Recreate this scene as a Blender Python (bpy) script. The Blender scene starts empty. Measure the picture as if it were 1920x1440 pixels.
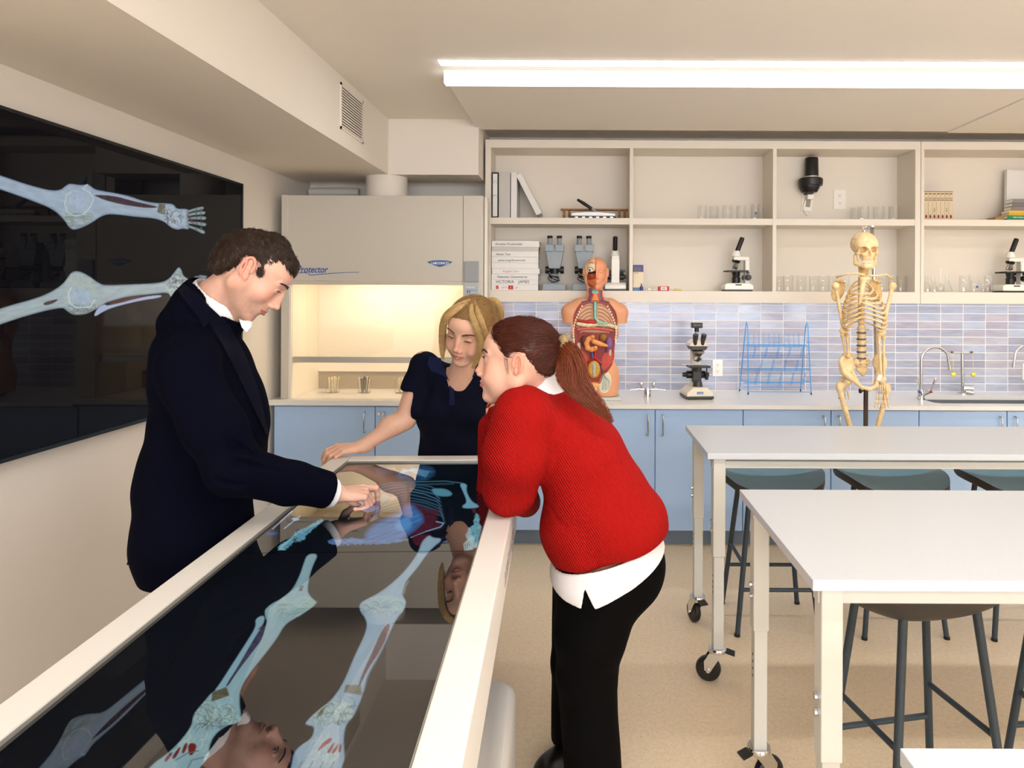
import bpy, bmesh, math, random
import numpy as np
from mathutils import Vector, Matrix, Euler
random.seed(7); RNG = np.random.default_rng(7)
SC = bpy.context.scene
COL = SC.collection
PI = math.pi

# ---------------------------------------------------------------- camera
F = 1300.0; EYE = 1.53; VU = 1090.0; VV = 551.0; TH = 0.0045   # focal (px), eye height, principal point, roll
cam_d = bpy.data.cameras.new('camera'); cam = bpy.data.objects.new('camera', cam_d); COL.objects.link(cam)
cam_d.sensor_fit = 'HORIZONTAL'; cam_d.sensor_width = 36.0; cam_d.lens = 36.0*F/1920.0
cam_d.shift_x = -(VU-960)/1920.0; cam_d.shift_y = (VV-720)/1920.0
cam_d.clip_start = 0.02
cam.matrix_world = Matrix.Translation((0, 0, EYE)) @ Matrix.Rotation(PI/2, 4, 'X') @ Matrix.Rotation(TH, 4, 'Z')
SC.camera = cam
def at(u, v, D):
    a = (u-VU)+(v-VV)*TH; b = (v-VV)-(u-VU)*TH
    return Vector((a*D/F, D, EYE-b*D/F))
def atz(u, v, z):
    b = (v-VV)-(u-VU)*TH
    return at(u, v, (EYE-z)*F/b)

# ---------------------------------------------------------------- exposure and world
SC.view_settings.view_transform = 'Standard'; SC.view_settings.look = 'None'
SC.view_settings.gamma = 1.0; SC.view_settings.use_curve_mapping = False
SC.view_settings.exposure = 0.22
w = bpy.data.worlds.new('world'); SC.world = w; w.use_nodes = True
w.node_tree.nodes['Background'].inputs[0].default_value = (1.0, 0.97, 0.93, 1)
w.node_tree.nodes['Background'].inputs[1].default_value = 0.35
SC.cycles.max_bounces = 9; SC.cycles.diffuse_bounces = 5; SC.cycles.glossy_bounces = 5; SC.cycles.transmission_bounces = 8
SC.cycles.transparent_max_bounces = 40; SC.cycles.caustics_reflective = False; SC.cycles.caustics_refractive = False
SC.cycles.sample_clamp_indirect = 6.0

# ---------------------------------------------------------------- materials
def lin(c):
    return tuple(((x/255)/12.92 if x/255 <= 0.04045 else ((x/255+0.055)/1.055)**2.4) for x in c[:3])+(1.0,)
MATS = {}
def mat(name, rgb=(200, 200, 200), rough=0.5, metal=0.0, spec=0.5, coat=0.0, emit=None, estr=0.0, trans=0.0,
        ior=1.45, var=0.0, vscale=20.0, bump=0.0, bscale=200.0, sss=0.0, sheen=0.0, attr=None, alpha=1.0, stretch=(1, 1, 1)):
    if name in MATS: return MATS[name]
    m = bpy.data.materials.new(name); m.use_nodes = True; MATS[name] = m
    nt = m.node_tree; N = nt.nodes; L = nt.links; b = N['Principled BSDF']
    b.inputs['Base Color'].default_value = lin(rgb); b.inputs['Roughness'].default_value = rough
    b.inputs['Metallic'].default_value = metal; b.inputs['Specular IOR Level'].default_value = spec
    b.inputs['Coat Weight'].default_value = coat; b.inputs['Coat Roughness'].default_value = 0.08
    b.inputs['Transmission Weight'].default_value = trans; b.inputs['IOR'].default_value = ior
    b.inputs['Alpha'].default_value = alpha
    if sheen: b.inputs['Sheen Weight'].default_value = sheen; b.inputs['Sheen Roughness'].default_value = 0.5
    if sss:
        b.inputs['Subsurface Weight'].default_value = sss; b.inputs['Subsurface Radius'].default_value = (1.0, 0.35, 0.2)
        b.inputs['Subsurface Scale'].default_value = 0.006
    if emit is not None:
        b.inputs['Emission Color'].default_value = lin(emit); b.inputs['Emission Strength'].default_value = estr
    tc = N.new('ShaderNodeTexCoord'); mp = N.new('ShaderNodeMapping'); mp.inputs['Scale'].default_value = stretch
    L.new(tc.outputs['Object'], mp.inputs['Vector'])
    if attr:
        a = N.new('ShaderNodeAttribute'); a.attribute_name = attr; col = a.outputs['Color']
    else:
        rg = N.new('ShaderNodeRGB'); rg.outputs[0].default_value = lin(rgb); col = rg.outputs[0]
    if var:
        n = N.new('ShaderNodeTexNoise'); n.inputs['Scale'].default_value = vscale; n.inputs['Detail'].default_value = 3
        L.new(mp.outputs[0], n.inputs['Vector'])
        mr = N.new('ShaderNodeMapRange'); mr.inputs[3].default_value = 1-var; mr.inputs[4].default_value = 1+var
        mr.inputs[1].default_value = 0.3; mr.inputs[2].default_value = 0.7
        L.new(n.outputs[0], mr.inputs[0])
        vm = N.new('ShaderNodeVectorMath'); vm.operation = 'SCALE'
        L.new(col, vm.inputs[0]); L.new(mr.outputs[0], vm.inputs['Scale']); col = vm.outputs[0]
    L.new(col, b.inputs['Base Color'])
    if bump:
        n = N.new('ShaderNodeTexNoise'); n.inputs['Scale'].default_value = bscale; n.inputs['Detail'].default_value = 2
        L.new(mp.outputs[0], n.inputs['Vector'])
        bp = N.new('ShaderNodeBump'); bp.inputs['Strength'].default_value = bump; bp.inputs['Distance'].default_value = 0.002
        L.new(n.outputs[0], bp.inputs['Height']); L.new(bp.outputs[0], b.inputs['Normal'])
    return m

def M_floor():
    m = mat('speckled_vinyl', (205, 180, 148), rough=0.34, spec=0.35); nt = m.node_tree; N = nt.nodes; L = nt.links; b = N['Principled BSDF']
    tc = N.new('ShaderNodeTexCoord')
    def spk(scale, lo, hi):
        v = N.new('ShaderNodeTexNoise'); v.inputs['Scale'].default_value = scale; v.inputs['Detail'].default_value = 2.5; v.inputs['Roughness'].default_value = 0.7
        L.new(tc.outputs['Object'], v.inputs['Vector'])
        r = N.new('ShaderNodeMapRange'); r.inputs[1].default_value = lo; r.inputs[2].default_value = hi
        L.new(v.outputs[0], r.inputs[0]); return r.outputs[0]
    def mix(f, a, bb):
        x = N.new('ShaderNodeMix'); x.data_type = 'RGBA'
        L.new(f, x.inputs[0])
        if isinstance(a, tuple): x.inputs[6].default_value = a
        else: L.new(a, x.inputs[6])
        x.inputs[7].default_value = bb
        return x.outputs[2]
    c = mix(spk(60, 0.35, 0.65), lin((232, 212, 182)), lin((222, 201, 170)))
    c = mix(spk(210, 0.60, 0.68), c, lin((178, 150, 116)))
    c = mix(spk(150, 0.64, 0.69), c, lin((244, 232, 212)))
    c = mix(spk(110, 0.69, 0.72), c, lin((104, 84, 66)))
    L.new(c, b.inputs['Base Color'])
    return m

def M_tile():
    m = mat('glazed_tile', (180, 180, 200), rough=0.12, spec=0.6); nt = m.node_tree; N = nt.nodes; L = nt.links; b = N['Principled BSDF']
    tc = N.new('ShaderNodeTexCoord'); sp = N.new('ShaderNodeSeparateXYZ'); L.new(tc.outputs['Object'], sp.inputs[0])
    def ma(op, a, bb=None):
        x = N.new('ShaderNodeMath'); x.operation = op
        for i, q in enumerate((a, bb)):
            if q is None: continue
            if isinstance(q, (int, float)): x.inputs[i].default_value = q
            else: L.new(q, x.inputs[i])
        return x.outputs[0]
    gx = ma('DIVIDE', sp.outputs['X'], 0.1552); gz = ma('DIVIDE', sp.outputs['Z'], 0.0537)
    fx = ma('FRACT', gx); fz = ma('FRACT', gz)
    ex = ma('MINIMUM', fx, ma('SUBTRACT', 1.0, fx)); ez = ma('MINIMUM', fz, ma('SUBTRACT', 1.0, fz))
    g = ma('MINIMUM', ma('DIVIDE', ma('SUBTRACT', ex, 0.0095), 0.006), ma('DIVIDE', ma('SUBTRACT', ez, 0.030), 0.02))
    gc = N.new('ShaderNodeClamp'); L.new(g, gc.inputs[0])
    cx = N.new('ShaderNodeCombineXYZ'); L.new(ma('FLOOR', gx), cx.inputs[0]); L.new(ma('FLOOR', gz), cx.inputs[1])
    wn = N.new('ShaderNodeTexWhiteNoise'); wn.noise_dimensions = '2D'; L.new(cx.outputs[0], wn.inputs['Vector'])
    cr = N.new('ShaderNodeValToRGB'); el = cr.color_ramp.elements
    el[0].position = 0; el[0].color = lin((152, 154, 172)); el[1].position = 1; el[1].color = lin((178, 173, 182))
    for p, c in ((0.2, (172, 182, 200)), (0.45, (162, 159, 175)), (0.65, (184, 188, 202)), (0.85, (156, 164, 188))):
        e = el.new(p); e.color = lin(c)
    L.new(wn.outputs['Value'], cr.inputs[0])
    mp = N.new('ShaderNodeMapping'); mp.inputs['Scale'].default_value = (9, 9, 55); L.new(tc.outputs['Object'], mp.inputs[0])
    av = N.new('ShaderNodeVectorMath'); av.operation = 'ADD'; L.new(mp.outputs[0], av.inputs[0])
    sv = N.new('ShaderNodeVectorMath'); sv.operation = 'SCALE'; L.new(wn.outputs['Color'], sv.inputs[0]); sv.inputs['Scale'].default_value = 40; L.new(sv.outputs[0], av.inputs[1])
    no = N.new('ShaderNodeTexNoise'); no.inputs['Scale'].default_value = 1; L.new(av.outputs[0], no.inputs['Vector'])
    mr = N.new('ShaderNodeMapRange'); mr.inputs[1].default_value = 0.3; mr.inputs[2].default_value = 0.7; mr.inputs[3].default_value = 0.88; mr.inputs[4].default_value = 1.1
    L.new(no.outputs[0], mr.inputs[0])
    vm = N.new('ShaderNodeVectorMath'); vm.operation = 'SCALE'; L.new(cr.outputs[0], vm.inputs[0]); L.new(mr.outputs[0], vm.inputs['Scale'])
    mx = N.new('ShaderNodeMix'); mx.data_type = 'RGBA'; L.new(gc.outputs[0], mx.inputs[0]); mx.inputs[6].default_value = lin((236, 230, 222)); L.new(vm.outputs[0], mx.inputs[7])
    L.new(mx.outputs[2], b.inputs['Base Color'])
    rr = N.new('ShaderNodeMapRange'); rr.inputs[3].default_value = 0.7; rr.inputs[4].default_value = 0.16; L.new(gc.outputs[0], rr.inputs[0]); L.new(rr.outputs[0], b.inputs['Roughness'])
    bp = N.new('ShaderNodeBump'); bp.inputs['Strength'].default_value = 0.5; bp.inputs['Distance'].default_value = 0.0015
    L.new(gc.outputs[0], bp.inputs['Height']); L.new(bp.outputs[0], b.inputs['Normal'])
    return m

WALL = mat('wall_paint', (230, 223, 213), rough=0.6, spec=0.25, var=0.012, vscale=2, bump=0.05, bscale=300)
CEIL = mat('ceiling_paint', (234, 228, 219), rough=0.75, spec=0.2, var=0.01, vscale=1.5)
LAM = mat('white_laminate', (226, 219, 209), rough=0.4, spec=0.3)
SHELFM = mat('shelf_laminate', (226, 218, 206), rough=0.5, spec=0.25, var=0.01, vscale=3)
QUARTZ = mat('white_counter', (222, 221, 217), rough=0.22, spec=0.4, var=0.015, vscale=60)
TABLETOP = mat('white_tabletop', (194, 198, 203), rough=0.3, spec=0.4, var=0.01, vscale=90)
TABEDGE = mat('tabletop_edge', (205, 203, 196), rough=0.4)
FRAMEW = mat('powder_coat_white', (204, 204, 198), rough=0.4, spec=0.4)
BLUE = mat('blue_laminate', (168, 198, 238), rough=0.42, spec=0.35, var=0.012, vscale=4)
KICK = mat('grey_blue_vinyl', (112, 126, 144), rough=0.45)
DARK = mat('shadow_black', (14, 12, 11), rough=0.7)
BLACKP = mat('black_plastic', (22, 20, 19), rough=0.38, bump=0.03)
BLACKR = mat('black_rubber', (24, 20, 20), rough=0.42)
CHROME = mat('chrome', (215, 215, 215), rough=0.12, metal=1.0)
STEEL = mat('brushed_steel', (170, 168, 164), rough=0.3, metal=1.0, bump=0.05, bscale=80)
NICKEL = mat('satin_nickel', (190, 190, 188), rough=0.25, metal=1.0)
GREYE = mat('grey_enamel', (142, 152, 160), rough=0.38, spec=0.5)
HOODM = mat('hood_enamel', (198, 192, 180), rough=0.42, spec=0.35)
HOODIN = mat('hood_liner', (238, 230, 214), rough=0.5)
HOODGREY = mat('hood_grey', (146, 148, 150), rough=0.4)
GLASS = mat('clear_glass', (255, 255, 255), rough=0.02, trans=1.0, ior=1.45)
WHITEP = mat('white_plastic', (236, 232, 224), rough=0.35)
PAPER = mat('white_paper', (236, 233, 228), rough=0.7)
IVORY = mat('ivory_enamel', (232, 226, 212), rough=0.35)
INK = mat('black_ink', (28, 26, 26), rough=0.6)
BLUEINK = mat('blue_ink', (26, 84, 170), rough=0.4)
REDINK = mat('red_ink', (196, 44, 34), rough=0.5)
PINKINK = mat('faded_red_ink', (205, 140, 135), rough=0.6)

# ---------------------------------------------------------------- mesh helpers
class MB:
    def __init__(s): s.v = []; s.f = []
    def add(s, vs, fs):
        o = len(s.v); s.v += [tuple(v) for v in vs]; s.f += [tuple(i+o for i in f) for f in fs]; return s
    def box(s, x0, x1, y0, y1, z0, z1, M=None):
        vs = [Vector((x, y, z)) for z in (z0, z1) for y in (y0, y1) for x in (x0, x1)]
        if M is not None: vs = [M @ v for v in vs]
        return s.add(vs, [(0, 2, 3, 1), (4, 5, 7, 6), (0, 1, 5, 4), (2, 6, 7, 3), (0, 4, 6, 2), (1, 3, 7, 5)])
    def cbox(s, c, sz, M=None):
        c = Vector(c)
        MM = Matrix.Translation(c) @ (M.to_4x4() if M is not None else Matrix.Identity(4))
        return s.box(-sz[0]/2, sz[0]/2, -sz[1]/2, sz[1]/2, -sz[2]/2, sz[2]/2, MM)
    def tube(s, pts, r, n=10, caps=True, closed=False, flat=None):
        pts = [Vector(p) for p in pts]; m = len(pts)
        rs = r if isinstance(r, (list, tuple)) else [r]*m
        t0 = (pts[1]-pts[0]).normalized()
        up = Vector((0, 0, 1)) if abs(t0.z) < 0.9 else Vector((1, 0, 0))
        nrm = t0.cross(up).normalized(); vs = []; prev = t0
        for i, p in enumerate(pts):
            if closed: t = (pts[(i+1) % m]-pts[i-1]).normalized()
            else: t = (pts[min(i+1, m-1)]-pts[max(i-1, 0)]).normalized()
            q = prev.rotation_difference(t); nrm = (q @ nrm).normalized(); nrm = (nrm-t*nrm.dot(t)).normalized(); prev = t
            bn = t.cross(nrm)
            for k in range(n):
                a = 2*PI*k/n; fl = flat if flat else 1.0
                vs.append(p+(nrm*math.cos(a)+bn*math.sin(a)*fl)*rs[i])
        fs = []
        for i in range(m if closed else m-1):
            j = (i+1) % m
            for k in range(n):
                l = (k+1) % n; fs.append((i*n+k, i*n+l, j*n+l, j*n+k))
        if caps and not closed: fs.append(tuple(range(n-1, -1, -1))); fs.append(tuple((m-1)*n+k for k in range(n)))
        return s.add(vs, fs)
    def cyl(s, p0, p1, r0, r1=None, n=20): return s.tube([p0, p1], [r0, r0 if r1 is None else r1], n)
    def lathe(s, prof, c=(0, 0, 0), n=28, M=None, closed=False):
        vs = []; c = Vector(c)
        for (r, z) in prof:
            for k in range(n):
                a = 2*PI*k/n; v = Vector((r*math.cos(a), r*math.sin(a), z))
                if M is not None: v = M @ v
                vs.append(v+c)
        m = len(prof); fs = []
        for i in range(m-1 if not closed else m):
            j = (i+1) % m
            for k in range(n):
                l = (k+1) % n; fs.append((i*n+k, i*n+l, j*n+l, j*n+k))
        if not closed:
            if prof[0][0] > 1e-5: fs.append(tuple(range(n-1, -1, -1)))
            if prof[-1][0] > 1e-5: fs.append(tuple((m-1)*n+k for k in range(n)))
        return s.add(vs, fs)
    def prism(s, poly, y0, y1, M=None):      # poly in x,z, extruded along y
        n = len(poly); vs = [Vector((p[0], y0, p[1])) for p in poly]+[Vector((p[0], y1, p[1])) for p in poly]
        if M is not None: vs = [M @ v for v in vs]
        fs = [tuple(range(n)), tuple(range(2*n-1, n-1, -1))]+[(i, i+n, (i+1) % n+n, (i+1) % n) for i in range(n)]
        return s.add(vs, fs)
    def ball(s, c, r, n=16, M=None):
        r = (r, r, r) if isinstance(r, (int, float)) else r; c = Vector(c); vs = []; m = n//2
        for i in range(m+1):
            t = PI*i/m
            for k in range(n):
                a = 2*PI*k/n; v = Vector((r[0]*math.sin(t)*math.cos(a), r[1]*math.sin(t)*math.sin(a), r[2]*math.cos(t)))
                if M is not None: v = M @ v
                vs.append(v+c)
        fs = [(i*n+k, (i+1)*n+k, (i+1)*n+(k+1) % n, i*n+(k+1) % n) for i in range(m) for k in range(n)]
        return s.add(vs, fs)
    def build(s, name, m, parent=None, smooth=None, bevel=0.0, seg=2, label=None):
        me = bpy.data.meshes.new(name); me.from_pydata(s.v, [], s.f); me.validate(); me.update()
        bm = bmesh.new(); bm.from_mesh(me); bmesh.ops.remove_doubles(bm, verts=bm.verts, dist=1e-6)
        bmesh.ops.recalc_face_normals(bm, faces=bm.faces); bm.to_mesh(me); bm.free()
        return link(name, me, m, parent, smooth, bevel, seg, label)
def link(name, me, m, parent=None, smooth=None, bevel=0.0, seg=2, label=None):
    o = bpy.data.objects.new(name, me); COL.objects.link(o)
    if m is not None: me.materials.append(m)
    if parent is not None: o.parent = parent
    if bevel:
        b = o.modifiers.new('bevel', 'BEVEL'); b.width = bevel; b.segments = seg; b.limit_method = 'ANGLE'; b.angle_limit = math.radians(40)
    if smooth or smooth is None:
        me.polygons.foreach_set('use_smooth', [True]*len(me.polygons))
        if smooth is None:
            try:
                me.set_sharp_from_angle(angle=math.radians(35))
            except Exception: pass
    if label: o['label'] = label
    return o
def tag(o, label, cat, group=None):
    o['label'] = label; o['category'] = cat
    if group: o['group'] = group
    return o
def thing(name, label, cat, loc=(0, 0, 0), rz=0, group=None, rot=None):
    o = bpy.data.objects.new(name, None); COL.objects.link(o); o.location = loc; o.empty_display_size = 0.05
    o.rotation_euler = rot if rot else (0, 0, rz)
    return tag(o, label, cat, group)
def structure(o): o['kind'] = 'structure'; return o
def kids(o): return [c for c in bpy.data.objects if c.parent == o]
def copy_tree(o, parent=None):
    c = o.copy(); COL.objects.link(c)
    if parent is not None: c.parent = parent
    for ch in kids(o): copy_tree(ch, c)
    return c
def dup(o, label, loc, rz=None, group=None, scale=None):
    c = copy_tree(o); c.location = loc; c['label'] = label
    if rz is not None: c.rotation_euler = (0, 0, rz)
    if group: c['group'] = group
    if scale: c.scale = (scale,)*3 if isinstance(scale, (int, float)) else scale
    return c
def text(name, body, size, m, parent, loc, rot=(PI/2, 0, 0), extrude=0.0004, sx=1.0, shear=0.0, bold=0.0, align='LEFT'):
    cu = bpy.data.curves.new(name, 'FONT'); cu.body = body; cu.size = size; cu.extrude = extrude; cu.shear = shear; cu.offset = bold
    cu.align_x = align; cu.resolution_u = 3
    t = bpy.data.objects.new(name, cu); COL.objects.link(t)
    me = bpy.data.meshes.new_from_object(t.evaluated_get(bpy.context.evaluated_depsgraph_get()))
    bpy.data.objects.remove(t); bpy.data.curves.remove(cu)
    o = bpy.data.objects.new(name, me); COL.objects.link(o); me.materials.clear(); me.materials.append(m)
    o.location = loc; o.rotation_euler = rot; o.scale = (sx, 1, 1)
    if parent is not None: o.parent = parent
    return o
# ---------------------------------------------------------------- room shell
XL = -1.88; YB = 4.80; ZC = 2.61; XR = 6.2; YN = -3.4
def slab(name, x0, x1, y0, y1, z0, z1, m): return structure(MB().box(x0, x1, y0, y1, z0, z1).build(name, m, smooth=False))
slab('floor', XL-.1, XR+.1, YN-.1, YB+.1, -.1, 0, M_floor())
slab('ceiling', XL-.1, XR+.1, YN-.1, YB+.1, ZC, ZC+.1, CEIL)
slab('wall_left', XL-.1, XL, YN-.1, YB+.1, 0, ZC, WALL)
slab('wall_back', XL, XR, YB, YB+.1, 0, ZC, WALL)
slab('wall_right', XR, XR+.1, YN-.1, YB+.1, 0, ZC, WALL)
slab('wall_front', XL, XR, YN-.1, YN, 0, ZC, WALL)
# soffit boxed in along the left wall and across the fume hood bay
sx = at(728, 329, 4.30).x; sz = 2.265
mb = MB().prism([(XL, sz), (sx, sz), (sx, ZC), (XL, ZC)], YN, 4.30)
structure(mb.build('trim_soffit_left', WALL, smooth=False))
structure(MB().box(XL, -.642, 4.30, 4.56, sz, ZC).build('trim_soffit_back', WALL, smooth=False))
structure(MB().box(XL, -.642, 4.56, YB, sz+.09, ZC).build('trim_soffit_recess', WALL, smooth=False))
# dropped ceiling panel behind the linear lights
structure(MB().box(-.66, 2.30, 3.415, 4.36, 2.56, ZC).build('trim_ceiling_panel', CEIL, smooth=False, bevel=.002))
structure(MB().box(2.30, XR, 3.415, 4.36, 2.552, ZC).build('trim_ceiling_panel_right', CEIL, smooth=False, bevel=.002))
# tiled splashback
tile = MB().box(0, 4.6, -.012, 0, 0, .615).build('wall_splashback', M_tile(), smooth=False); structure(tile)
tile.location = (at(1215.5, 690, 4.788).x-.1552*7, YB-.0, .868)
# outlet access panel on the left wall / air grille in the soffit
g = thing('air_grille', 'slatted white air return grille high in the soffit face', 'vent', (sx, 3.6, 2.42))
pA = at(636, 150, 1); # grille spans between these two picture columns on the soffit face
dA = sx*F/((636-VU)); dB = sx*F/((678-VU))
gy0, gy1 = dA, dB; gz0, gz1 = 2.345, 2.575
fr = MB()
for (y0, y1, z0, z1) in ((gy0, gy1, gz0, gz0+.012), (gy0, gy1, gz1-.012, gz1), (gy0, gy0+.012, gz0, gz1), (gy1-.014, gy1, gz0, gz1)):
    fr.box(0.0, .006, y0-3.6, y1-3.6, z0-2.42, z1-2.42)
fr.build('frame', WALL, g, smooth=False)
MB().box(.0002, .001, gy0-3.59, gy1-3.61, gz0-2.41, gz1-2.43).build('backing', DARK, g, smooth=False)
for i in range(15):
    z = gz0+.020+i*(gz1-gz0-.034)/14-2.42
    MB().prism([(.001, z-.0035), (.006, z-.0055), (.006, z+.0025), (.001, z+.0045)], gy0-3.59, gy1-3.61).build('slat', WALL, g, smooth=False)

# ---------------------------------------------------------------- lights of the room
def emis(name, rgb, s):
    m = bpy.data.materials.new(name); m.use_nodes = True; N = m.node_tree.nodes; N.remove(N['Principled BSDF'])
    e = N.new('ShaderNodeEmission'); e.inputs[0].default_value = lin(rgb); e.inputs[1].default_value = s
    m.node_tree.links.new(e.outputs[0], N['Material Output'].inputs[0]); return m
LE = emis('light_diffuser', (255, 252, 248), 15.0)
LE3 = emis('light_box_diffuser', (255, 252, 248), 2.4)
LE2 = emis('light_diffuser_bright', (255, 252, 248), 40.0)
def strip(label, x0, x1, y0, y1, z0, z1, group='linear ceiling lights', em=None):
    t = thing('ceiling_light', label, 'light', ((x0+x1)/2, (y0+y1)/2, z1), group=group)
    a, b = x0-(x0+x1)/2, x1-(x0+x1)/2; c, d = y0-(y0+y1)/2, y1-(y0+y1)/2; h = z0-z1
    MB().box(a+.003, b-.003, c, d, h, -.010 if h < -.02 else h/2).build('diffuser', em or LE, t, smooth=False)
    MB().box(a, b, c-.004, d+.006, -.010 if h < -.02 else h/2, 0).build('housing', WHITEP, t, smooth=False)
    return t
strip('long recessed linear light flush in the ceiling, the thinner glowing line', -.67, XR-.3, 3.205, 3.275, ZC-.006, ZC)
strip('long linear light box hung along the front of the dropped ceiling panel', -.672, XR-.3, 3.35, 3.408, ZC-.062, ZC, em=LE3)
strip('recessed linear ceiling light over the near lab tables', -.67, XR-.3, .9, .97, ZC-.006, ZC, em=LE2)
strip('recessed linear ceiling light behind the viewpoint', -.67, XR-.3, -1.5, -1.43, ZC-.006, ZC, em=LE2)
# under-shelf light
UC = emis('undershelf_diffuser', (244, 246, 255), 11.0)
t = thing('undershelf_light', 'slim white light strip fixed under the open shelving', 'light', (1.8, 4.56, 1.5295))
MB().box(-2.36, 2.2, -.012, .012, -.012, -.004).build('diffuser', UC, t, smooth=False)
MB().box(-2.38, 2.22, -.016, .016, -.004, 0).build('housing', WHITEP, t, smooth=False)
# invented window behind the viewpoint: a glowing pane added for soft frontal fill
wn_ = structure(MB().box(-1.3, 4.6, YN+.004, YN+.012, .95, 2.35).build('added_fill_window', emis('fill_light_pane', (246, 249, 255), 8.0), smooth=False))
wf = MB()
for x in (-1.34, .14, 1.62, 3.10, 4.56): wf.box(x, x+.05, YN+.001, YN+.04, .91, 2.39)
for z in (.91, 2.35): wf.box(-1.34, 4.61, YN+.001, YN+.04, z, z+.045)
wf.build('added_fill_frame', WHITEP, wn_, smooth=False)

# ---------------------------------------------------------------- wall display
tvD = 3.74; tvX = XL+.055; p0 = at(457, 345, tvD); p1 = at(457, 737, tvD)
TVZ1 = p0.z; TVZ0 = p1.z; TVY1 = tvD; TVY0 = tvD-(TVZ1-TVZ0)*1.775
tv = thing('wall_display', 'very large black wall screen showing two leg bones', 'television', (XL, (TVY0+TVY1)/2, TVZ0))
MB().box(0, tvX-XL-.006, TVY0-(TVY0+TVY1)/2, TVY1-(TVY0+TVY1)/2, 0, TVZ1-TVZ0).build('housing', BLACKP, tv, smooth=False, bevel=.004)
# ---------------------------------------------------------------- base cabinets, counters
CD = 4.15; CZ = .868; HC_ = .888; XC0 = at(1058, 760, CD).x
def handle(parent, x, y, z0, z1, name='handle', m=NICKEL, r=.0045, out=.03):
    pts = [(x, y, z0), (x, y-out*.8, z0+.002), (x, y-out, z0+.012), (x, y-out, z1-.012), (x, y-out*.8, z1-.002), (x, y, z1)]
    return MB().tube(pts, r, 8).build(name, m, parent)
def base_cab(x0, x1, label, doors, top=CZ-.026, group='blue base cabinets', btop=None):
    c = thing('base_cabinet', label, 'cabinet', ((x0+x1)/2, 4.18, 0), group=group); cx = (x0+x1)/2
    MB().box(x0-cx+.001, x1-cx-.001, .018, .60, .105, btop or top).build('body', BLUE, c, smooth=False)
    MB().box(x0-cx, x1-cx, .07, .60, 0, .105).build('toe_kick', KICK, c, smooth=False)
    for (a, b, hx, lock) in doors:
        d = MB().box(a-cx+.003, b-cx-.003, 0, .017, .105, top-.008).build('door', BLUE, c, smooth=False, bevel=.0012)
        handle(d, hx-cx, 0, top-.16, top-.04)
        if lock: MB().cyl((hx-cx-lock, .004, top-.05), (hx-cx-lock, -.004, top-.05), .010).build('lock', CHROME, d)
    return c
E = [at(u, 850, 4.18).x for u in (1063, 1228, 1393, 1558, 1723, 1888, 2053, 2218, 2383)]
hx = .045
base_cab(E[0], E[2], 'blue two-door base cabinet under the counter, left of the lab tables', [(E[0], E[1], E[1]-hx, 0), (E[1], E[2], E[1]+hx, 0)])
base_cab(E[2], E[4], 'blue two-door base cabinet behind the skeleton legs', [(E[2], E[3], E[3]-hx, 0), (E[3], E[4], E[3]+hx, 0)])
base_cab(E[4], E[6], 'blue two-door base cabinet below the sink, at the right edge', [(E[4], E[5], E[5]-hx, 0), (E[5], E[6], E[5]+hx, 0)], btop=.655)
HX0 = at(513, 850, 4.18).x; HM = at(703, 850, 4.18).x; HX1 = at(893, 850, 4.18).x
base_cab(HX0, HX1, 'blue two-door base cabinet with a lock under the fume hood', [(HX0, HM, HM-.06, 0), (HM, HX1, HM+.055, .033)], top=HC_-.036)
base_cab(HX1+.004, E[0]-.002, 'narrow blue base cabinet behind the woman in red', [(HX1+.004, E[0]-.002, E[0]-.05, 0)])
# main counter with a sink cut-out
SX0 = at(1733, 746, 4.4).x; SX1 = SX0+.80; SY0 = 4.255; SY1 = 4.575
XE = E[6]+.02
ct = thing('countertop', 'white counter slab running along the tiled wall', 'countertop', (0, CD, CZ))
cm = MB(); x0 = HX1+.012
th = .026
def rr(x0, x1, y0, y1, r, n=6):
    pts = []
    for cx, cy, a0 in ((x1-r, y1-r, 0), (x0+r, y1-r, PI/2), (x0+r, y0+r, PI), (x1-r, y0+r, 1.5*PI)):
        for i in range(n+1): a = a0+PI/2*i/n; pts.append((cx+r*math.cos(a), cy+r*math.sin(a)))
    return pts
hole = rr(SX0, SX1, SY0-CD, SY1-CD, .05)
def slab_with_hole(mb, X0, X1, Y0, Y1, hole, z0, z1):
    n = len(hole); outer = []
    cx = sum(p[0] for p in hole)/n; cy = sum(p[1] for p in hole)/n
    for (x, y) in hole:
        dx, dy = x-cx, y-cy; t = 1e9
        if abs(dx) > 1e-9: t = min(t, ((X1 if dx > 0 else X0)-cx)/dx)
        if abs(dy) > 1e-9: t = min(t, ((Y1 if dy > 0 else Y0)-cy)/dy)
        outer.append((cx+dx*t, cy+dy*t))
    corners = [(X1, Y1), (X0, Y1), (X0, Y0), (X1, Y0)]
    for c in corners:   # snap nearest outer vertex to each corner
        i = min(range(n), key=lambda k: (outer[k][0]-c[0])**2+(outer[k][1]-c[1])**2); outer[i] = c
    vs = [(x, y, z1) for x, y in hole]+[(x, y, z1) for x, y in outer]+[(x, y, z0) for x, y in hole]+[(x, y, z0) for x, y in outer]; fs = []
    for i in range(n):
        j = (i+1) % n
        fs += [(i, j, n+j, n+i), (2*n+i, 3*n+i, 3*n+j, 2*n+j), (n+i, n+j, 3*n+j, 3*n+i), (i, 2*n+i, 2*n+j, j)]
    mb.add(vs, fs)
slab_with_hole(cm, SX0-.35, SX1+.3, 0, YB-CD-.012, hole, -th, 0)
cm.box(x0, SX0-.35, 0, YB-CD-.012, -th, 0); cm.box(SX1+.3, XE, 0, YB-CD-.012, -th, 0)
cm.build('slab', QUARTZ, ct, smooth=False)
sk = thing('sink', 'grey rounded rectangular undermount sink in the counter', 'sink', (0, CD, CZ))
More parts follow.
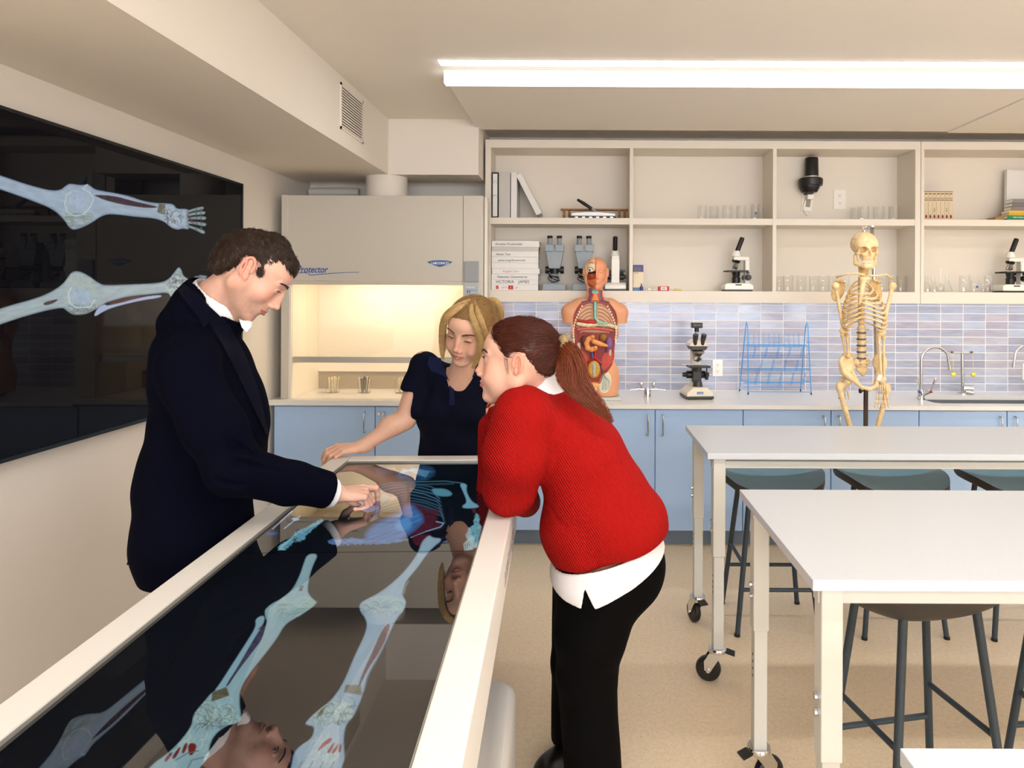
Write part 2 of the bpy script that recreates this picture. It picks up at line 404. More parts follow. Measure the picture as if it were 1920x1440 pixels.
outer_ = rr(SX0-.004, SX1+.004, SY0-CD-.004, SY1-CD+.004, .054); inner_ = rr(SX0+.012, SX1-.012, SY0-CD+.012, SY1-CD-.012, .05)
n = len(outer_); vs = [(x, y, -th-.0005) for x, y in outer_]+[(x, y, -.20) for x, y in inner_]+[((SX0+SX1)/2, (SY0+SY1)/2-CD, -.205)]
fs = [(i, (i+1) % n, n+(i+1) % n, n+i) for i in range(n)]+[(n+i, n+(i+1) % n, 2*n) for i in range(n)]
so = MB().add(vs, fs).build('basin', mat('sink_grey', (104, 110, 116), rough=.35), sk, smooth=True)
MB().lathe([(.0, -.203), (.03, -.203), (.032, -.200), (.0, -.2005)], ((SX0+SX1)/2, (SY0+SY1)/2-CD, 0)).build('drain', CHROME, sk)
# fume hood counter
HC = .888
ho = MB().box(XL+.012, HX1+.008, CD-.005, YB-.002, HC-.034, HC).build('hood_worktop', QUARTZ, smooth=False, bevel=.003)
tag(ho, 'white work surface inside and below the fume hood', 'countertop')

# ---------------------------------------------------------------- fume hood
hb = 4.20
hl = at(527, 560, hb).x; hr = at(905, 560, hb).x; ht = at(700, 366, hb).z
hz = at(700, 528, hb).z; hz2 = at(700, 534, hb).z
ox0 = at(545, 600, hb).x; ox1 = at(869, 600, hb).x
ib = 4.66
hood = thing('fume_hood', 'pale grey fume hood with lit interior and glass sash', 'fume hood', ((hl+hr)/2, hb, HC)); hc = (hl+hr)/2
def HB(name, x0, x1, y0, y1, z0, z1, m=HOODM, parent=hood, bevel=.002):
    return MB().box(x0-hc, x1-hc, y0-hb, y1-hb, z0-HC, z1-HC).build(name, m, parent, smooth=False, bevel=bevel)
px0 = at(539, 450, hb).x; px1 = at(868.5, 450, hb).x
HB('front_panel', px0+.002, px1-.002, hb, hb+.03, hz+.004, ht-.002)
HB('front_panel_lip', px0+.002, px1-.002, hb+.004, hb+.034, hz2, hz+.003)
HB('post', hl, ox0-.018, hb-.002, ib, HC, ht, bevel=.003); HB('post', px1, hr, hb-.002, 4.49, HC, ht, bevel=.003)
HB('post_trim', ox0-.018, ox0-.001, hb+.006, hb+.03, HC, hz2, LAM)
HB('roof', px0, px1, hb+.03, ib, ht-.02, ht-.001)
HB('liner_side', ox0-.012, ox0, hb+.03, ib, HC, hz2+.1, HOODIN); HB('liner_side', ox1, ox1+.012, hb+.03, ib, HC, hz2+.1, HOODIN)
HB('liner_back', ox0, ox1, ib-.02, ib-.01, HC+.115, hz2+.1, HOODIN)
HB('lower_baffle', ox0, ox1, ib-.008, ib, HC, HC+.115, mat('baffle_grey', (176, 164, 146), rough=.5))
HB('liner_ceiling', ox0, ox1, hb+.034, ib, hz2+.1, hz2+.11, HOODIN)
s0 = at(600, 669, hb+.03).z; s1 = at(600, 680, hb+.03).z
sash = HB('sash', ox0+.001, ox1-.001, hb+.030, hb+.052, s1, s0, mat('sash_aluminium', (190, 186, 178), rough=.3, metal=.6))
gl = HB('sash_glass', ox0+.002, ox1-.002, hb+.036, hb+.040, s0, hz2+.02, GLASS, sash, 0)
HB('control_box', at(871, 500, hb).x, at(898, 500, hb).x, hb-.016, hb-.002, at(880, 529, hb).z, at(880, 490, hb).z, HOODGREY, bevel=.004)
lp = HB('label_plate', at(872, 500, hb).x, at(897, 500, hb).x, hb-.006, hb-.002, at(880, 562, hb).z, at(880, 533, hb).z, mat('label_plate', (168, 176, 182), rough=.4), bevel=.001)
q = at(874, 540, hb); text('lettering', 'Protector', .017, WHITEP, lp, (q.x-hc, hb-.0068-hb, q.z-HC), sx=.8)
q = at(874, 545.5, hb); text('lettering', 'FUME HOOD LIGHT', .0085, BLUEINK, lp, (q.x-hc, hb-.0068-hb, q.z-HC), sx=.9)
for k in range(3):
    q = at(874, 556+k*2.6, hb); text('lettering', '...........', .012, WHITEP, lp, (q.x-hc, hb-.0068-hb, q.z-HC), sx=.8)
q = at(876, 551, hb); mb = MB().box(q.x-hc, q.x-hc+.018, -.0072, -.0062, q.z-HC, q.z-HC+.016); mb.build('emblem', BLUEINK, lp, smooth=False)
MB().prism([(q.x-hc+.003, q.z-HC+.003), (q.x-hc+.015, q.z-HC+.003), (q.x-hc+.009, q.z-HC+.013)], -.0078, -.0071).build('emblem_triangle', WHITEP, lp, smooth=False)
# lettering on the front panel
q = at(556, 511, hb); text('lettering', 'Protector', .058, BLUEINK, hood, (q.x-hc, -.0015, q.z-HC), sx=.80, shear=.35, bold=.0006)
sw = [at(u, v, hb-.001) for u, v in ((560, 512), (572, 511), (578, 513), (581, 516), (590, 515.5), (620, 512.5), (650, 511), (673, 510.5))]
MB().tube([(p.x-hc, p.y-hb, p.z-HC) for p in sw], [.002, .002, .0018, .0022, .002, .002, .0016, .0016], 6).build('swoosh', BLUEINK, hood)
bq = [at(u, v, hb) for u, v in ((801, 491), (812, 488.6), (825, 488), (838, 488.6), (849, 491), (840, 496), (825, 500.5), (811, 496))]
bd = MB().prism([(p.x-hc, p.z-HC) for p in bq], -.004, 0).build('badge', mat('badge_blue', (28, 92, 160), rough=.3), hood, smooth=False)
q = at(825, 495.6, hb); text('lettering', 'LABCONCO', .0205, WHITEP, bd, (q.x-hc, -.0045, q.z-HC), align='CENTER', bold=.0004, sx=.95)
# lamp in the hood roof
HL = emis('hood_lamp_glow', (255, 228, 190), 15.0)
lamp = HB('lamp', -1.55, -.85, hb+.12, hb+.24, hz2+.088, hz2+.0995, HL, bevel=0)
# side filler panel to the right of the hood
fp = MB().box(hr+.003, at(915, 400, 4.3).x+.004, 4.24, 4.30, HC, at(910, 370, 4.25).z).build('filler_panel', LAM, smooth=False, bevel=.001); tag(fp, 'narrow white filler strip right of the fume hood', 'panel')
# duct and pipe above the hood
dq = at(728, 350, 4.45); rad = (766-690)/2*4.4/F
dm = MB(); pr = [(rad, ht-.01), (rad, sz-.02)]; dm.lathe([(rad, 0), (rad, sz-ht-.0), (rad*.96, sz-ht), (rad*.96, 0)], (0, 0, 0), 40, closed=True)
d = dm.build('exhaust_duct', WALL); d.location = (dq.x, 4.42, ht); tag(d, 'round exhaust duct rising from the fume hood top', 'duct')
pp = MB().tube([(0, 0, 0), (.06, 0, 0), (.32, 0, 0), (.335, 0, 0)], [.028, .03, .03, .024], 16).build('pipe_insulation', LAM); pp.location = (at(577, 360, 4.7).x, 4.74, at(600, 360, 4.74).z); tag(pp, 'short wrapped pipe above the fume hood left of the duct', 'pipe')

# ---------------------------------------------------------------- open shelving
SD = 4.50; SB = 4.76
sz_top = at(1000, 262, SD).z; sz_t2 = at(1000, 277, SD).z; sm1 = at(1000, 408, SD).z; sm0 = at(1000, 420, SD).z; sb1 = at(1000, 544.5, SD).z; sb0 = at(1000, 566, SD).z
SZM = sm1; SZB = sb1
def shelf_unit(label, xs, group='open shelf units'):
    # xs: list of panel (x0,x1) verticals
    X0, X1 = xs[0][0], xs[-1][1]; cx = (X0+X1)/2
    u = thing('shelf_unit', label, 'shelf', (cx, SD, sb0), group=group); o = (cx, SD, sb0)
    def B(name, x0, x1, y0, y1, z0, z1): return MB().box(x0-o[0], x1-o[0], y0-o[1], y1-o[1], z0-o[2], z1-o[2]).build(name, SHELFM, u, smooth=False, bevel=.0008)
    B('top_rail', X0, X1, SD, SD+.02, sz_t2, sz_top); B('top_panel', X0, X1, SD+.02, YB-.03, sz_t2, sz_t2+.02)
    B('bottom_rail', X0, X1, SD-.001, SD+.018, sb0, sb1); B('bottom_shelf', X0, X1, SD+.018, YB-.001, sb1-.02, sb1)
    B('back_panel', X0, X1, SB, SB+.018, sb1, sz_t2)
    for i, (a, b) in enumerate(xs): B('side_panel' if i in (0, len(xs)-1) else 'divider', a, b, SD+.0005, SB, sb1, sz_t2)
    for i in range(len(xs)-1): B('shelf_board', xs[i][1], xs[i+1][0], SD+.003, SB, sm0, sm1)
    return u
def X(u, v=400, D=SD): return at(u, v, D).x
shelf_unit('open white shelf unit of three bays with microscopes and beakers', [(X(909.5), X(920)), (X(1180.5), X(1187)), (X(1449), X(1456)), (X(1716), X(1726))])
shelf_unit('open white shelf unit with books and flasks, cut by the right edge', [(X(1727), X(1733)), (X(2000), X(2007)), (X(2275), X(2285))])

# ---------------------------------------------------------------- lab tables
TZ = .914
def leg_parts(t, x, y, ztop, ang, lower=.5):
    w_ = .024
    l = MB().box(x-w_, x+w_, y-w_, y+w_, .50, ztop).build('leg', FRAMEW, t, smooth=False, bevel=.003)
    MB().box(x-.020, x+.020, y-.020, y+.020, .135, .50).build('leg_extension', FRAMEW, l, smooth=False, bevel=.002)
    for k in range(2): MB().cyl((x-w_-.008, y, .60+k*.035), (x-w_, y, .60+k*.035), .009, n=10).build('bolt', CHROME, l)
    for k in range(4): MB().cyl((x-.0205, y, .42-k*.022), (x-.0198, y, .42-k*.022), .0045, n=8).build('adjust_hole', DARK, l)
    c = MB(); c.lathe([(.0, .137), (.034, .137), (.037, .130), (.036, .122), (.024, .116), (.0, .116)], (x, y, 0), 20)
    ca = c.build('caster', CHROME, t)
    R = Matrix.Rotation(ang, 4, 'Z'); T = Matrix.Translation((x, y, 0))
    fk = MB()
    for s in (-1, 1):
        poly = [(-.022, .118), (.03, .118), (.052, .085), (.05, .05), (.028, .045), (.0, .09)]
        fk.prism(poly, s*.022-.0015, s*.022+.0015, T @ R)
    fk.box(-.022, .032, -.023, .023, .112, .119, T @ R)
    fk.build('fork', CHROME, ca, smooth=False)
    ax = T @ R @ Vector((.036, 0, .05))
    MX = R @ Matrix.Rotation(PI/2, 4, 'X')
    MB().lathe([(.0, -.013), (.018, -.013), (.022, -.016), (.040, -.016), (.0475, -.010), (.05, 0), (.0475, .010), (.040, .016), (.022, .016), (.018, .013), (.0, .013)], ax, 32, MX.to_3x3().to_4x4()).build('wheel', BLACKR, ca)
    MB().cyl(T @ R @ Vector((.036, -.027, .05)), T @ R @ Vector((.036, .027, .05)), .008, n=12).build('axle', CHROME, ca)
    bl = MB().box(-.035, -.002, -.018, .018, .128, .134, T @ R @ Matrix.Rotation(-.25, 4, 'Y')); bl.build('brake_lever', BLACKP, ca, smooth=False)
def lab_table(label, x, y0, y1, x1, angs):
    t = thing('lab_table', label, 'table', (x, y0, 0), group='white lab tables'); W = x1-x; Dp = y1-y0
    MB().box(0, W, 0, Dp, TZ-.024, TZ).build('tabletop', TABLETOP, t, smooth=False, bevel=.0015)
    rails = MB()
    rails.box(.025, W-.025, .04, .075, TZ-.068, TZ-.040); rails.box(.025, W-.025, Dp-.075, Dp-.04, TZ-.068, TZ-.040)
    rails.box(.04, .075, .06, Dp-.06, TZ-.068, TZ-.040); rails.box(W-.075, W-.04, .06, Dp-.06, TZ-.068, TZ-.040)
    rails.box(.05, W-.05, .06, Dp-.06, TZ-.041, TZ-.0235)
    rails.build('apron', FRAMEW, t, smooth=False, bevel=.002)
    k = 0
    for xx in (.052, W-.052):
        for yy in (.05, Dp-.05): leg_parts(t, xx, yy, TZ-.0245, angs[k]); k += 1
    return t
A0 = at(1326.8, 848.5, 2.69); A1 = at(1283.2, 796.8, 3.27)
lab_table('far white lab table on casters, in front of the sink counter', A0.x, 2.69, 3.262, A0.x+2.1, (2.9, 1.9, 0.5, 1.2))
lab_table('middle white lab table on casters, nearest one with its legs in view', at(1524.3, 1086.5, 1.497).x, 1.497, 2.193, 2.65, (PI, 0.35, 0, 1.2))
lab_table('nearest white lab table, only its corner showing bottom right', at(1687, 1400, .944).x, .25, .944, 2.6, (2.8, .4, 0, 1.2))
# ---------------------------------------------------------------- stools
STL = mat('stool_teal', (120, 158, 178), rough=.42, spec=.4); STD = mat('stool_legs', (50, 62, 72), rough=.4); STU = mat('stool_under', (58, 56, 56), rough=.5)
def seat_mesh(top):
    nx, ny = 28, 28; vs = []; fs = []
    for j in range(ny+1):
        for i in range(nx+1):
            s = -1+2*i/nx; t_ = -1+2*j/ny
            # squircle footprint
            x = s*math.sqrt(1-.38*t_*t_)*.245; y = t_*math.sqrt(1-.38*s*s)*.215
            z = .678+.035*abs(s)**2.4-.0
            if t_ > 0: z += .10*(t_**3)*(1-.25*s*s)        # low back lip
            else: z -= .028*(abs(t_)**2.5)
            if not top: z -= .034+.030*(1-max(abs(s), abs(t_))**2)
            vs.append((x, y, z))
    for j in range(ny):
        for i in range(nx): a = j*(nx+1)+i; fs.append((a, a+1, a+nx+2, a+nx+1) if top else (a, a+nx+1, a+nx+2, a+1))
    return vs, fs, nx, ny
def make_stool(label):
    t = thing('bar_stool', label, 'stool', (0, 0, 0), group='teal bar stools')
    vs, fs, nx, ny = seat_mesh(True); MB().add(vs, fs).build('seat', STL, t, smooth=True)
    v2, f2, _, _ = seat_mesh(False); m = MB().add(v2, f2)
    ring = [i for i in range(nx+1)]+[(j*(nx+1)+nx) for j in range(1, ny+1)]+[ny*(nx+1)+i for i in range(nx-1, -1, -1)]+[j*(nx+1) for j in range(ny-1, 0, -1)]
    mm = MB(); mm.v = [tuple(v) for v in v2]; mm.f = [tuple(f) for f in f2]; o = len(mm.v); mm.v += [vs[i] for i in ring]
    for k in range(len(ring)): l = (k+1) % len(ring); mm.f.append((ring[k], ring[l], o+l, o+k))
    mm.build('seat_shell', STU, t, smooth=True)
    P = {}
    for sx_ in (-1, 1):
        for sy_ in (-1, 1):
            a = Vector((sx_*.115, sy_*.105, .655)); b = Vector((sx_*.185, sy_*.165, .0)); P[(sx_, sy_)] = (a, b)
            lg = MB().cyl(a, b, .0125, .0115, 14).build('leg', STD, t)
            MB().cyl(b, b+Vector((0, 0, .012)), .0135, .013, 14).build('foot_glide', BLACKR, lg)
    def pt(k, z): a, b = P[k]; f = (a.z-z)/(a.z-b.z); return a+(b-a)*f
    MB().cyl(pt((-1, -1), .20), pt((1, -1), .20), .009, n=12).build('stretcher', STD, t); MB().cyl(pt((-1, 1), .20), pt((1, 1), .20), .009, n=12).build('stretcher', STD, t)
    MB().cyl(pt((-1, -1), .31), pt((-1, 1), .31), .009, n=12).build('stretcher', STD, t); MB().cyl(pt((1, -1), .31), pt((1, 1), .31), .009, n=12).build('stretcher', STD, t)
    return t
st = make_stool('teal bar stool tucked behind the left end of the far table')
st.location = (at(1443, 1000, 3.26).x, 3.27, 0)
dup(st, 'teal bar stool second from the left behind the far table', (at(1665, 1000, 3.26).x, 3.25, 0), rz=.02)
dup(st, 'teal bar stool at the right picture edge behind the far table', (at(1895, 1000, 3.26).x, 3.24, 0), rz=.0)
dup(st, 'dark-looking bar stool seen from below the edge of the middle table', (.975, 2.02, 0), rz=PI+.2)
dup(st, 'bar stool under the middle table, cut by the right picture edge', (1.52, 2.02, 0), rz=PI+.1)
# ---------------------------------------------------------------- painted screens (colour held in the mesh, emitted by the display)
def vnoise(x, y, seed=0):
    xi = np.floor(x).astype(np.int64); yi = np.floor(y).astype(np.int64); fx = x-xi; fy = y-yi
    fx = fx*fx*(3-2*fx); fy = fy*fy*(3-2*fy)
    def h(a, b):
        n = (a*374761393+b*668265263+seed*1442695041) & 0x7fffffff
        n = ((n ^ (n >> 13))*1274126177) & 0x7fffffff
        return ((n ^ (n >> 16)) & 0xffff)/65535.0
    return (h(xi, yi)*(1-fx)+h(xi+1, yi)*fx)*(1-fy)+(h(xi, yi+1)*(1-fx)+h(xi+1, yi+1)*fx)*fy
def poly_sd(px, py, poly):
    """signed distance to polygon, positive inside"""
    P = np.array(poly, float); n = len(P); d = np.full(px.shape, 1e9); ins = np.zeros(px.shape, bool)
    for i in range(n):
        a = P[i]; b = P[(i+1) % n]; e = b-a; L2 = max(e @ e, 1e-9)
        t = np.clip(((px-a[0])*e[0]+(py-a[1])*e[1])/L2, 0, 1)
        d = np.minimum(d, np.hypot(px-a[0]-t*e[0], py-a[1]-t*e[1]))
        if a[1] != b[1]:
            c = ((a[1] > py) != (b[1] > py)) & (px < (b[0]-a[0])*(py-a[1])/(b[1]-a[1])+a[0]); ins ^= c
    return np.where(ins, d, -d)
def line_d(px, py, pts):
    d = np.full(px.shape, 1e9)
    for i in range(len(pts)-1):
        a = np.array(pts[i], float); b = np.array(pts[i+1], float); e = b-a; L2 = max(e @ e, 1e-9)
        t = np.clip(((px-a[0])*e[0]+(py-a[1])*e[1])/L2, 0, 1); d = np.minimum(d, np.hypot(px-a[0]-t*e[0], py-a[1]-t*e[1]))
    return d
class Paint:
    def __init__(s, u, v, bg): s.u = u; s.v = v; s.mask = None; s.c = np.tile(np.array(lin(bg)[:3]), (len(u), 1))
    def _blend(s, idx, rgb, a):
        col = np.array(lin(rgb)[:3]) if isinstance(rgb, tuple) else rgb
        s.c[idx] = s.c[idx]*(1-a[:, None])+col*a[:, None]
    def _box(s, pts, m):
        P = np.array(pts); return np.nonzero((s.u > P[:, 0].min()-m) & (s.u < P[:, 0].max()+m) & (s.v > P[:, 1].min()-m) & (s.v < P[:, 1].max()+m))[0]
    def poly(s, pts, rgb, soft=1.5, a=1.0, tex=0.0, ts=(6, 6), ang=0.0, edge=None, ew=3.0, rag=0.0):
        if len(pts) > 4:
            for _ in range(2): pts = [r for k in range(len(pts)) for r in (((pts[k][0]*.75+pts[(k+1) % len(pts)][0]*.25), (pts[k][1]*.75+pts[(k+1) % len(pts)][1]*.25)), ((pts[k][0]*.25+pts[(k+1) % len(pts)][0]*.75), (pts[k][1]*.25+pts[(k+1) % len(pts)][1]*.75)))]
        i = s._box(pts, 8)
        if not len(i): return
        u = s.u[i]; v = s.v[i]; ca, sa = math.cos(ang), math.sin(ang); x = (u*ca+v*sa)/ts[0]; y = (-u*sa+v*ca)/ts[1]
        d = poly_sd(u, v, pts)
        if rag: d = d+(vnoise(u/3, v/3, 5)-.5)*rag
        al = np.clip(d/soft+.5, 0, 1)*a
        col = np.tile(np.array(lin(rgb)[:3]), (len(i), 1))
        if tex:
            n = (vnoise(x, y, 1)+.5*vnoise(2.1*x, 2.1*y, 2)+.25*vnoise(4.3*x, 4.3*y, 3))/1.75
            col = col*(1+tex*(n-.5)*2)[:, None]
        if edge is not None:
            e = np.clip(1-d/ew, 0, 1)[:, None]*.7; col = col*(1-e)+np.array(lin(edge)[:3])*e
        s._blend(i, col, al)
    def line(s, pts, rgb, w=1.2, a=1.0):
        i = s._box(pts, 4+w*2)
        if len(i): s._blend(i, rgb, np.clip(1.0-(line_d(s.u[i], s.v[i], pts)-w/2)/.9, 0, 1)*a*(1 if s.mask is None else s.mask[i]))
    def clip(s, pts):
        s.mask = None
        if pts is not None: s.mask = np.zeros(len(s.u)); i = s._box(pts, 3); s.mask[i] = np.clip(poly_sd(s.u[i], s.v[i], pts)/1.5, 0, 1)
    def streaks(s, c, r, n, rgb, w, a, seed, ang0=0, curl=.6):
        rg = random.Random(seed)
        for k in range(n):
            t = ang0+rg.uniform(-curl, curl); x = c[0]+rg.uniform(-1, 1)*r[0]; y = c[1]+rg.uniform(-1, 1)*r[1]; L = rg.uniform(.3, .8)*max(r)
            pts = [(x+math.cos(t+q*.25)*L*q/3, y+math.sin(t+q*.25)*L*q/3) for q in range(-2, 3)]
            s.line(pts, rgb, w*rg.uniform(.5, 1.2), a*rg.uniform(.4, 1))
def screen_mesh(name, origin, ex, ey, nx, ny, paint, parent, strength, ior=1.5):
    """flat grid of nx by ny quads; ex, ey full edge vectors; paint(points)->linear colours"""
    i, j = np.meshgrid(np.arange(nx+1), np.arange(ny+1)); i = i.ravel(); j = j.ravel()
    o = np.array(origin); P = o+np.outer(i/nx, np.array(ex))+np.outer(j/ny, np.array(ey))
    k = (np.arange(ny)[:, None]*(nx+1)+np.arange(nx)[None, :]).ravel(); Fq = np.stack([k, k+1, k+nx+2, k+nx+1], 1)
    me = mesh_np(name, P, Fq, smooth=False); C = paint(P)
    at_ = me.color_attributes.new('col', 'FLOAT_COLOR', 'POINT'); at_.data.foreach_set('color', np.concatenate([C, np.ones((len(C), 1))], 1).astype(np.float32).ravel())
    m = bpy.data.materials.new(name+'_glow'); m.use_nodes = True; N = m.node_tree.nodes; b = N['Principled BSDF']
    a = N.new('ShaderNodeAttribute'); a.attribute_name = 'col'
    m.node_tree.links.new(a.outputs['Color'], b.inputs['Emission Color']); b.inputs['Emission Strength'].default_value = strength
    b.inputs['Base Color'].default_value = (.004, .004, .005, 1); b.inputs['Roughness'].default_value = .015; b.inputs['IOR'].default_value = ior
    me.materials.append(m); ob = bpy.data.objects.new(name, me); COL.objects.link(ob)
    if parent is not None: ob.parent = parent; ob.matrix_parent_inverse = parent_matrix(parent).inverted()
    return ob
def parent_matrix(p): return Matrix.LocRotScale(p.location, p.rotation_euler, p.scale)
def mesh_np(name, V, Fc, smooth=True):
    V = np.asarray(V, np.float32); Fc = np.asarray(Fc, np.int32); me = bpy.data.meshes.new(name); k = Fc.shape[1]
    me.vertices.add(len(V)); me.vertices.foreach_set('co', V.ravel())
    me.loops.add(Fc.size); me.loops.foreach_set('vertex_index', Fc.ravel())
    me.polygons.add(len(Fc)); me.polygons.foreach_set('loop_start', np.arange(0, Fc.size, k, dtype=np.int32))
    try: me.polygons.foreach_set('loop_total', np.full(len(Fc), k, np.int32))
    except Exception: pass
    me.update(calc_edges=True); me.validate()
    if smooth: me.polygons.foreach_set('use_smooth', np.ones(len(Fc), bool))
    return me
def proj(P):
    a = P[:, 0]*F/P[:, 1]; b = (EYE-P[:, 2])*F/P[:, 1]
    return VU+a-b*TH, VV+b+a*TH
def S(pts, sc, ox, oy): return [(ox+x/sc, oy+y/sc) for x, y in pts]
# --- wall display picture
def paint_tv(P):
    u, v = proj(P); p = Paint(u, v, (3, 3, 5)); T = lambda q: S(q, 4.5, 0, 300)
    bone = (164, 180, 196)
    up = [(-900, -150), (-400, 0), (0, 130), (280, 225), (490, 270), (570, 205), (600, 200), (690, 215), (740, 200), (800, 250), (870, 262), (1080, 300), (1200, 345), (1320, 365), (1400, 365), (1465, 372), (1490, 415), (1570, 410), (1600, 430), (1580, 470), (1590, 520), (1600, 590), (1540, 575), (1500, 590), (1440, 570), (1390, 520), (1300, 490), (1150, 480), (1000, 460), (880, 455), (760, 540), (640, 590), (590, 580), (540, 500), (450, 415), (280, 345), (0, 245), (-400, 120), (-900, -20)]
    p.poly(T(up), bone, tex=.16, ts=(16, 4), ang=.25, edge=(100, 120, 150), ew=4)
    for k, (y0, y1, x1) in enumerate(((418, 405, 1715), (452, 445, 1728), (488, 490, 1735), (530, 545, 1735), (575, 610, 1725))):
        a = (1570, 440+k*28)
        p.poly(T([(a[0], a[1]-9), (1640, y0-12), (x1, y1-16), (x1+8, y1+4), (x1-10, y1+18), (1640, y0+12), (a[0], a[1]+12)]), (140, 158, 160), edge=(70, 76, 84), ew=2, tex=.3, ts=(3, 3))
        for xx in (1650, 1690): p.poly(T([(xx, y0-8), (xx+14, y0-8), (xx+14, y0+16), (xx, y0+16)]), (90, 96, 100), a=.8)
    p.poly(T([(1575, 450), (1620, 500), (1640, 540), (1600, 520)]), (96, 60, 66), a=.8)
    p.poly(T([(780, 292), (960, 300), (1120, 345), (1300, 385), (1340, 400), (1250, 408), (1050, 380), (900, 345), (820, 312)]), (66, 48, 58), tex=.8, ts=(2.5, 1.5), ang=.2)
    p.poly(T([(1340, 370), (1395, 372), (1390, 465), (1325, 440)]), (108, 106, 96), tex=.5, ts=(1.2, 8))
    p.clip(T(up)); p.streaks((145, 390), (26, 26), 70, (176, 190, 178), 1.3, .5, 3, .5, 1.6); p.streaks((148, 414), (24, 14), 50, (120, 132, 112), 1.2, .6, 4, .2, .5)
    p.line(T([(600, 270), (560, 300), (545, 370), (570, 440), (620, 470), (700, 460), (760, 400), (790, 330), (760, 280)]), (196, 210, 230), 1.4, .8)
    p.poly(T([(610, 285), (700, 275), (750, 310), (740, 380), (660, 430), (590, 400), (575, 330)]), (168, 184, 212), a=.6, soft=6, tex=.3, ts=(4, 9))
    p.line(T([(740, 205), (700, 245), (760, 275)]), (200, 205, 225), 1.6, .8)
    p.line(T([(290, 225), (400, 230), (500, 243)]), (178, 190, 196), 1.2, .7)
    p.streaks((322, 405), (17, 16), 40, (190, 198, 200), 1.0, .6, 8, .6, 1.5); p.streaks((326, 408), (16, 16), 24, (58, 62, 66), 1.2, .7, 9, 1.2, 1.5)
    p.clip(None)
    lo = [(-900, 1600), (-400, 1400), (0, 1250), (300, 1170), (440, 1110), (540, 1040), (600, 945), (660, 935), (740, 970), (840, 1045), (900, 1060), (1100, 1050), (1340, 1040), (1420, 1010), (1470, 950), (1505, 900), (1530, 920), (1545, 980), (1600, 1010), (1590, 1050), (1560, 1100), (1440, 1160), (1420, 1115), (1300, 1130), (1080, 1150), (900, 1200), (880, 1215), (740, 1300), (620, 1310), (560, 1270), (530, 1240), (300, 1290), (0, 1385), (-400, 1540), (-900, 1740)]
    p.poly(T(lo), (168, 182, 186), tex=.16, ts=(16, 4), ang=-.2, edge=(104, 122, 136), ew=4)
    p.poly(T([(1580, 1015), (1640, 985), (1700, 970), (1750, 975), (1745, 1000), (1690, 1020), (1600, 1038)]), (120, 128, 138), tex=.7, ts=(3, 3), rag=3)
    p.poly(T([(790, 1310), (830, 1240), (890, 1215), (900, 1235), (1180, 1160), (1360, 1135), (1365, 1160), (1180, 1185), (940, 1245), (850, 1290), (810, 1318)]), (172, 184, 214))
    p.poly(T([(900, 1205), (1080, 1155), (1300, 1135), (1180, 1162), (960, 1222)]), (84, 52, 44), a=.9, tex=.4, ts=(5, 2))
    p.poly(T([(365, 1200), (495, 1170), (480, 1190), (440, 1215), (370, 1230)]), (86, 66, 74), tex=.5, ts=(2, 2))
    p.clip(T(lo)); p.streaks((152, 546), (26, 28), 80, (186, 196, 178), 1.3, .5, 13, 1.2, 1.3); p.streaks((150, 580), (28, 10), 50, (118, 128, 116), 1.2, .6, 14, .2, .5)
    p.line(T([(600, 1080), (575, 1130), (590, 1210), (640, 1245), (760, 1240), (800, 1180)]), (200, 214, 236), 1.6, .9)
    p.poly(T([(610, 1090), (700, 1080), (780, 1130), (750, 1220), (650, 1235), (600, 1170)]), (164, 186, 212), a=.6, soft=6, tex=.35, ts=(5, 8))
    p.streaks((332, 535), (17, 18), 46, (196, 202, 196), 1.1, .6, 18, 1.0, 1.5); p.streaks((334, 530), (16, 18), 26, (70, 70, 66), 1.2, .7, 19, 1.2, 1.5)
    return p.c
nz = .004
screen_mesh('screen', (tvX-.005+nz-.003, TVY0+.012, TVZ0+.014), (0, TVY1-TVY0-.024, 0), (0, 0, TVZ1-TVZ0-.026), 960, 540, paint_tv, tv, .72, 1.20)
bz = MB(); cyv = (TVY0+TVY1)/2; Y0, Y1, Z1_ = TVY0-cyv, TVY1-cyv, TVZ1-TVZ0; xf = tvX-XL
for (a, b, c, d_) in ((Y0, Y1, 0, .014), (Y0, Y1, Z1_-.012, Z1_), (Y0, Y0+.012, .014, Z1_-.012), (Y1-.012, Y1, .014, Z1_-.012)): bz.box(xf-.006, xf, a, b, c, d_)
bz.build('bezel', mat('tv_bezel', (16, 20, 26), rough=.3), tv, smooth=False)

# ---------------------------------------------------------------- dissection table display (digital bench)
BZ = .88; BL = 2.20
pl = atz(628, 855, BZ); BW = .747; BA = math.atan(.0385)
bench = thing('dissection_display_table', 'white-framed body-length display table with glowing skeleton screen, people leaning around it', 'display table', (pl.x, pl.y, 0), BA)
BM = Matrix.Translation((pl.x, pl.y, 0)) @ Matrix.Rotation(BA, 4, 'Z')
BWH = mat('bench_white', (226, 223, 218), rough=.38, spec=.4); bd_ = .070
top = MB()
for (x0, x1, y0, y1) in ((0, bd_, -BL, 0), (BW-bd_, BW, -BL, 0), (bd_, BW-bd_, -bd_-.004, 0), (bd_, BW-bd_, -BL, -BL+bd_)): top.box(x0, x1, y0, y1, BZ-.135, BZ)
top.build('frame', BWH, bench, smooth=False, bevel=.004)
MB().box(.02, BW-.02, -BL+.02, -.02, BZ-.134, BZ-.015).build('tray', DARK, bench, smooth=False)
gb = MB()
for (x0, x1, y0, y1) in ((bd_+.0005, bd_+.003, -BL+bd_, -bd_-.005), (BW-bd_-.003, BW-bd_-.0005, -BL+bd_, -bd_-.005), (bd_+.003, BW-bd_-.003, -bd_-.012, -bd_-.005)): gb.box(x0, x1, y0, y1, BZ-.014, BZ-.003)
gb.build('screen_bezel', mat('bezel_silver', (150, 148, 142), rough=.3, metal=.3), bench, smooth=False)
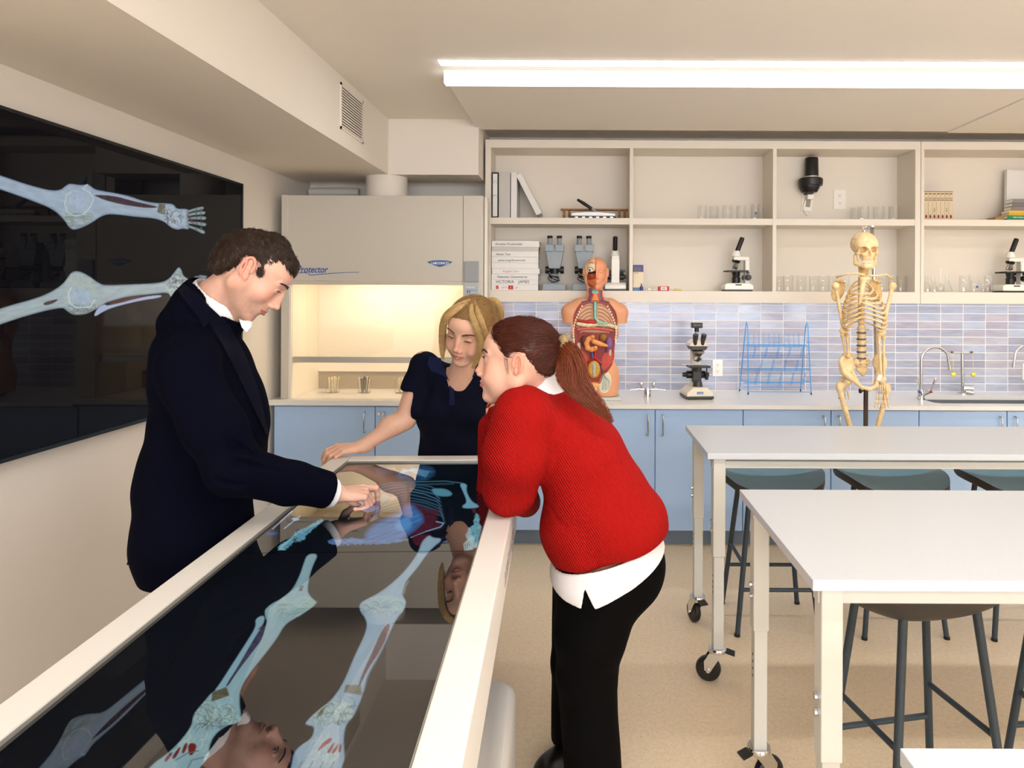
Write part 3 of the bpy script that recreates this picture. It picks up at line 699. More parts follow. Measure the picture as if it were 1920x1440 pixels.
ped = MB(); hh = []
pr = rr(.06, BW-.03, -BL+.15, -.62, .06, 8)
n = len(pr); ztp = .33
vs = []
for (z, ins) in ((.06, 0), (ztp-.03, 0), (ztp-.012, .006), (ztp, .02)):
    pp_ = rr(.02+ins, BW+.012-ins, -BL+.15+ins, -.62-ins, .06, 8); vs += [(x, y, z) for x, y in pp_]
fs = [(r*n+i, r*n+(i+1) % n, (r+1)*n+(i+1) % n, (r+1)*n+i) for r in range(3) for i in range(n)]+[tuple(3*n+i for i in range(n)), tuple(range(n-1, -1, -1))]
ped.add(vs, fs).build('base', BWH, bench, smooth=None)
MB().box(.16, BW-.16, -BL+.5, -.75, ztp, BZ-.134).build('column', mat('bench_grey', (120, 120, 122), rough=.4), bench, smooth=False, bevel=.01)
for x in (.10, BW-.10):
    for y in (-BL+.25, -.72):
        w_ = MB(); w_.lathe([(0, -.014), (.026, -.014), (.03, 0), (.026, .014), (0, .014)], (x, y, .03), 24, Matrix.Rotation(PI/2, 4, 'Y')); w_.box(x-.02, x+.02, y-.02, y+.02, .05, .062); w_.build('caster', BLACKR, bench)
text('lettering', 'anatomage', .085, mat('grey_lettering', (150, 146, 142), rough=.5), bench, (BW+.0004, -1.02, BZ-.105), rot=(PI/2, 0, PI/2))

def bone_set(p):
    bone = (140, 172, 180)
    L1 = [(575.5, 1038), (598, 1038), (587, 1060), (580.8, 1079), (577.3, 1100), (577.3, 1110), (584, 1120.5), (595.7, 1129), (585, 1140), (558, 1157), (534, 1171), (520, 1197), (495.7, 1228), (468, 1263), (450.5, 1290.7), (448.8, 1318.5), (452, 1339), (450.6, 1353), (438, 1358), (426, 1360), (402, 1377.5), (391.5, 1402), (393, 1419), (374, 1440), (345, 1480), (240, 1490), (280, 1436.5), (315, 1412), (339.4, 1388), (360, 1360), (362, 1339), (384.6, 1313), (398.5, 1296), (422.8, 1287), (443.6, 1259.4), (464.4, 1228), (492, 1190), (501, 1165), (497.4, 1158.7), (495.7, 1143), (510, 1131), (525, 1124), (547.8, 1106.7), (561.7, 1079), (568, 1060)]
    p.poly(L1, bone, tex=.10, ts=(7, 22), ang=.55, edge=(84, 116, 128), ew=3)
    p.poly([(478, 1160), (495, 1152), (497, 1165), (482, 1190), (464, 1222), (442, 1258), (422, 1292), (400, 1297), (412, 1282), (440, 1238), (462, 1204), (480, 1175)], (134, 172, 184), edge=(84, 116, 128), ew=2)
    p.poly([(498, 1168), (494, 1195), (474, 1222), (443, 1262), (427, 1288), (423, 1285), (443, 1255), (466, 1215), (484, 1185)], (62, 58, 82), tex=.6, ts=(6, 2), ang=.1)
    p.poly([(483, 1180), (494, 1170), (490, 1180)], (92, 36, 48), a=.8)
    p.poly([(455, 1290), (470, 1262), (488, 1242), (480, 1262), (462, 1290), (450, 1312)], (96, 44, 34), tex=.7, ts=(3, 3), rag=3)
    p.poly([(398, 1298), (425, 1288), (430, 1304), (396, 1316)], (96, 92, 70), tex=.7, ts=(12, 1.2), ang=.15)
    p.clip(L1); p.streaks((545, 1136), (40, 18), 60, (164, 194, 190), 1.4, .45, 31, -.3, .35); p.streaks((555, 1140), (34, 14), 26, (90, 112, 104), 1.2, .4, 32, -.35, .3)
    p.streaks((405, 1335), (38, 20), 80, (176, 204, 196), 1.8, .45, 33, .9, 1.3); p.streaks((405, 1340), (38, 22), 50, (84, 98, 84), 1.6, .5, 34, .9, 1.3)
    p.streaks((362, 1390), (30, 20), 40, (178, 200, 186), 1.8, .5, 35, 2.2, .4)
    for q in ([(385, 1395), (394, 1392), (402, 1398), (396, 1413), (388, 1418), (384, 1408)], [(340, 1410), (346, 1394), (352, 1392), (350, 1404), (344, 1414)], [(322, 1420), (334, 1402), (340, 1400), (334, 1414), (326, 1424)], [(308, 1424), (318, 1412), (324, 1410), (318, 1422), (310, 1430)]):
        qq = [(x-32 if q[0][0] == 385 else x, y) for x, y in q]; p.poly(qq, (112, 34, 30), soft=2)
    p.clip(None); p.line([(330, 1425), (352, 1412), (372, 1408)], (90, 104, 90), 1.6, .7); p.line([(352, 1440), (360, 1425), (392, 1418)], (90, 104, 90), 1.6, .7)
    p.poly([(563, 1098), (569, 1098), (566, 1108), (560, 1108)], (36, 52, 60)); p.line([(564, 1100), (566, 1100), (562, 1106)], (110, 140, 150), 1.0)
    p.poly([(580, 1122), (595, 1129), (560, 1156), (572, 1140)], (150, 180, 158), a=.6, soft=4)
    R1 = [(804, 1002), (812, 1008), (828, 1009), (826, 1016), (818, 1021.6), (802, 1037), (783, 1065), (762, 1089), (757, 1104), (755, 1117), (762, 1127.4), (760, 1138), (755, 1148), (745, 1158), (734.4, 1179.5), (713.6, 1224.6), (689, 1266), (682, 1297.5), (673.6, 1322), (661.5, 1346), (647.6, 1360), (644, 1391), (647.6, 1422.5), (640, 1440), (636, 1500), (530, 1500), (547, 1433), (550, 1412), (562, 1398), (585, 1384), (590, 1361.7), (574.7, 1360), (571, 1355), (595.5, 1332), (623, 1311), (644, 1280), (665, 1228), (684, 1190), (689, 1165.6), (674, 1145), (673.6, 1131), (690, 1122), (713.6, 1110), (748, 1082), (769, 1058), (784.7, 1033.7), (790, 1016)]
    p.poly(R1, (144, 170, 188), tex=.09, ts=(7, 22), ang=.5, edge=(86, 112, 132), ew=3)
    p.poly([(729, 1167), (732, 1176), (715, 1218), (690, 1254), (675, 1286), (672, 1284), (679, 1263), (700, 1218), (715, 1183)], (92, 66, 72), tex=.8, ts=(5, 2), ang=.1)
    p.line([(737, 1172), (716, 1222), (692, 1264), (683, 1296)], (86, 112, 132), 1.4, .6)
    p.clip(R1); p.streaks((716, 1130), (38, 14), 60, (166, 196, 190), 1.4, .45, 41, .1, .3); p.streaks((716, 1138), (34, 12), 26, (98, 118, 120), 1.2, .4, 42, .1, .3)
    p.poly([(648, 1284), (676, 1284), (680, 1304), (645, 1298)], (104, 100, 72), tex=.7, ts=(12, 1.5), a=.85)
    p.streaks((628, 1335), (36, 22), 90, (182, 210, 200), 1.8, .45, 43, .7, 1.2); p.streaks((628, 1335), (38, 24), 50, (84, 96, 80), 1.6, .5, 44, .7, 1.2)
    p.poly([(604, 1340), (612, 1322), (600, 1332), (592, 1348)], (92, 90, 60), tex=.5, ts=(3, 3), a=.9)
    p.streaks((605, 1410), (30, 26), 50, (184, 206, 190), 1.8, .5, 45, 2.1, .4)
    for q in ([(596, 1404), (610, 1388), (622, 1382), (622, 1390), (606, 1400), (596, 1410)], [(612, 1410), (622, 1396), (628, 1390), (624, 1404), (616, 1414)], [(621, 1412), (632, 1396), (636, 1392), (632, 1406), (624, 1414)], [(634, 1408), (638, 1394), (641, 1396), (640, 1408), (636, 1412)]): p.poly(q, (140, 62, 54), soft=2)
    p.clip(None)
    for x in (560, 580, 600, 620): p.line([(x, 1440), (x+6, 1428)], (84, 96, 80), 2, .6)
    p.line([(766, 1090), (760, 1100), (758, 1112)], (130, 126, 100), 1.6, .8)
def paint_lower(P):
    u, v = proj(P); p = Paint(u, v, (2, 7, 13)); bone_set(p); return p.c
def paint_upper(P):
    u, v = proj(P); p = Paint(u, v, (2, 8, 14)); cy = (92, 150, 176)
    p.poly([(745, 884), (762, 875), (790, 873), (812, 878), (816, 888), (800, 899), (775, 903), (752, 900), (742, 893)], (44, 92, 136), soft=9, a=.7, tex=.9, ts=(14, 2.2))
    for k in range(8): p.line([(748+k, 890-k*1.6), (775, 878+k), (805-k, 884+k*1.5)], (110, 160, 196), .8, .5)
    p.poly([(700, 878), (740, 876), (745, 886), (712, 890)], (96, 100, 130), soft=5, a=.5)
    # rib cage lines fanning from the breastbone
    for s in (-1, 1):
        for k in range(9):
            y0 = 906+k*5.2; pts = [(765+s*3, y0), (765+s*(22+k*2), y0+2+k*.8), (765+s*(44+k*2.4), y0+7+k*1.6), (765+s*(56+k*1.5), y0+13+k*2.2)]
            jt = random.Random(k*7+s); al = .35+.35*jt.random(); p.line([(x, y+jt.uniform(-1, 1)) for x, y in pts], cy, .5, al); p.line([(x+2, y+1.6) for x, y in pts], (40, 74, 108), 2.4, .30)
    p.line([(700, 912), (730, 906), (765, 904), (800, 903), (835, 902), (868, 906)], cy, 1.0, .4); p.line([(700, 915), (735, 910), (800, 908), (850, 907)], (60, 104, 140), 2.5, .35)
    p.poly([(808, 916), (836, 916), (850, 926), (842, 931), (820, 930), (812, 924)], (84, 148, 168), soft=3, a=.9)
    p.poly([(860, 905), (877, 907), (874, 920), (884, 940), (898, 947), (897, 953), (868, 954), (866, 948), (876, 942), (868, 922)], (110, 164, 184), soft=2, edge=(50, 90, 110), ew=2)
    p.poly([(884, 953), (893, 955), (892, 962), (887, 962)], (90, 30, 44), a=.9)
    p.poly([(889, 962), (897, 962), (900, 984), (905, 990), (902, 1006), (896, 1014), (900, 1024), (884, 1032), (874, 1030), (884, 1018), (872, 1004), (878, 990), (890, 982)], (104, 160, 176), soft=2, rag=5, tex=.5, ts=(4, 3), edge=(40, 80, 96), ew=2)
    for k in range(5): p.line([(890-k*2, 1008), (886-k*4, 1020), (878-k*3+6, 1030+k*.6)], (150, 200, 206), 1.1, .8)
    # abdomen
    p.poly([(755, 938), (775, 942), (808, 958), (826, 952), (816, 975), (832, 983), (828, 992), (800, 996), (765, 1008), (740, 1000), (750, 960)], (74, 26, 40), soft=6, tex=.5, ts=(8, 4), a=.9)
    p.poly([(764, 945), (778, 950), (796, 973), (785, 986), (768, 1000), (745, 1016), (690, 1016), (684, 1002), (700, 985), (735, 968), (752, 955)], (62, 112, 172), soft=10, tex=.45, ts=(26, 3), ang=-.35)
    p.poly([(745, 975), (765, 968), (775, 985), (760, 998), (738, 990)], (100, 160, 220), soft=6, a=.6)
    p.line([(800, 996), (826, 988), (832, 981), (818, 978)], (120, 160, 200), 1.3, .9); p.line([(770, 1008), (800, 996)], (120, 150, 190), 1.0, .8)
    p.poly([(612, 1014), (640, 1008), (700, 1012), (760, 1008), (768, 1014), (720, 1020), (660, 1021), (618, 1022)], (84, 120, 170), soft=2, rag=5, tex=.6, ts=(9, 2), a=.9)
    p.poly([(770, 1006), (800, 1000), (812, 1006), (795, 1020), (780, 1026)], (74, 22, 34), soft=3, tex=.5, ts=(3, 3))
    # organs near the fingertip
    p.poly([(676, 950), (690, 934), (706, 920), (730, 924), (742, 934), (728, 944), (700, 954), (684, 958)], (54, 56, 92), soft=3, tex=.8, ts=(7, 2), ang=-.3)
    p.poly([(705, 930), (722, 926), (736, 934), (716, 942)], (74, 120, 130), soft=3, a=.8); p.poly([(735, 930), (745, 934), (730, 941)], (140, 84, 110), soft=3, a=.8)
    for r in (10, 14, 18): p.line([(692+r*math.cos(t), 948+.6*r*math.sin(t)) for t in [k*.35 for k in range(12)]], (92, 130, 180), 1.2, .8)
    # forearm and hand at the left
    p.poly([(603, 972), (610, 974), (578, 1000), (570, 1014), (552, 1016), (545, 1024), (534, 1032), (520, 1031), (524, 1022), (545, 1008), (560, 992), (574, 990), (590, 978)], (96, 152, 172), soft=2, rag=4, tex=.4, ts=(4, 3), edge=(40, 80, 96), ew=2)
    p.poly([(549, 1012), (558, 1008), (552, 1016)], (60, 30, 44), a=.8)
    for k in range(5): p.line([(548-k*2, 1008+k*2), (536-k*3, 1020+k), (522+k*3, 1031)], (140, 190, 200), 1.0, .8)
    # interface marks
    for a, b in (((511, 992), (548, 958)), ((533, 991), (562, 968))): p.line([a, b], (170, 190, 220), .9, .9)
    p.poly([(546, 972), (556, 970), (562, 974), (552, 977)], (150, 180, 216), soft=2); p.poly([(500, 998), (522, 997), (520, 1003), (500, 1004)], (14, 66, 140), soft=2, a=.8, tex=.5, ts=(2, 2))
    bone_set(p)
    return p.c
# the two displays under one sheet of glass: local rectangle of the screen
def bl(x, y, z=BZ-.009): return BM @ Vector((x, y, z))
sx0, sx1, sy1 = bd_+.003, BW-bd_-.003, -bd_-.012
seam = (BM.inverted() @ atz(740, 1034.5, BZ-.009)).y
def strip_screen(name, ya, yb, fn, nx, step):
    o = bl(sx0, ya); ex = bl(sx1, ya)-o; ey = bl(sx0, yb)-o
    return screen_mesh(name, o, ex, ey, nx, int((yb-ya)/step), fn, bench, .62, 2.4)
strip_screen('upper_screen', seam+.0015, sy1, paint_upper, 420, .0022)
strip_screen('lower_screen', -BL+bd_, seam-.0015, paint_lower, 480, .0014)
# ---------------------------------------------------------------- smooth body modelling: signed distances meshed by surface nets
def relax_mesh(V, Fc):
    A = np.zeros_like(V); c = np.zeros(len(V), np.float32)
    for i in range(4):
        a, b = Fc[:, i], Fc[:, (i+1) % 4]; np.add.at(A, a, V[b]); np.add.at(c, a, 1); np.add.at(A, b, V[a]); np.add.at(c, b, 1)
    return V*.5+.5*A/np.maximum(c, 1)[:, None]
class Sdf:
    def __init__(s): s.p = []; s.M = Matrix.Identity(4); s.s = 1.0
    def frame(s, M=None, sc=1.0): s.M = M if M is not None else Matrix.Identity(4); s.s = sc; return s
    def _pt(s, c): v = s.M @ Vector(c); return np.array(v, np.float32)
    def rc(s, a, b, r1, r2=None, k=.01, op='u'):
        r2 = r1 if r2 is None else r2; a = s._pt(a); b = s._pt(b); r1 *= s.s; r2 *= s.s
        s.p.append((op, 'rc', (a, b, r1, r2), k*s.s, (a+b)/2, float(np.linalg.norm(b-a))/2+max(r1, r2))); return s
    def el(s, c, r, k=.01, op='u', R=None):
        c = s._pt(c); r = np.array(r if not isinstance(r, (int, float)) else (r,)*3, np.float32)*s.s
        RR = s.M.to_3x3().normalized() @ (R if R is not None else Matrix.Identity(3))
        s.p.append((op, 'el', (c, r, np.array(RR, np.float32)), k*s.s, c, float(r.max()))); return s
    def bx(s, c, h, rad=.01, k=.005, op='u', R=None):
        c = s._pt(c); h = np.array(h, np.float32)*s.s; RR = s.M.to_3x3().normalized() @ (R if R is not None else Matrix.Identity(3))
        s.p.append((op, 'bx', (c, h-rad*s.s, np.array(RR, np.float32), rad*s.s), k*s.s, c, float(np.linalg.norm(h)))); return s
    def fn(s, f, c=None, rad=None, k=.005, op='u', local=True):
        Mi = np.array(s.M.inverted(), np.float32) if local else None
        s.p.append((op, 'fn', (f, Mi, s.s if local else 1.0), k*s.s, s._pt(c) if c is not None else None, rad)); return s
    def half(s, p, nrm, k=.004, op='s'):     # remove (op s) everything on the side nrm points to
        p = s._pt(p); n_ = np.array((s.M.to_3x3() @ Vector(nrm)).normalized(), np.float32)
        s.p.append((op, 'hp', (p, n_), k, None, None)); return s
    def cull(s, c, rad):
        out = []
        for q in s.p:
            if q[5] is None or q[4] is None or np.linalg.norm(q[4]-c) < q[5]+rad+q[3]*1.5+.004: out.append(q)
            elif q[0] == 'i': out.append(q)
        return out
    def ev(s, P, pr=None):
        pr = s.p if pr is None else pr; D = np.full(len(P), 1.0, np.float32)
        for op, kd, a, k, _, _ in pr:
            if kd == 'rc':
                e = a[1]-a[0]; L2 = max(float(e @ e), 1e-12); q = P-a[0]; t = np.clip(q @ e/L2, 0, 1)
                d = np.sqrt(((q-t[:, None]*e)**2).sum(1))-(a[2]+(a[3]-a[2])*t)
            elif kd == 'el':
                q = (P-a[0]) @ a[2]; q1 = q/a[1]; k0 = np.sqrt((q1*q1).sum(1)); q2 = q1/a[1]; k1 = np.sqrt((q2*q2).sum(1))
                d = k0*(k0-1)/np.maximum(k1, 1e-6)
            elif kd == 'bx':
                q = np.abs((P-a[0]) @ a[2])-a[1]; d = np.sqrt((np.maximum(q, 0)**2).sum(1))+np.minimum(q.max(1), 0)-a[3]
            elif kd == 'hp':
                d = -((P-a[0]) @ a[1])
            else:
                Q = P if a[1] is None else P @ a[1][:3, :3].T+a[1][:3, 3]; d = a[0](Q, D)*a[2] if op != 'd' else a[0](Q, D)
            if op == 'd': D = D+d.astype(np.float32); continue
            if op == 'u': h = np.clip(.5+.5*(D-d)/k, 0, 1); D = D*(1-h)+d*h-k*h*(1-h)
            else:
                if op == 's': d = -d
                h = np.clip(.5-.5*(D-d)/k, 0, 1); D = D*(1-h)+d*h+k*h*(1-h)
            D = D.astype(np.float32)
        return D
    def grad(s, P, e=.0012):
        g = np.stack([s.ev(P+np.array(v, np.float32)*e)-s.ev(P-np.array(v, np.float32)*e) for v in ((1, 0, 0), (0, 1, 0), (0, 0, 1))], 1)
        return g/np.maximum(np.linalg.norm(g, axis=1, keepdims=True), 1e-6)
    def hit(s, u, v, d0=.8, off=0.0):       # first surface point seen through a picture point
        o = np.array((0, 0, EYE), np.float32); dr = at(u, v, 1.0)-Vector((0, 0, EYE)); dr = np.array(dr.normalized(), np.float32); t = d0
        for _ in range(120):
            d = float(s.ev((o+dr*t)[None])[0])-off
            if d < .0006: break
            t += max(d*.7, .0005)
            if t > 6: return None
        return Vector((o+dr*t).tolist())
    def mesh(s, h, lo=None, hi=None):
        us = [q for q in s.p if q[0] == 'u' and q[5] is not None]
        mn = np.min([q[4]-q[5] for q in us], 0)-.03; mx = np.max([q[4]+q[5] for q in us], 0)+.03
        if lo is not None: mn = np.maximum(mn, lo); mx = np.minimum(mx, hi)
        B = 12; bs = B*h; nb = np.ceil((mx-mn)/bs).astype(int); g = np.stack(np.meshgrid(*[np.arange(k) for k in nb], indexing='ij'), -1).reshape(-1, 3)
        cen = (mn+(g+.5)*bs).astype(np.float32); act = np.zeros(len(cen), bool)
        for i in range(0, len(cen), 60000): act[i:i+60000] = np.abs(s.ev(cen[i:i+60000])) < bs*1.25
        N = (nb*B+2).astype(np.int64); keys = []; pos = []; quads = []
        r = np.arange(B+1); lg = np.stack(np.meshgrid(r, r, r, indexing='ij'), -1)
        offs = [(a, b, c) for a in (0, 1) for b in (0, 1) for c in (0, 1)]
        edges = [(i, j) for i in range(8) for j in range(i+1, 8) if sum(abs(offs[i][q]-offs[j][q]) for q in range(3)) == 1]
        for b in np.nonzero(act)[0]:
            base = g[b]*B; pr = s.cull(cen[b], bs*.87)
            if not any(q[0] == 'u' for q in pr): continue
            G = lg+base; P = (mn+G.reshape(-1, 3)*h).astype(np.float32); d = s.ev(P, pr).reshape(B+1, B+1, B+1)
            if d.min() > 0 or d.max() < 0: continue
            c = [d[o[0]:B+o[0], o[1]:B+o[1], o[2]:B+o[2]] for o in offs]; st_ = np.stack(c, 0); neg = st_ < 0; m = neg.any(0) & ~neg.all(0)
            if not m.any(): continue
            idx = np.argwhere(m); val = st_[:, m]; acc = np.zeros((len(idx), 3)); cnt = np.zeros(len(idx))
            for i, j in edges:
                a, bb = val[i], val[j]; cr = (a < 0) != (bb < 0); t = np.where(cr, a/np.where(cr, a-bb, 1), 0)
                oi, oj = np.array(offs[i]), np.array(offs[j]); acc += cr[:, None]*(oi+t[:, None]*(oj-oi)); cnt += cr
            gi = idx+base; keys.append((gi[:, 0]*N[1]+gi[:, 1])*N[2]+gi[:, 2]); pos.append(mn+(gi+acc/cnt[:, None])*h)
            for ax in range(3):
                sl0 = [slice(0, B)]*3; sl1 = [slice(0, B)]*3; sl1[ax] = slice(1, B+1)
                A = d[tuple(sl0)] < 0; Bb = d[tuple(sl1)] < 0; e = np.argwhere(A != Bb)
                if not len(e): continue
                fl = A[tuple(e.T)]; e = e+base; u_, v_ = (ax+1) % 3, (ax+2) % 3; q = []
                for du, dv in ((-1, -1), (0, -1), (0, 0), (-1, 0)):
                    x = e.copy(); x[:, u_] += du; x[:, v_] += dv; q.append((x[:, 0]*N[1]+x[:, 1])*N[2]+x[:, 2])
                q = np.stack(q, 1); q[~fl] = q[~fl][:, ::-1]; quads.append(q)
        K = np.concatenate(keys); Pn = np.concatenate(pos); K, ui = np.unique(K, return_index=True); Pn = Pn[ui]
        Q = np.concatenate(quads); ix = np.searchsorted(K, Q); ix = np.minimum(ix, len(K)-1); ok = (K[ix] == Q).all(1)
        return Pn.astype(np.float32), ix[ok]
    def build(s, name, h, m, parent=None, colf=None, regions=None, relax=0):
        Vs, Fs, o = [], [], 0
        for (hh, lo, hi) in (regions or [(h, None, None)]):
            V, Fc = s.mesh(hh, lo, hi)
            Vs.append(V); Fs.append(Fc+o); o += len(V)
        V = np.concatenate(Vs); Fc = np.concatenate(Fs)
        for _ in range(relax): V = relax_mesh(V, Fc)
        me = mesh_np(name, V, Fc)
        if colf is not None:
            C = colf(V)
            if len(C) == len(me.vertices):
                a = me.color_attributes.new('col', 'FLOAT_COLOR', 'POINT'); a.data.foreach_set('color', np.concatenate([C, np.ones((len(C), 1))], 1).astype(np.float32).ravel())
        ob = bpy.data.objects.new(name, me); COL.objects.link(ob); me.materials.append(m)
        if parent is not None: ob.parent = parent; ob.matrix_parent_inverse = parent_matrix(parent).inverted()
        return ob
def strands(name, paths, r, m, parent=None, sides=3, taper=.5):
    """paths: array (n, k, 3); one mesh of thin tapering hairs"""
    P = np.asarray(paths, np.float32); n, k, _ = P.shape
    T = np.gradient(P, axis=1); T /= np.maximum(np.linalg.norm(T, axis=2, keepdims=True), 1e-9)
    ref = np.array((.31, .87, .38), np.float32); A = np.cross(T, ref); A /= np.maximum(np.linalg.norm(A, axis=2, keepdims=True), 1e-6); Bn = np.cross(T, A)
    tt = np.linspace(0, 1, k); rad = r*(np.minimum(1, .4+tt*6)*(1-(1-taper)*tt**2))
    rad = np.broadcast_to(rad, (n, k)) if np.ndim(r) == 0 else np.asarray(r)[:, None]*(np.minimum(1, .4+tt*6)*(1-(1-taper)*tt**2))
    V = np.stack([P+(A*math.cos(2*PI*q/sides)+Bn*math.sin(2*PI*q/sides))*rad[..., None] for q in range(sides)], 2).reshape(-1, 3)
    i = np.arange(n)[:, None, None]*k*sides; j = np.arange(k-1)[None, :, None]*sides; q = np.arange(sides)[None, None, :]; q2 = (q+1) % sides
    Fc = np.stack([i+j+q, i+j+q2, i+j+sides+q2, i+j+sides+q], -1).reshape(-1, 4)
    me = mesh_np(name, V, Fc); me.materials.append(m); ob = bpy.data.objects.new(name, me); COL.objects.link(ob)
    if parent is not None: ob.parent = parent; ob.matrix_parent_inverse = parent_matrix(parent).inverted()
    return ob
def xf(M, P): P = np.asarray(P, float); A = np.array(M); return P @ A[:3, :3].T+A[:3, 3]
def to_parent(o, p): o.parent = p; o.matrix_parent_inverse = parent_matrix(p).inverted() if p.parent is None else (parent_matrix(p.parent)).inverted(); return o
def rot3(yaw, pitch, roll): return (Matrix.Rotation(math.radians(yaw), 3, 'Z') @ Matrix.Rotation(math.radians(pitch), 3, 'Y') @ Matrix.Rotation(math.radians(roll), 3, 'X'))
def head_matrix(local, world, yaw, pitch, roll, s):
    R = rot3(yaw, pitch, roll); o = world-R @ (Vector(local)*s); return Matrix.Translation(o) @ R.to_4x4() @ Matrix.Scale(s, 4)

def head_sdf(S, M, s, fem=False, eye_open=.0045, lid=0.0, smile=0.0, back=0.0, fore=0.0, es=1.0, er=0.0):
    S.frame(M, s); f = 1 if not fem else 0
    S.el((-.004, 0, .028), (.090, .074, .074), .01)
    S.el((-.03-back, 0, .015-back*.3), (.066+back*.2, .072, .07), .02)
    S.el((.036-fore, 0, .034), (.058, .061, .046), .02)
    S.el((.030, 0, -.034), (.058, .056, .078), .025)
    for y in (-1, 1):
        jr = .027 if f else .021
        S.rc((-.006, y*.052, -.052-.004*f), (.062, y*.014, -.102), jr, .019 if f else .017, .022)
        S.el((-.002, y*.058, -.035), (.022, .016, .03), .02)
        S.el((.054, y*.036, -.030), (.024, .022, .024), .025)
        S.rc((.083, y*.012, .016), (.072, y*.044, .016), .009 if f else .0075, .007, .014)
    S.el((.074, 0, -.104-.003*f), (.018, .020, .016), .015)
    S.el((.076-.003*(1-f), 0, -.068), (.023, .028, .028), .016)
    for y in (-1, 1): S.el((.101, y*.032, -.001), (.017, .0175, .0115), .014, op='s')
    # nose
    S.el((.084, 0, -.016), (.021, .0125, .030), .010)
    S.rc((.086, 0, .012), (.109-.003*(1-f), 0, -.034), .0062+.0006*f, .0072+.0013*f, .010)
    S.el((.1105-.003*(1-f), 0, -.0395+.002*(1-f)), (.0088+.0012*f, .0082+.001*f, .0078+.0007*f), .007)
    for y in (-1, 1):
        S.el((.0985, y*.0115, -.0445), (.0110, .0070, .0072), .006)
        S.el((.1045, y*.0062, -.0515), (.0052, .0032, .0040), .002, op='s')
    if not f:
        for y in (-1, 1): S.el((.044, y*.036, -.054), (.028, .024, .034), .025)
    # lips
    z0 = -.0655; up = .0045*smile; lx = -.0030*(1-f)
    for y in (-1, 1):
        S.rc((.1000+lx, y*.004, z0), (.0855, y*.0245, z0-.0025+up), .0046, .0020, .004)
        S.rc((.0985+lx, 0, z0-.0115), (.0845, y*.0215, z0-.0065+up), .0056, .0022, .005)
        S.rc((.1060+lx, y*.001, z0-.0052), (.0875, y*.0265, z0-.0040+up*1.4), .0013, .0010, .0025, op='s')
        if smile: S.el((.066, y*.038, -.050), (.018, .014, .014), .016)
    S.el((.101, 0, -.0865), (.010, .02, .0055), .008, op='s')
    # eyes
    for y in (-1, 1):
        S.el((.0735, y*.0315, -.002), (.0138, .0146, .0136), .0035)
        S.el((.0885, y*.0315, -.002-lid), (.0105, .0128, eye_open), .0012, op='s', R=Matrix.Rotation(-y*.12, 3, 'X'))
        S.rc((.0868, y*.020, .0035-lid*.9+eye_open*.35), (.0815, y*.044, .0022-lid*.9+eye_open*.35), .0016, .0014, .003)
    # ears
    ce, se = math.cos(math.radians(er)), math.sin(math.radians(er))
    for y in (-1, 1):
        ctr = Vector((-.010, y*.0765, -.004))
        def E(x, yy, z): x, z = x*es, z*es; return ctr+Vector((x*ce-z*se, yy*y, x*se+z*ce))
        RE = Matrix.Rotation(-math.radians(er), 3, 'Y')
        def X(c, r, k, op='u'): S.el(c, (r[0]*es, r[1], r[2]*es), k, op=op, R=RE)
        pts = []
        for i in range(13):
            a = math.radians(-70+i*270/12)
            pts.append(E(-math.cos(a)*.0165*(1 if math.cos(a) > 0 else .9)-.002, .006+.006*max(0, math.cos(a)), math.sin(a)*.029+.002))
        for i in range(12): S.rc(pts[i], pts[i+1], .0034, .0034, .003)
        X(E(-.003, -.001, .001), (.0145, .0065, .026), .006); X(E(.003, .003, -.026), (.0075, .005, .0095), .006)
        X(E(.0005, .0085, -.002), (.0085, .0095, .0125), .002, 's'); X(E(-.004, .0085, .015), (.0065, .0065, .0085), .002, 's'); X(E(.005, .002, -.004), (.0035, .009, .0045), .002, 's')
        S.rc(E(-.010, .009, .016), E(-.009, .008, -.016), .0024, .0026, .004)
        X(E(.010, .004, -.004), (.004, .004, .007), .004)
    S.frame()
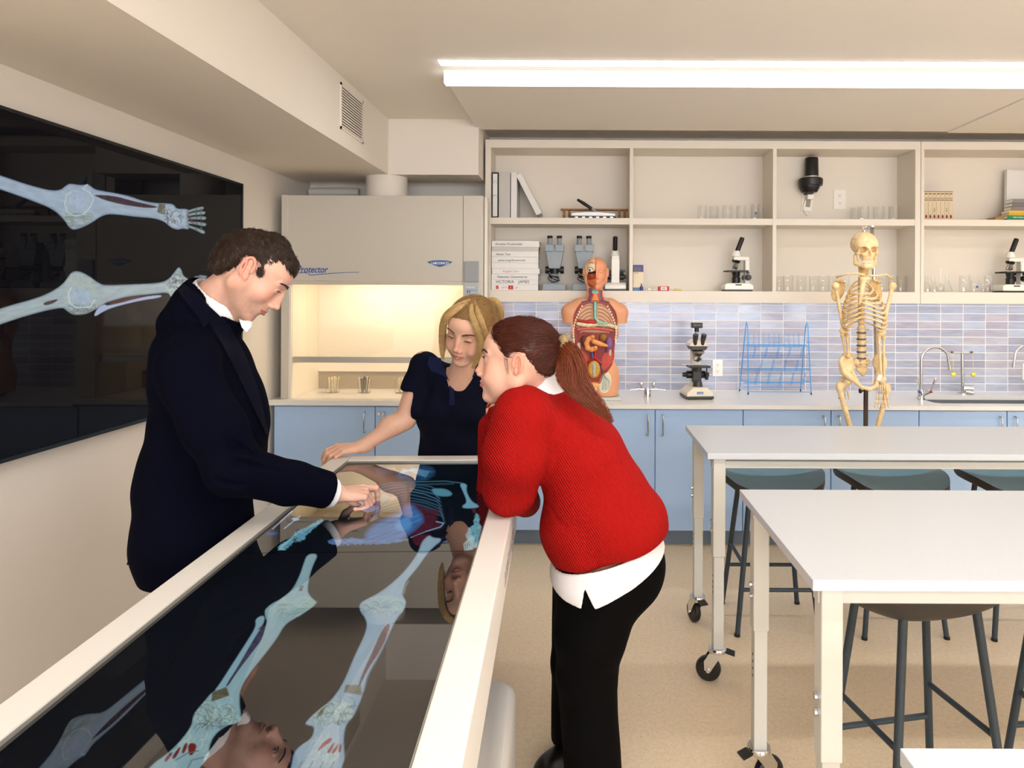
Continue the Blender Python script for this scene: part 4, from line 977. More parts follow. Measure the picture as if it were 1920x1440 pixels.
def face_parts(body, M, s, iris, brow, gaze=(1, 0, 0), lash=True, eye_open=.0045, lid=0.0, browk=1.0):
    EW = mat('eye_white', (226, 220, 214), rough=.12, spec=.6); IR = mat('iris_'+'_'.join(map(str, iris)), iris, rough=.1, spec=.7); PU = mat('pupil', (8, 6, 6), rough=.08)
    g = Vector(gaze).normalized()
    for y in (-1, 1):
        c = Vector((.0745, y*.0315, -.002)); e = MB().ball((0, 0, 0), .0122, 24); o = e.build('eye', EW, None, smooth=True)
        Q = Vector((0, 0, 1)).rotation_difference(g).to_matrix()
        def disk(name, r, m, off):
            pr = [(0, .0122+off)]+[(math.sin(t)*(.0122+off), math.cos(t)*(.0122+off)) for t in (r*.5/.0122, r/.0122)]
            return MB().lathe(pr, (0, 0, 0), 20, Q).build(name, m, o, smooth=True)
        disk('iris', .0058, IR, .00015); disk('pupil', .0026, PU, .0003)
        o.parent = body; o.matrix_parent_inverse = Matrix.Identity(4); o.matrix_basis = parent_matrix_world(body).inverted() @ M @ Matrix.Translation(c)
    HB_ = mat('brow_'+'_'.join(map(str, brow)), brow, rough=.6)
    for y in (-1, 1):
        P = []; Q2 = []
        for i in range(190):
            t = RNG.random(); x = .0970-.0165*t**1.5; yy = .013+.034*t; z = .019+.006*math.sin(t*2.6)-.001*t+RNG.normal()*.0014*(1-.4*t)
            a = np.array((x, y*yy, z)); d_ = np.array((-.006*t-.001, y*.009, .0026*(1-1.8*t))); P.append([a, a+d_*.5+(.0008, 0, 0), a+d_])
        for i in range(54):
            t = i/53; a = np.array((.0885-.006*t*t, y*(.0205+.0235*t), .0022+.0022*math.sin(PI*t)-.001*t-lid+eye_open*.45)); Q2.append([a, a+(.0025, y*.001*t, -.001), a+(.005, y*.003*t, -.0012+.0016*(eye_open > .004))])
        for nm, A_, r_ in (('eyebrow', P, .0006), ('eyelashes', Q2, .00062)):
            A_ = np.array(A_); P2 = xf(M, A_.reshape(-1, 3)).reshape(A_.shape); o = strands(nm, P2, r_*s*browk, HB_); to_parent(o, body)
def parent_matrix_world(o):
    return parent_matrix(o) if o.parent is None else parent_matrix(o.parent) @ o.matrix_parent_inverse @ parent_matrix(o)
def skin_cols(M, s, base, lip, fem=False, stubble=0.0):
    Mi = np.array(M.inverted())
    b = np.array(lin(base)[:3]); lp = np.array(lin(lip)[:3])
    def f(V):
        L = V @ Mi[:3, :3].T+Mi[:3, 3]; x, y, z = L[:, 0], np.abs(L[:, 1]), L[:, 2]
        C = np.tile(b, (len(V), 1)); C *= (1+.05*(vnoise(V[:, 0]*90, V[:, 2]*90+V[:, 1]*70, 3)-.5))[:, None]
        zc = -.0715; w_ = np.clip(1-np.abs(y)/.0255, 0, 1); hh = .0105*np.sqrt(w_)
        k = np.clip((hh-np.abs(z-zc))/.0018, 0, 1)*(x > .082)*(x < .12); C = C*(1-k[:, None]*.8)+lp*k[:, None]*.8
        near = (x > -.06) & (x < .14) & (np.abs(z) < .13)
        k = np.exp(-(((y-.045)/.022)**2+((z+.03)/.022)**2+((x-.07)/.04)**2))*near*.35; C = C*(1-k[:, None])+np.array(lin((214, 128, 112))[:3])*k[:, None]
        k = np.exp(-(((x-.116)/.018)**2+(y/.016)**2+((z+.034)/.016)**2))*.3*near; C = C*(1-k[:, None])+np.array(lin((206, 120, 104))[:3])*k[:, None]
        k = np.clip((y-.076)/.006, 0, 1)*near*.45*(x < .02); C = C*(1-k[:, None])+np.array(lin((214, 118, 100))[:3])*k[:, None]
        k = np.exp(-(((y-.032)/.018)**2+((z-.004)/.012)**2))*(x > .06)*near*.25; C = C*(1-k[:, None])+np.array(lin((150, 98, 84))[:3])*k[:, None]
        if stubble:
            k = stubble*np.clip((-.035-z)/.03, 0, 1)*np.clip((x+.03)/.03, 0, 1)*near*(.6+.8*vnoise(V[:, 0]*900, V[:, 2]*900, 6)); k = np.clip(k, 0, .6); C = C*(1-k[:, None])+np.array(lin((120, 96, 84))[:3])*k[:, None]
        return C
    return f
def hand_sdf(S, W, x, z, side, bends, s=1.0, thumb=((.7, .62, -.35), (.9, .35, -.25), (.95, .1, -.3)), spread=1.0):
    """W wrist point, x towards the fingers, z out of the back of the hand, side +1 thumb on +y of the frame; bends: per finger three angles (deg)"""
    x = Vector(x).normalized(); z = Vector(z); z = (z-x*z.dot(x)).normalized(); y = z.cross(x)*side
    R = Matrix((x, y, z)).transposed(); M = Matrix.Translation(W) @ R.to_4x4() @ Matrix.Scale(s, 4); S.frame(M, s)
    S.rc((-.03, 0, 0), (.012, 0, 0), .025, .023, .012); S.el((-.004, 0, 0), (.03, .027, .019), .012)
    ys = (.029, .0095, -.0105, -.0285); Lk = (.090, .093, .088, .080); Ls = ((.044, .026, .020), (.049, .030, .021), (.045, .028, .021), (.035, .021, .018)); rs = (.0096, .0098, .0092, .0080)
    S.el((.048, 0, -.003), (.050, .036, .0155), .012)
    for i in range(4):
        S.rc((.012, ys[i]*.45, .001), (Lk[i], ys[i], .002), .0125, .0108, .008)
    for i in range(4):
        p = Vector((Lk[i], ys[i], .002)); a = 0.0; sp = (ys[i]*2.0)*spread
        for j in range(3):
            a += math.radians(bends[i][j]); d = Vector((math.cos(a)*math.cos(sp), math.cos(a)*math.sin(sp), -math.sin(a))); q = p+d*Ls[i][j]
            r0 = rs[i]*(1, .93, .86)[j]; S.rc(p, q, r0*1.02, r0*.92, .0035); S.el(q, (r0*.98,)*3, .003); p = q
    p = Vector((.018, .022, -.006)); L3 = (.044, .033, .027); r3 = (.0145, .0108, .0098)
    for j in range(3): d = Vector(thumb[j]).normalized(); q = p+d*L3[j]; S.rc(p, q, r3[j], r3[j]*.9, .006); p = q
    S.frame(); return M
def shell_strip(name, S, inner, outer, t, m, parent, n=24, off=.0, d0=.8, lift=None):
    """a band of cloth lying on the surface of S between two picture polylines"""
    def res(pl_):
        P = [Vector(p) for p in pl_]; L = [0]
        for i in range(len(P)-1): L.append(L[-1]+(P[i+1]-P[i]).length)
        out = []
        for k in range(n+1):
            x = L[-1]*k/n; i = 0
            while i < len(P)-2 and L[i+1] < x: i += 1
            f = (x-L[i])/max(L[i+1]-L[i], 1e-9); out.append(P[i]+(P[i+1]-P[i])*f)
        return out
    a, b = res(inner), res(outer); mb = MB(); rows = []
    for k in range(n+1):
        row = []
        for q in range(4):
            p = a[k]+(b[k]-a[k])*q/3; h = S.hit(p.x, p.y, d0, off+t)
            row.append(h)
        rows.append(row)
    good = [r for r in rows if all(h is not None for h in r)]
    V = []; nr = len(good)
    for r in good: V += [tuple(h) for h in r]
    G = S.grad(np.array(V, np.float32)); V2 = [tuple(np.array(v)-g*(t+.002)) for v, g in zip(V, G)]
    mb.v = V+V2; o = len(V)
    for i in range(nr-1):
        for q in range(3): c = i*4+q; mb.f.append((c, c+1, c+5, c+4)); mb.f.append((o+c, o+c+4, o+c+5, o+c+1))
        mb.f.append((i*4, i*4+4, o+i*4+4, o+i*4)); mb.f.append((i*4+3, o+i*4+3, o+i*4+7, i*4+7))
    mb.f.append((0, o, o+1, 1)); mb.f.append((1, o+1, o+2, 2)); mb.f.append((2, o+2, o+3, 3)); e = (nr-1)*4
    for q in range(3): mb.f.append((e+q, e+q+1, o+e+q+1, o+e+q))
    ob = mb.build(name, m, None, smooth=None); to_parent(ob, parent); return ob
SKM = mat('skin_fair', (220, 170, 148), rough=.46, spec=.4, sss=.12, attr='col', bump=.10, bscale=900)
SKW = mat('skin_warm', (214, 160, 130), rough=.46, spec=.4, sss=.12, attr='col', bump=.08, bscale=900)
def hairmat(name, rgb, rough=.36): return mat(name, rgb, rough=rough, spec=.5, var=.14, vscale=60, stretch=(1, 1, 1))

def ellsd(Q, c, r):
    q = (Q-np.array(c, np.float32))/np.array(r, np.float32); k0 = np.sqrt((q*q).sum(1)); k1 = np.sqrt(((q/np.array(r, np.float32))**2).sum(1)); return k0*(k0-1)/np.maximum(k1, 1e-6)
def smin(a, b, k): h = np.clip(.5+.5*(b-a)/k, 0, 1); return b*(1-h)+a*h-k*h*(1-h)
def hair_fn(ells, poly, rough_=.0022, fade=.014, step=.006, extra=None):
    def f(Q, D):
        e = None
        for c, r in ells: d = ellsd(Q, c, r); e = d if e is None else smin(e, d, .012)
        x, y, z = Q[:, 0], Q[:, 1], Q[:, 2]
        e = e+rough_*(vnoise(x*150+y*40, z*90+y*120, 11)-.5)*2
        c = poly_sd(x, z, poly); c = np.where(x > .03, c, c)
        if extra is not None: c = np.minimum(c, extra(Q))
        return np.maximum(e+step*(1-np.clip(c/fade, 0, 1)), -c)
    return f
def hair_on(name, ob, S, M, n, L, r, flow, m, parent, lift=.3, jitter=.25, k=6, seed=3, curl=.06, drop=0.0, wave=0.0):
    """hairs rooted on the cap mesh, combed along flow(local points)"""
    rg = np.random.default_rng(seed); me = ob.data; V = np.zeros(len(me.vertices)*3, np.float32); me.vertices.foreach_get('co', V); V = V.reshape(-1, 3)
    V = V[rg.integers(0, len(V), n)]; N_ = S.grad(V); A = np.array(M.to_3x3().normalized()); Mi = np.array(M.inverted()); Lc = V @ Mi[:3, :3].T+Mi[:3, 3]
    Fw = flow(Lc)+rg.normal(size=(n, 3))*jitter; Fw = Fw @ A.T; Fw -= N_*(Fw*N_).sum(1)[:, None]; Fw /= np.maximum(np.linalg.norm(Fw, axis=1, keepdims=True), 1e-6)
    l = L*rg.uniform(.6, 1.25, n)[:, None]/(k-1); cur = V-N_*.001; path = [cur]; up = lift*rg.uniform(.3, 1.5, n)[:, None]; w = rg.normal(size=(n, 3))*curl
    for q in range(k-1):
        P_ = path[-1]; G = S.grad(P_.astype(np.float32)); d = Fw-G*(Fw*G).sum(1)[:, None]; d /= np.maximum(np.linalg.norm(d, axis=1, keepdims=True), 1e-6)
        d = d+G*up*(1-q/(k-1)*1.3)+w*q/(k-1)+np.array((0, 0, -drop))*q/(k-1); d /= np.linalg.norm(d, axis=1, keepdims=True); Fw = d; path.append(P_+d*l)
    o = strands(name, np.stack(path, 1), r, m, None); to_parent(o, parent); return o
def lock(path, n, rad, r, seed, flat=1.0, k=14, wave=.004):
    """a hank of hair following a world polyline; returns strand paths"""
    rg = np.random.default_rng(seed); P = [Vector(p) for p in path]; T = np.linspace(0, 1, k)*(len(P)-1); C = []
    for t in T:
        i = min(int(t), len(P)-2); f = t-i; p0, p1, p2, p3 = P[max(i-1, 0)], P[i], P[i+1], P[min(i+2, len(P)-1)]
        C.append(.5*((2*p1)+(p2-p0)*f+(2*p0-5*p1+4*p2-p3)*f*f+(3*p1-p0-3*p2+p3)*f**3))
    C = np.array([list(c) for c in C]); Tn = np.gradient(C, axis=0); Tn /= np.linalg.norm(Tn, axis=1, keepdims=True)
    A = np.cross(Tn, (.0, 1, 0)); A /= np.maximum(np.linalg.norm(A, axis=1, keepdims=True), 1e-6); B = np.cross(Tn, A)
    rr_ = np.interp(np.linspace(0, 1, k), np.linspace(0, 1, len(rad)), rad); out = []
    for _ in range(n):
        a = rg.uniform(0, 2*PI); q = math.sqrt(rg.uniform(0.1, 1)); ph = rg.uniform(0, 6.3); am = rg.uniform(.3, 1)*wave; dr = rg.normal()*.25
        aa = a+dr*np.linspace(0, 1, k); e = np.linspace(0, 1, k)
        off = (A*(np.cos(aa)*q)[:, None]+B*(np.sin(aa)*q*flat)[:, None])*rr_[:, None]+A*(np.sin(e*9+ph)*am)[:, None]
        Pth = C+off; fr_ = rg.uniform(.72, 1.0)*np.linspace(0, 1, k)*(k-1); i0 = np.minimum(fr_.astype(int), k-2); ff = (fr_-i0)[:, None]; out.append(Pth[i0]*(1-ff)+Pth[i0+1]*ff)
    return np.array(out)
# ================================================================ the man in the navy suit jacket
NAVY = mat('navy_wool', (5, 6, 20), rough=.95, spec=.06, bump=.15, bscale=1200)
NAVYL = mat('navy_lapel', (6, 7, 23), rough=.9, spec=.08, sheen=.02, bump=.15, bscale=1200)
SHIRT = mat('white_cotton', (236, 234, 236), rough=.75, sheen=.1, bump=.1, bscale=900)
mh = 1.02; MH = head_matrix((-.010, -.078, -.004), at(466, 503, 1.93), 20, 43, 0, mh)
man = thing('person', 'person in navy suit jacket and white shirt, bending over the display table and pointing', 'person', (at(375, 900, 2.03).x, 2.03, 0))
S = Sdf(); head_sdf(S, MH, mh, eye_open=.0030, lid=.0035, back=.012, fore=.006, es=.98, er=18)
nb = at(408, 568, 2.02); hb_ = MH @ Vector((-.020, 0, -.030))
S.rc(hb_, nb, .052, .066, .015); S.rc(MH @ Vector((.0, 0, -.055)), nb+Vector((.015, 0, -.02)), .046, .060, .03); S.rc(nb, nb+Vector((-.05, 0, -.12)), .062, .08, .03)
Rsh = at(352, 668, 1.85); Rel = at(438, 878, 1.86); Rwr = at(630, 926, 2.085)
Lsh = at(378, 660, 2.24); Lel = Lsh+Vector((-.02, .06, -.31)); Lwr = Lel+Vector((.09, -.02, -.25))
wa = MB
chest = Vector((at(385, 720, 2.03).x, 2.03, 1.30)); pel = Vector((at(372, 930, 2.03).x, 2.03, .93))
S.el(chest+Vector((-.02, 0, -.02)), (.09, .15, .17), .03); S.el((chest+pel)/2, (.105, .15, .2), .05); S.el(pel, (.12, .16, .13), .05)
S.rc(Rsh+Vector((0, .02, 0)), Rel, .050, .040, .03); S.rc(Rel, Rwr, .040, .027, .02); S.rc(Lsh, Lel, .05, .04, .03); S.rc(Lel, Lwr, .04, .027, .02)
HMR = hand_sdf(S, Rwr, at(690, 924, 2.14)-Rwr, Vector((.10, -.30, 1)), 1, ((6, 58, 16), (52, 70, 40), (60, 80, 45), (64, 80, 45)), s=.98, thumb=((.62, .30, -.72), (.85, -.35, -.42), (.8, -.5, -.3)), spread=.7)
hand_sdf(S, Lwr, Vector((.25, -.05, -.97)), Vector((0, 1, .1)), 1, ((15, 20, 10),)*4)
for sy in (-1, 1):
    hipj = pel+Vector((0, sy*.09, -.03)); kn = Vector((hipj.x+.02, hipj.y, .50)); an = Vector((hipj.x-.01, hipj.y, .09))
    S.rc(hipj, kn, .075, .052, .03); S.rc(kn, an, .052, .036, .02); S.rc(an+Vector((-.03, 0, -.035)), an+Vector((.16, 0, -.055)), .03, .022, .02)
def R_(lo, hi): return (np.array(lo, np.float32), np.array(hi, np.float32))
hc_ = MH @ Vector((0, 0, 0)); bodyreg = [(.0021,)+R_(tuple(hc_+Vector((-.2, -.16, -.21))), tuple(hc_+Vector((.2, .16, .17)))),
    (.0018,)+R_(tuple(Rwr+Vector((-.05, -.09, -.09))), tuple(Rwr+Vector((.22, .14, .08)))), (.010, None, None)]
def drop_inside(V, Fc, boxes): return V, Fc
skin = S.build('body', .01, SKM, man, skin_cols(MH, mh, (222, 172, 152), (186, 104, 96), stubble=.30), regions=bodyreg)
face_parts(man, MH, mh, (70, 78, 70), (58, 40, 30), gaze=(.82, .1, -.55), eye_open=.0030, lid=.0035)
# hair: cap following the photographed hairline, plus short strands
MHAIR = hairmat('brown_hair', (52, 36, 27), .42)
HC0 = at(380+640/7.2, 420+440/7.2, 2.0); _px = .00154/7.2
def cw(x, y): return ((x-640)*_px/1.10, (440-y)*_px)
MPOLY = [cw(x, y) for x, y in ((1330, 660), (1240, 765), (1190, 750), (1180, 650), (1100, 580), (1040, 560), (950, 620), (880, 690), (820, 765), (765, 710), (745, 600), (720, 470), (640, 425), (560, 455), (525, 540), (470, 600), (400, 640), (280, 665), (100, 700), (-200, 720), (-200, -300), (1600, -300), (1600, 660))]
def _e(x, y, rx, ry, rz): c = cw(x, y); return ((c[0], 0, c[1]), (rx*_px/1.10, ry, rz*_px))
Hs = Sdf(); HMx = Matrix.Translation(HC0) @ Matrix.Rotation(math.radians(20), 4, 'Z'); Hs.frame(HMx); Hs.fn(hair_fn([_e(640, 440, 480, .081, 372), _e(925, 440, 290, .068, 330), _e(1130, 560, 165, .052, 190), _e(275, 545, 165, .058, 190), _e(795, 640, 105, .0765, 135)], MPOLY, rough_=.003), (0, 0, 0), .20, .002)
hair = Hs.build('hair', .0026, MHAIR, man, relax=1)
def m_flow(L):
    x, y, z = L[:, 0], L[:, 1], L[:, 2]; x = L[:, 0]; return np.stack([.55+0*x, .25*np.sign(y), -.75-.0*x], 1)
hair_on('hair_strands', hair, Hs, HMx, 13000, .026, .0006, m_flow, MHAIR, man, lift=.16, jitter=.30, curl=.10)
# jacket
J = Sdf(); ax = Vector((.61, .0, .79))
J.el(at(385, 735, 2.03), (.130, .185, .20), .03); J.el(at(369, 658, 2.03), (.092, .165, .095), .03, R=Matrix.Rotation(.35, 3, 'Y'))
J.el(at(385, 850, 2.03), (.145, .172, .2), .04); J.el(at(440, 800, 2.03), (.085, .13, .17), .04)
J.rc(nb-ax*.085, Rsh+Vector((-.005, .02, -.012)), .072, .070, .03); J.rc(nb-ax*.085, Lsh+Vector((0, -.02, -.01)), .072, .070, .03)
J.rc((pel.x-.01, 2.03, 1.0), (pel.x-.014, 2.03, .80), .135, .145, .03)
J.el((pel.x-.010, 2.03, .84), (.148, .20, .24), .03); J.el((pel.x-.005, 2.03, .98), (.14, .19, .16), .03)
J.rc(at(350, 692, 1.865), at(398, 800, 1.85), .080, .076, .025); J.rc(at(398, 800, 1.85), Rel, .076, .072, .025); J.rc(Rel, at(545, 905, 1.98), .070, .061, .025); J.rc(at(545, 905, 1.98), Rwr+Vector((.01, 0, 0)), .060, .053, .02)
J.rc(Lsh, Lel, .08, .070, .03); J.rc(Lel, Lwr, .07, .052, .02)
J.rc(nb-ax*.080, nb-ax*.010, .108, .101, .012)           # collar stand
def cloth(Q, D):
    x, y, z = Q[:, 0], Q[:, 1], Q[:, 2]
    w = .0060*np.sin(24*z+9*x+3*vnoise(x*9, z*7, 3)*2)*vnoise(x*6+3, z*6, 4)
    return (w+.004*(vnoise(x*11+z*14, y*10+z*3, 8)-.5)).astype(np.float32)
J.fn(cloth, None, None, op='d', local=False)
# sleeve creases at the elbow
for (a, b) in (((432, 838), (500, 862)), ((440, 866), (520, 882)), ((408, 900), (460, 912)), ((452, 842), (425, 815))):
    pa, pb = J.hit(*a), J.hit(*b)
    if pa and pb: J.rc(pa, pb, .0075, .003, .014, op='s')
fd = (Rwr-at(545, 905, 1.98)).normalized()
J.half(Rwr-fd*.036, fd+Vector((.0, 0, .06)), .003)
J.half(Vector((0, 0, .722)), Vector((0, 0, -1)), .004)
J.rc(nb-ax*.030, nb+ax*.2, .0930, .098, .006, op='s')        # neck opening
jk = J.build('jacket', .0034, NAVY, man, relax=3)
fl = [at(u, v, 2.0) for u, v in ((276, 880), (264, 1000), (250, 1052), (266, 1049), (284, 1040), (300, 900))]
MB().prism([(p.x, p.z) for p in fl], 1.97, 1.985).build('vent_flap', NAVY, None, smooth=None); to_parent(bpy.data.objects['vent_flap'], man)
shell_strip('lapel', J, [(352, 538), (392, 575), (430, 610), (462, 668), (488, 740), (504, 815)], [(340, 548), (366, 588), (394, 604), (420, 650), (462, 735), (500, 815)], .006, NAVYL, man, n=30)
shell_strip('collar', J, [(345, 532), (375, 555), (402, 590)], [(333, 545), (360, 580), (385, 610)], .008, NAVYL, man, n=12)
Sh = Sdf(); Sh.rc(nb-ax*.05, nb-ax*.001, .0885, .0870, .003); Sh.el(at(392, 690, 2.03), (.09, .12, .13), .01)
Sh.rc(nb-ax*.02, nb+ax*.06, .0805, .0805, .002, op='s')
Sh.build('shirt', .0020, SHIRT, man, relax=5)
lfp = [at(u, v, 1.99) for u, v in ((447, 594), (460, 597), (472, 605), (471, 614), (463, 624), (454, 614))]
MB().prism([(p.x, p.z) for p in lfp], 1.985, 1.997).build('collar_leaf', SHIRT, None, smooth=False, bevel=.003); to_parent(bpy.data.objects['collar_leaf'], man)
Cf = Sdf(); Cf.rc(Rwr-fd*.05, Rwr-fd*.006, .042, .043, .004); Cf.half(Rwr-fd*.010, fd+Vector((.0, 0, .06)), .002); Cf.rc(Rwr-fd*.012, Rwr+fd*.05, .037, .037, .002, op='s'); Cf.build('shirt_cuff', .0022, SHIRT, man, relax=3)
TR = mat('dark_trousers', (20, 22, 30), rough=.8)
Tr = Sdf(); Tr.el(pel+Vector((-.01, 0, -.02)), (.115, .150, .11), .04)
for sy in (-1, 1):
    hipj = pel+Vector((0, sy*.09, -.03)); kn = Vector((hipj.x+.02, hipj.y, .50)); Tr.rc(hipj, kn, .088, .068, .03); Tr.rc(kn, (hipj.x-.01, hipj.y, .06), .066, .056, .02)
Tr.build('trousers', .008, TR, man)
def shoe(parent, heel, dr, L, m, sole_m, h=.075, name='shoe'):
    dr = Vector(dr).normalized(); R = Matrix((dr, Vector((-dr.y, dr.x, 0)), Vector((0, 0, 1)))).transposed(); M = Matrix.Translation(Vector(heel)) @ R.to_4x4()
    A = Sdf(); A.frame(M); A.el((L*.18, 0, h*.55), (.055, .038, h*.62), .02); A.rc((.03, 0, .035), (L-.05, 0, .030), .034, .034, .02); A.el((L*.72, 0, .035), (L*.26, .046, .032), .02)
    A.rc((.045, 0, .05), (.045, 0, .2), .034, .05, .004, op='s'); A.half((0, 0, .018), (0, 0, -1), .003); o = A.build(name, .004, m, parent)
    B = Sdf(); B.frame(M); B.el((L*.70, 0, .012), (L*.30, .048, .05), .01); B.el((L*.2, 0, .012), (L*.2, .038, .05), .03); B.rc((.04, 0, .01), (L*.75, 0, .01), .034, .042, .02)
    B.half((0, 0, .024), (0, 0, 1), .002); B.half((0, 0, .001), (0, 0, -1), .002); b = B.build('sole', .004, sole_m); to_parent(b, o); b.matrix_parent_inverse = (parent_matrix(parent)).inverted(); b.parent = o; b.matrix_parent_inverse = (parent_matrix(parent) @ o.matrix_parent_inverse @ parent_matrix(o)).inverted(); return o
BL_ = mat('black_leather', (16, 14, 14), rough=.35)
for sy in (-1, 1): shoe(man, (pel.x-.06, pel.y+sy*.09, 0), (1, 0, 0), .29, BL_, BLACKR)
# ================================================================ the woman in the red sweater
RED = mat('red_knit', (156, 17, 15), rough=.85, spec=.12)
def knit(m, dirv, freq):
    nt = m.node_tree; N = nt.nodes; L = nt.links; b = N['Principled BSDF']; tc = N.new('ShaderNodeTexCoord')
    nz_ = N.new('ShaderNodeTexNoise'); nz_.inputs['Scale'].default_value = 5; L.new(tc.outputs['Object'], nz_.inputs['Vector'])
    dt = N.new('ShaderNodeVectorMath'); dt.operation = 'DOT_PRODUCT'; dt.inputs[1].default_value = dirv; L.new(tc.outputs['Object'], dt.inputs[0])
    ad = N.new('ShaderNodeMath'); ad.operation = 'MULTIPLY_ADD'; L.new(nz_.outputs[0], ad.inputs[0]); ad.inputs[1].default_value = .012; L.new(dt.outputs['Value'], ad.inputs[2])
    mu = N.new('ShaderNodeMath'); mu.operation = 'MULTIPLY'; L.new(ad.outputs[0], mu.inputs[0]); mu.inputs[1].default_value = freq
    si = N.new('ShaderNodeMath'); si.operation = 'SINE'; L.new(mu.outputs[0], si.inputs[0])
    bp = N.new('ShaderNodeBump'); bp.inputs['Strength'].default_value = .65; bp.inputs['Distance'].default_value = .0016; L.new(si.outputs[0], bp.inputs['Height']); L.new(bp.outputs[0], b.inputs['Normal'])
    return m
knit(RED, (.86, .25, .50), 2*PI/.0060)
rh = 1.09; MR = head_matrix((-.010, .078, -.004), at(970, 683, 1.96), 176, -3, 0, rh)
wr = thing('person', 'person with auburn ponytail in ribbed red sweater and black trousers, leaning on the display table', 'person', (at(1110, 1200, 2.15).x, 2.15, 0))
S = Sdf(); head_sdf(S, MR, rh, fem=True, eye_open=.0062, lid=0, smile=1.0, es=.80)
rnb = at(1008, 740, 2.10)
S.rc(MR @ Vector((-.028, 0, -.030)), rnb, .050, .056, .02); S.rc(MR @ Vector((.015, 0, -.070)), at(985, 752, 2.08), .040, .050, .03); S.el(MR @ Vector((.045, 0, -.082)), (.035, .036, .02), .02)
ns, fs_ = at(985, 800, 1.99), at(990, 800, 2.30); ne, fe = at(957, 915, 2.04), at(935, 925, 2.34)
rch = at(1050, 810, 2.14); rhp = at(1140, 1010, 2.16)
S.el(rch, (.10, .15, .15), .05); S.rc(rch, rhp, .11, .13, .04); S.rc(ns, ne, .05, .042, .03); S.rc(fs_, fe, .05, .04, .03)
nw = at(985, 940, 2.27); S.rc(ne, nw, .040, .028, .02); hand_sdf(S, nw, (-.5, .8, -.02), (0, 0, 1), -1, ((20, 30, 20),)*4)
fw = at(922, 800, 2.27); S.rc(fe, fw, .038, .027, .02); hand_sdf(S, fw, Vector((-.02, -.25, 1)), Vector((-1, .1, .1)), 1, ((40, 60, 35),)*4, s=.85)
nk, na = at(1100, 1262, 2.08), Vector((at(1118, 1440, 2.06).x, 2.07, .09)); fk_, fa = at(1080, 1240, 2.27), Vector((at(1072, 1400, 2.30).x, 2.32, .09))
S.rc(rhp+Vector((-.02, -.08, -.02)), nk, .085, .055, .03); S.rc(nk, na, .052, .034, .02); S.rc(rhp+Vector((-.04, .08, -.02)), fk_, .085, .055, .03); S.rc(fk_, fa, .052, .028, .02)
S.rc(na+Vector((0, 0, -.035)), na+Vector((-.16, -.03, -.058)), .028, .02, .02); S.rc(fa+Vector((0, 0, -.035)), fa+Vector((-.05, -.09, -.055)), .024, .014, .02)
rc0 = MR @ Vector((0, 0, 0))
S.build('body', .01, SKM, wr, skin_cols(MR, rh, (224, 172, 150), (196, 104, 98), fem=True), regions=[(.0021,)+R_(tuple(rc0+Vector((-.17, -.14, -.21))), tuple(rc0+Vector((.19, .14, .15)))), (.004,)+R_(tuple(fw+Vector((-.09, -.12, -.08))), tuple(fw+Vector((.10, .1, .17)))), (.011, None, None)])
face_parts(wr, MR, rh, (72, 84, 84), (50, 32, 26), gaze=(.96, .10, .05), eye_open=.0062)
RHAIR = hairmat('auburn_hair', (74, 30, 18), .30)
RPOLY = [(.098, .078), (.084, .070), (.066, .046), (.046, .028), (.028, .006), (.014, .016), (.002, .024), (-.018, .018), (-.030, -.004), (-.046, -.024), (-.066, -.036), (-.095, -.040), (-.14, -.03), (-.14, .13), (.0, .17), (.11, .14)]
TIE = Vector((-.112, 0, .044))
RH = Sdf(); RH.frame(MR, rh); RH.fn(hair_fn([((-.012, 0, .032), (.100, .081, .084)), ((.028, 0, .046), (.062, .064, .054)), ((-.055, 0, .000), (.05, .062, .052)), (tuple(TIE+Vector((.012, 0, -.002))), (.028, .022, .024))], RPOLY, .0012, .016, .007), (0, 0, .02), .20, .002)
rhair = RH.build('hair', .0026, RHAIR, wr)
def r_flow(L): d = np.array(TIE)-L; return d/np.maximum(np.linalg.norm(d, axis=1, keepdims=True), 1e-6)
hair_on('hair_strands', rhair, RH, MR, 6000, .062, .0007, r_flow, RHAIR, wr, lift=.06, jitter=.05, k=8, curl=.04)
tw = MR @ TIE
sc_ = Sdf(); sc_.frame(MR, rh)
tdir = Vector((-.93, 0, -.1)).normalized()
for i in range(14):
    a = 2*PI*i/14; sc_.el(TIE+tdir*(.010+.004*math.sin(i*2.3))+Vector((0, math.cos(a)*.021, math.sin(a)*.026)), (.0125, .0105, .0105), .004)
sc_.build('scrunchie', .0016, mat('olive_scrunchie', (142, 122, 84), rough=.7, var=.5, vscale=160, bump=.6, bscale=250), wr)
pt = [tw+Vector((.012, 0, 0)), at(1050, 649, 2.02), at(1066, 660, 2.0), at(1076, 685, 1.985), at(1080, 712, 1.975), at(1096, 738, 1.965), at(1122, 762, 1.965), at(1150, 792, 1.975)]
L1 = lock(pt, 420, [.010, .017, .027, .034, .036, .030, .020, .003], .001, 5, flat=.6, wave=.007)
pt2 = [tw+Vector((.010, 0, -.002)), at(1046, 656, 2.02), at(1058, 676, 2.0), at(1058, 704, 1.98), at(1078, 732, 1.96), at(1104, 756, 1.955)]
L2 = lock(pt2, 260, [.008, .013, .018, .022, .020, .003], .001, 9, flat=.5, wave=.010)
strands('ponytail', np.concatenate([L1, L2]), .00105, hairmat('auburn_tail', (112, 52, 26), .30), None); to_parent(bpy.data.objects['ponytail'], wr)
w1 = lock([MR @ Vector((.020, .074, .010)), MR @ Vector((.018, .076, -.010)), MR @ Vector((.012, .073, -.034))], 12, [.006, .007, .004], .0003, 2, wave=.002)
strands('sideburn', w1, .00022, RHAIR, None); to_parent(bpy.data.objects['sideburn'], wr)
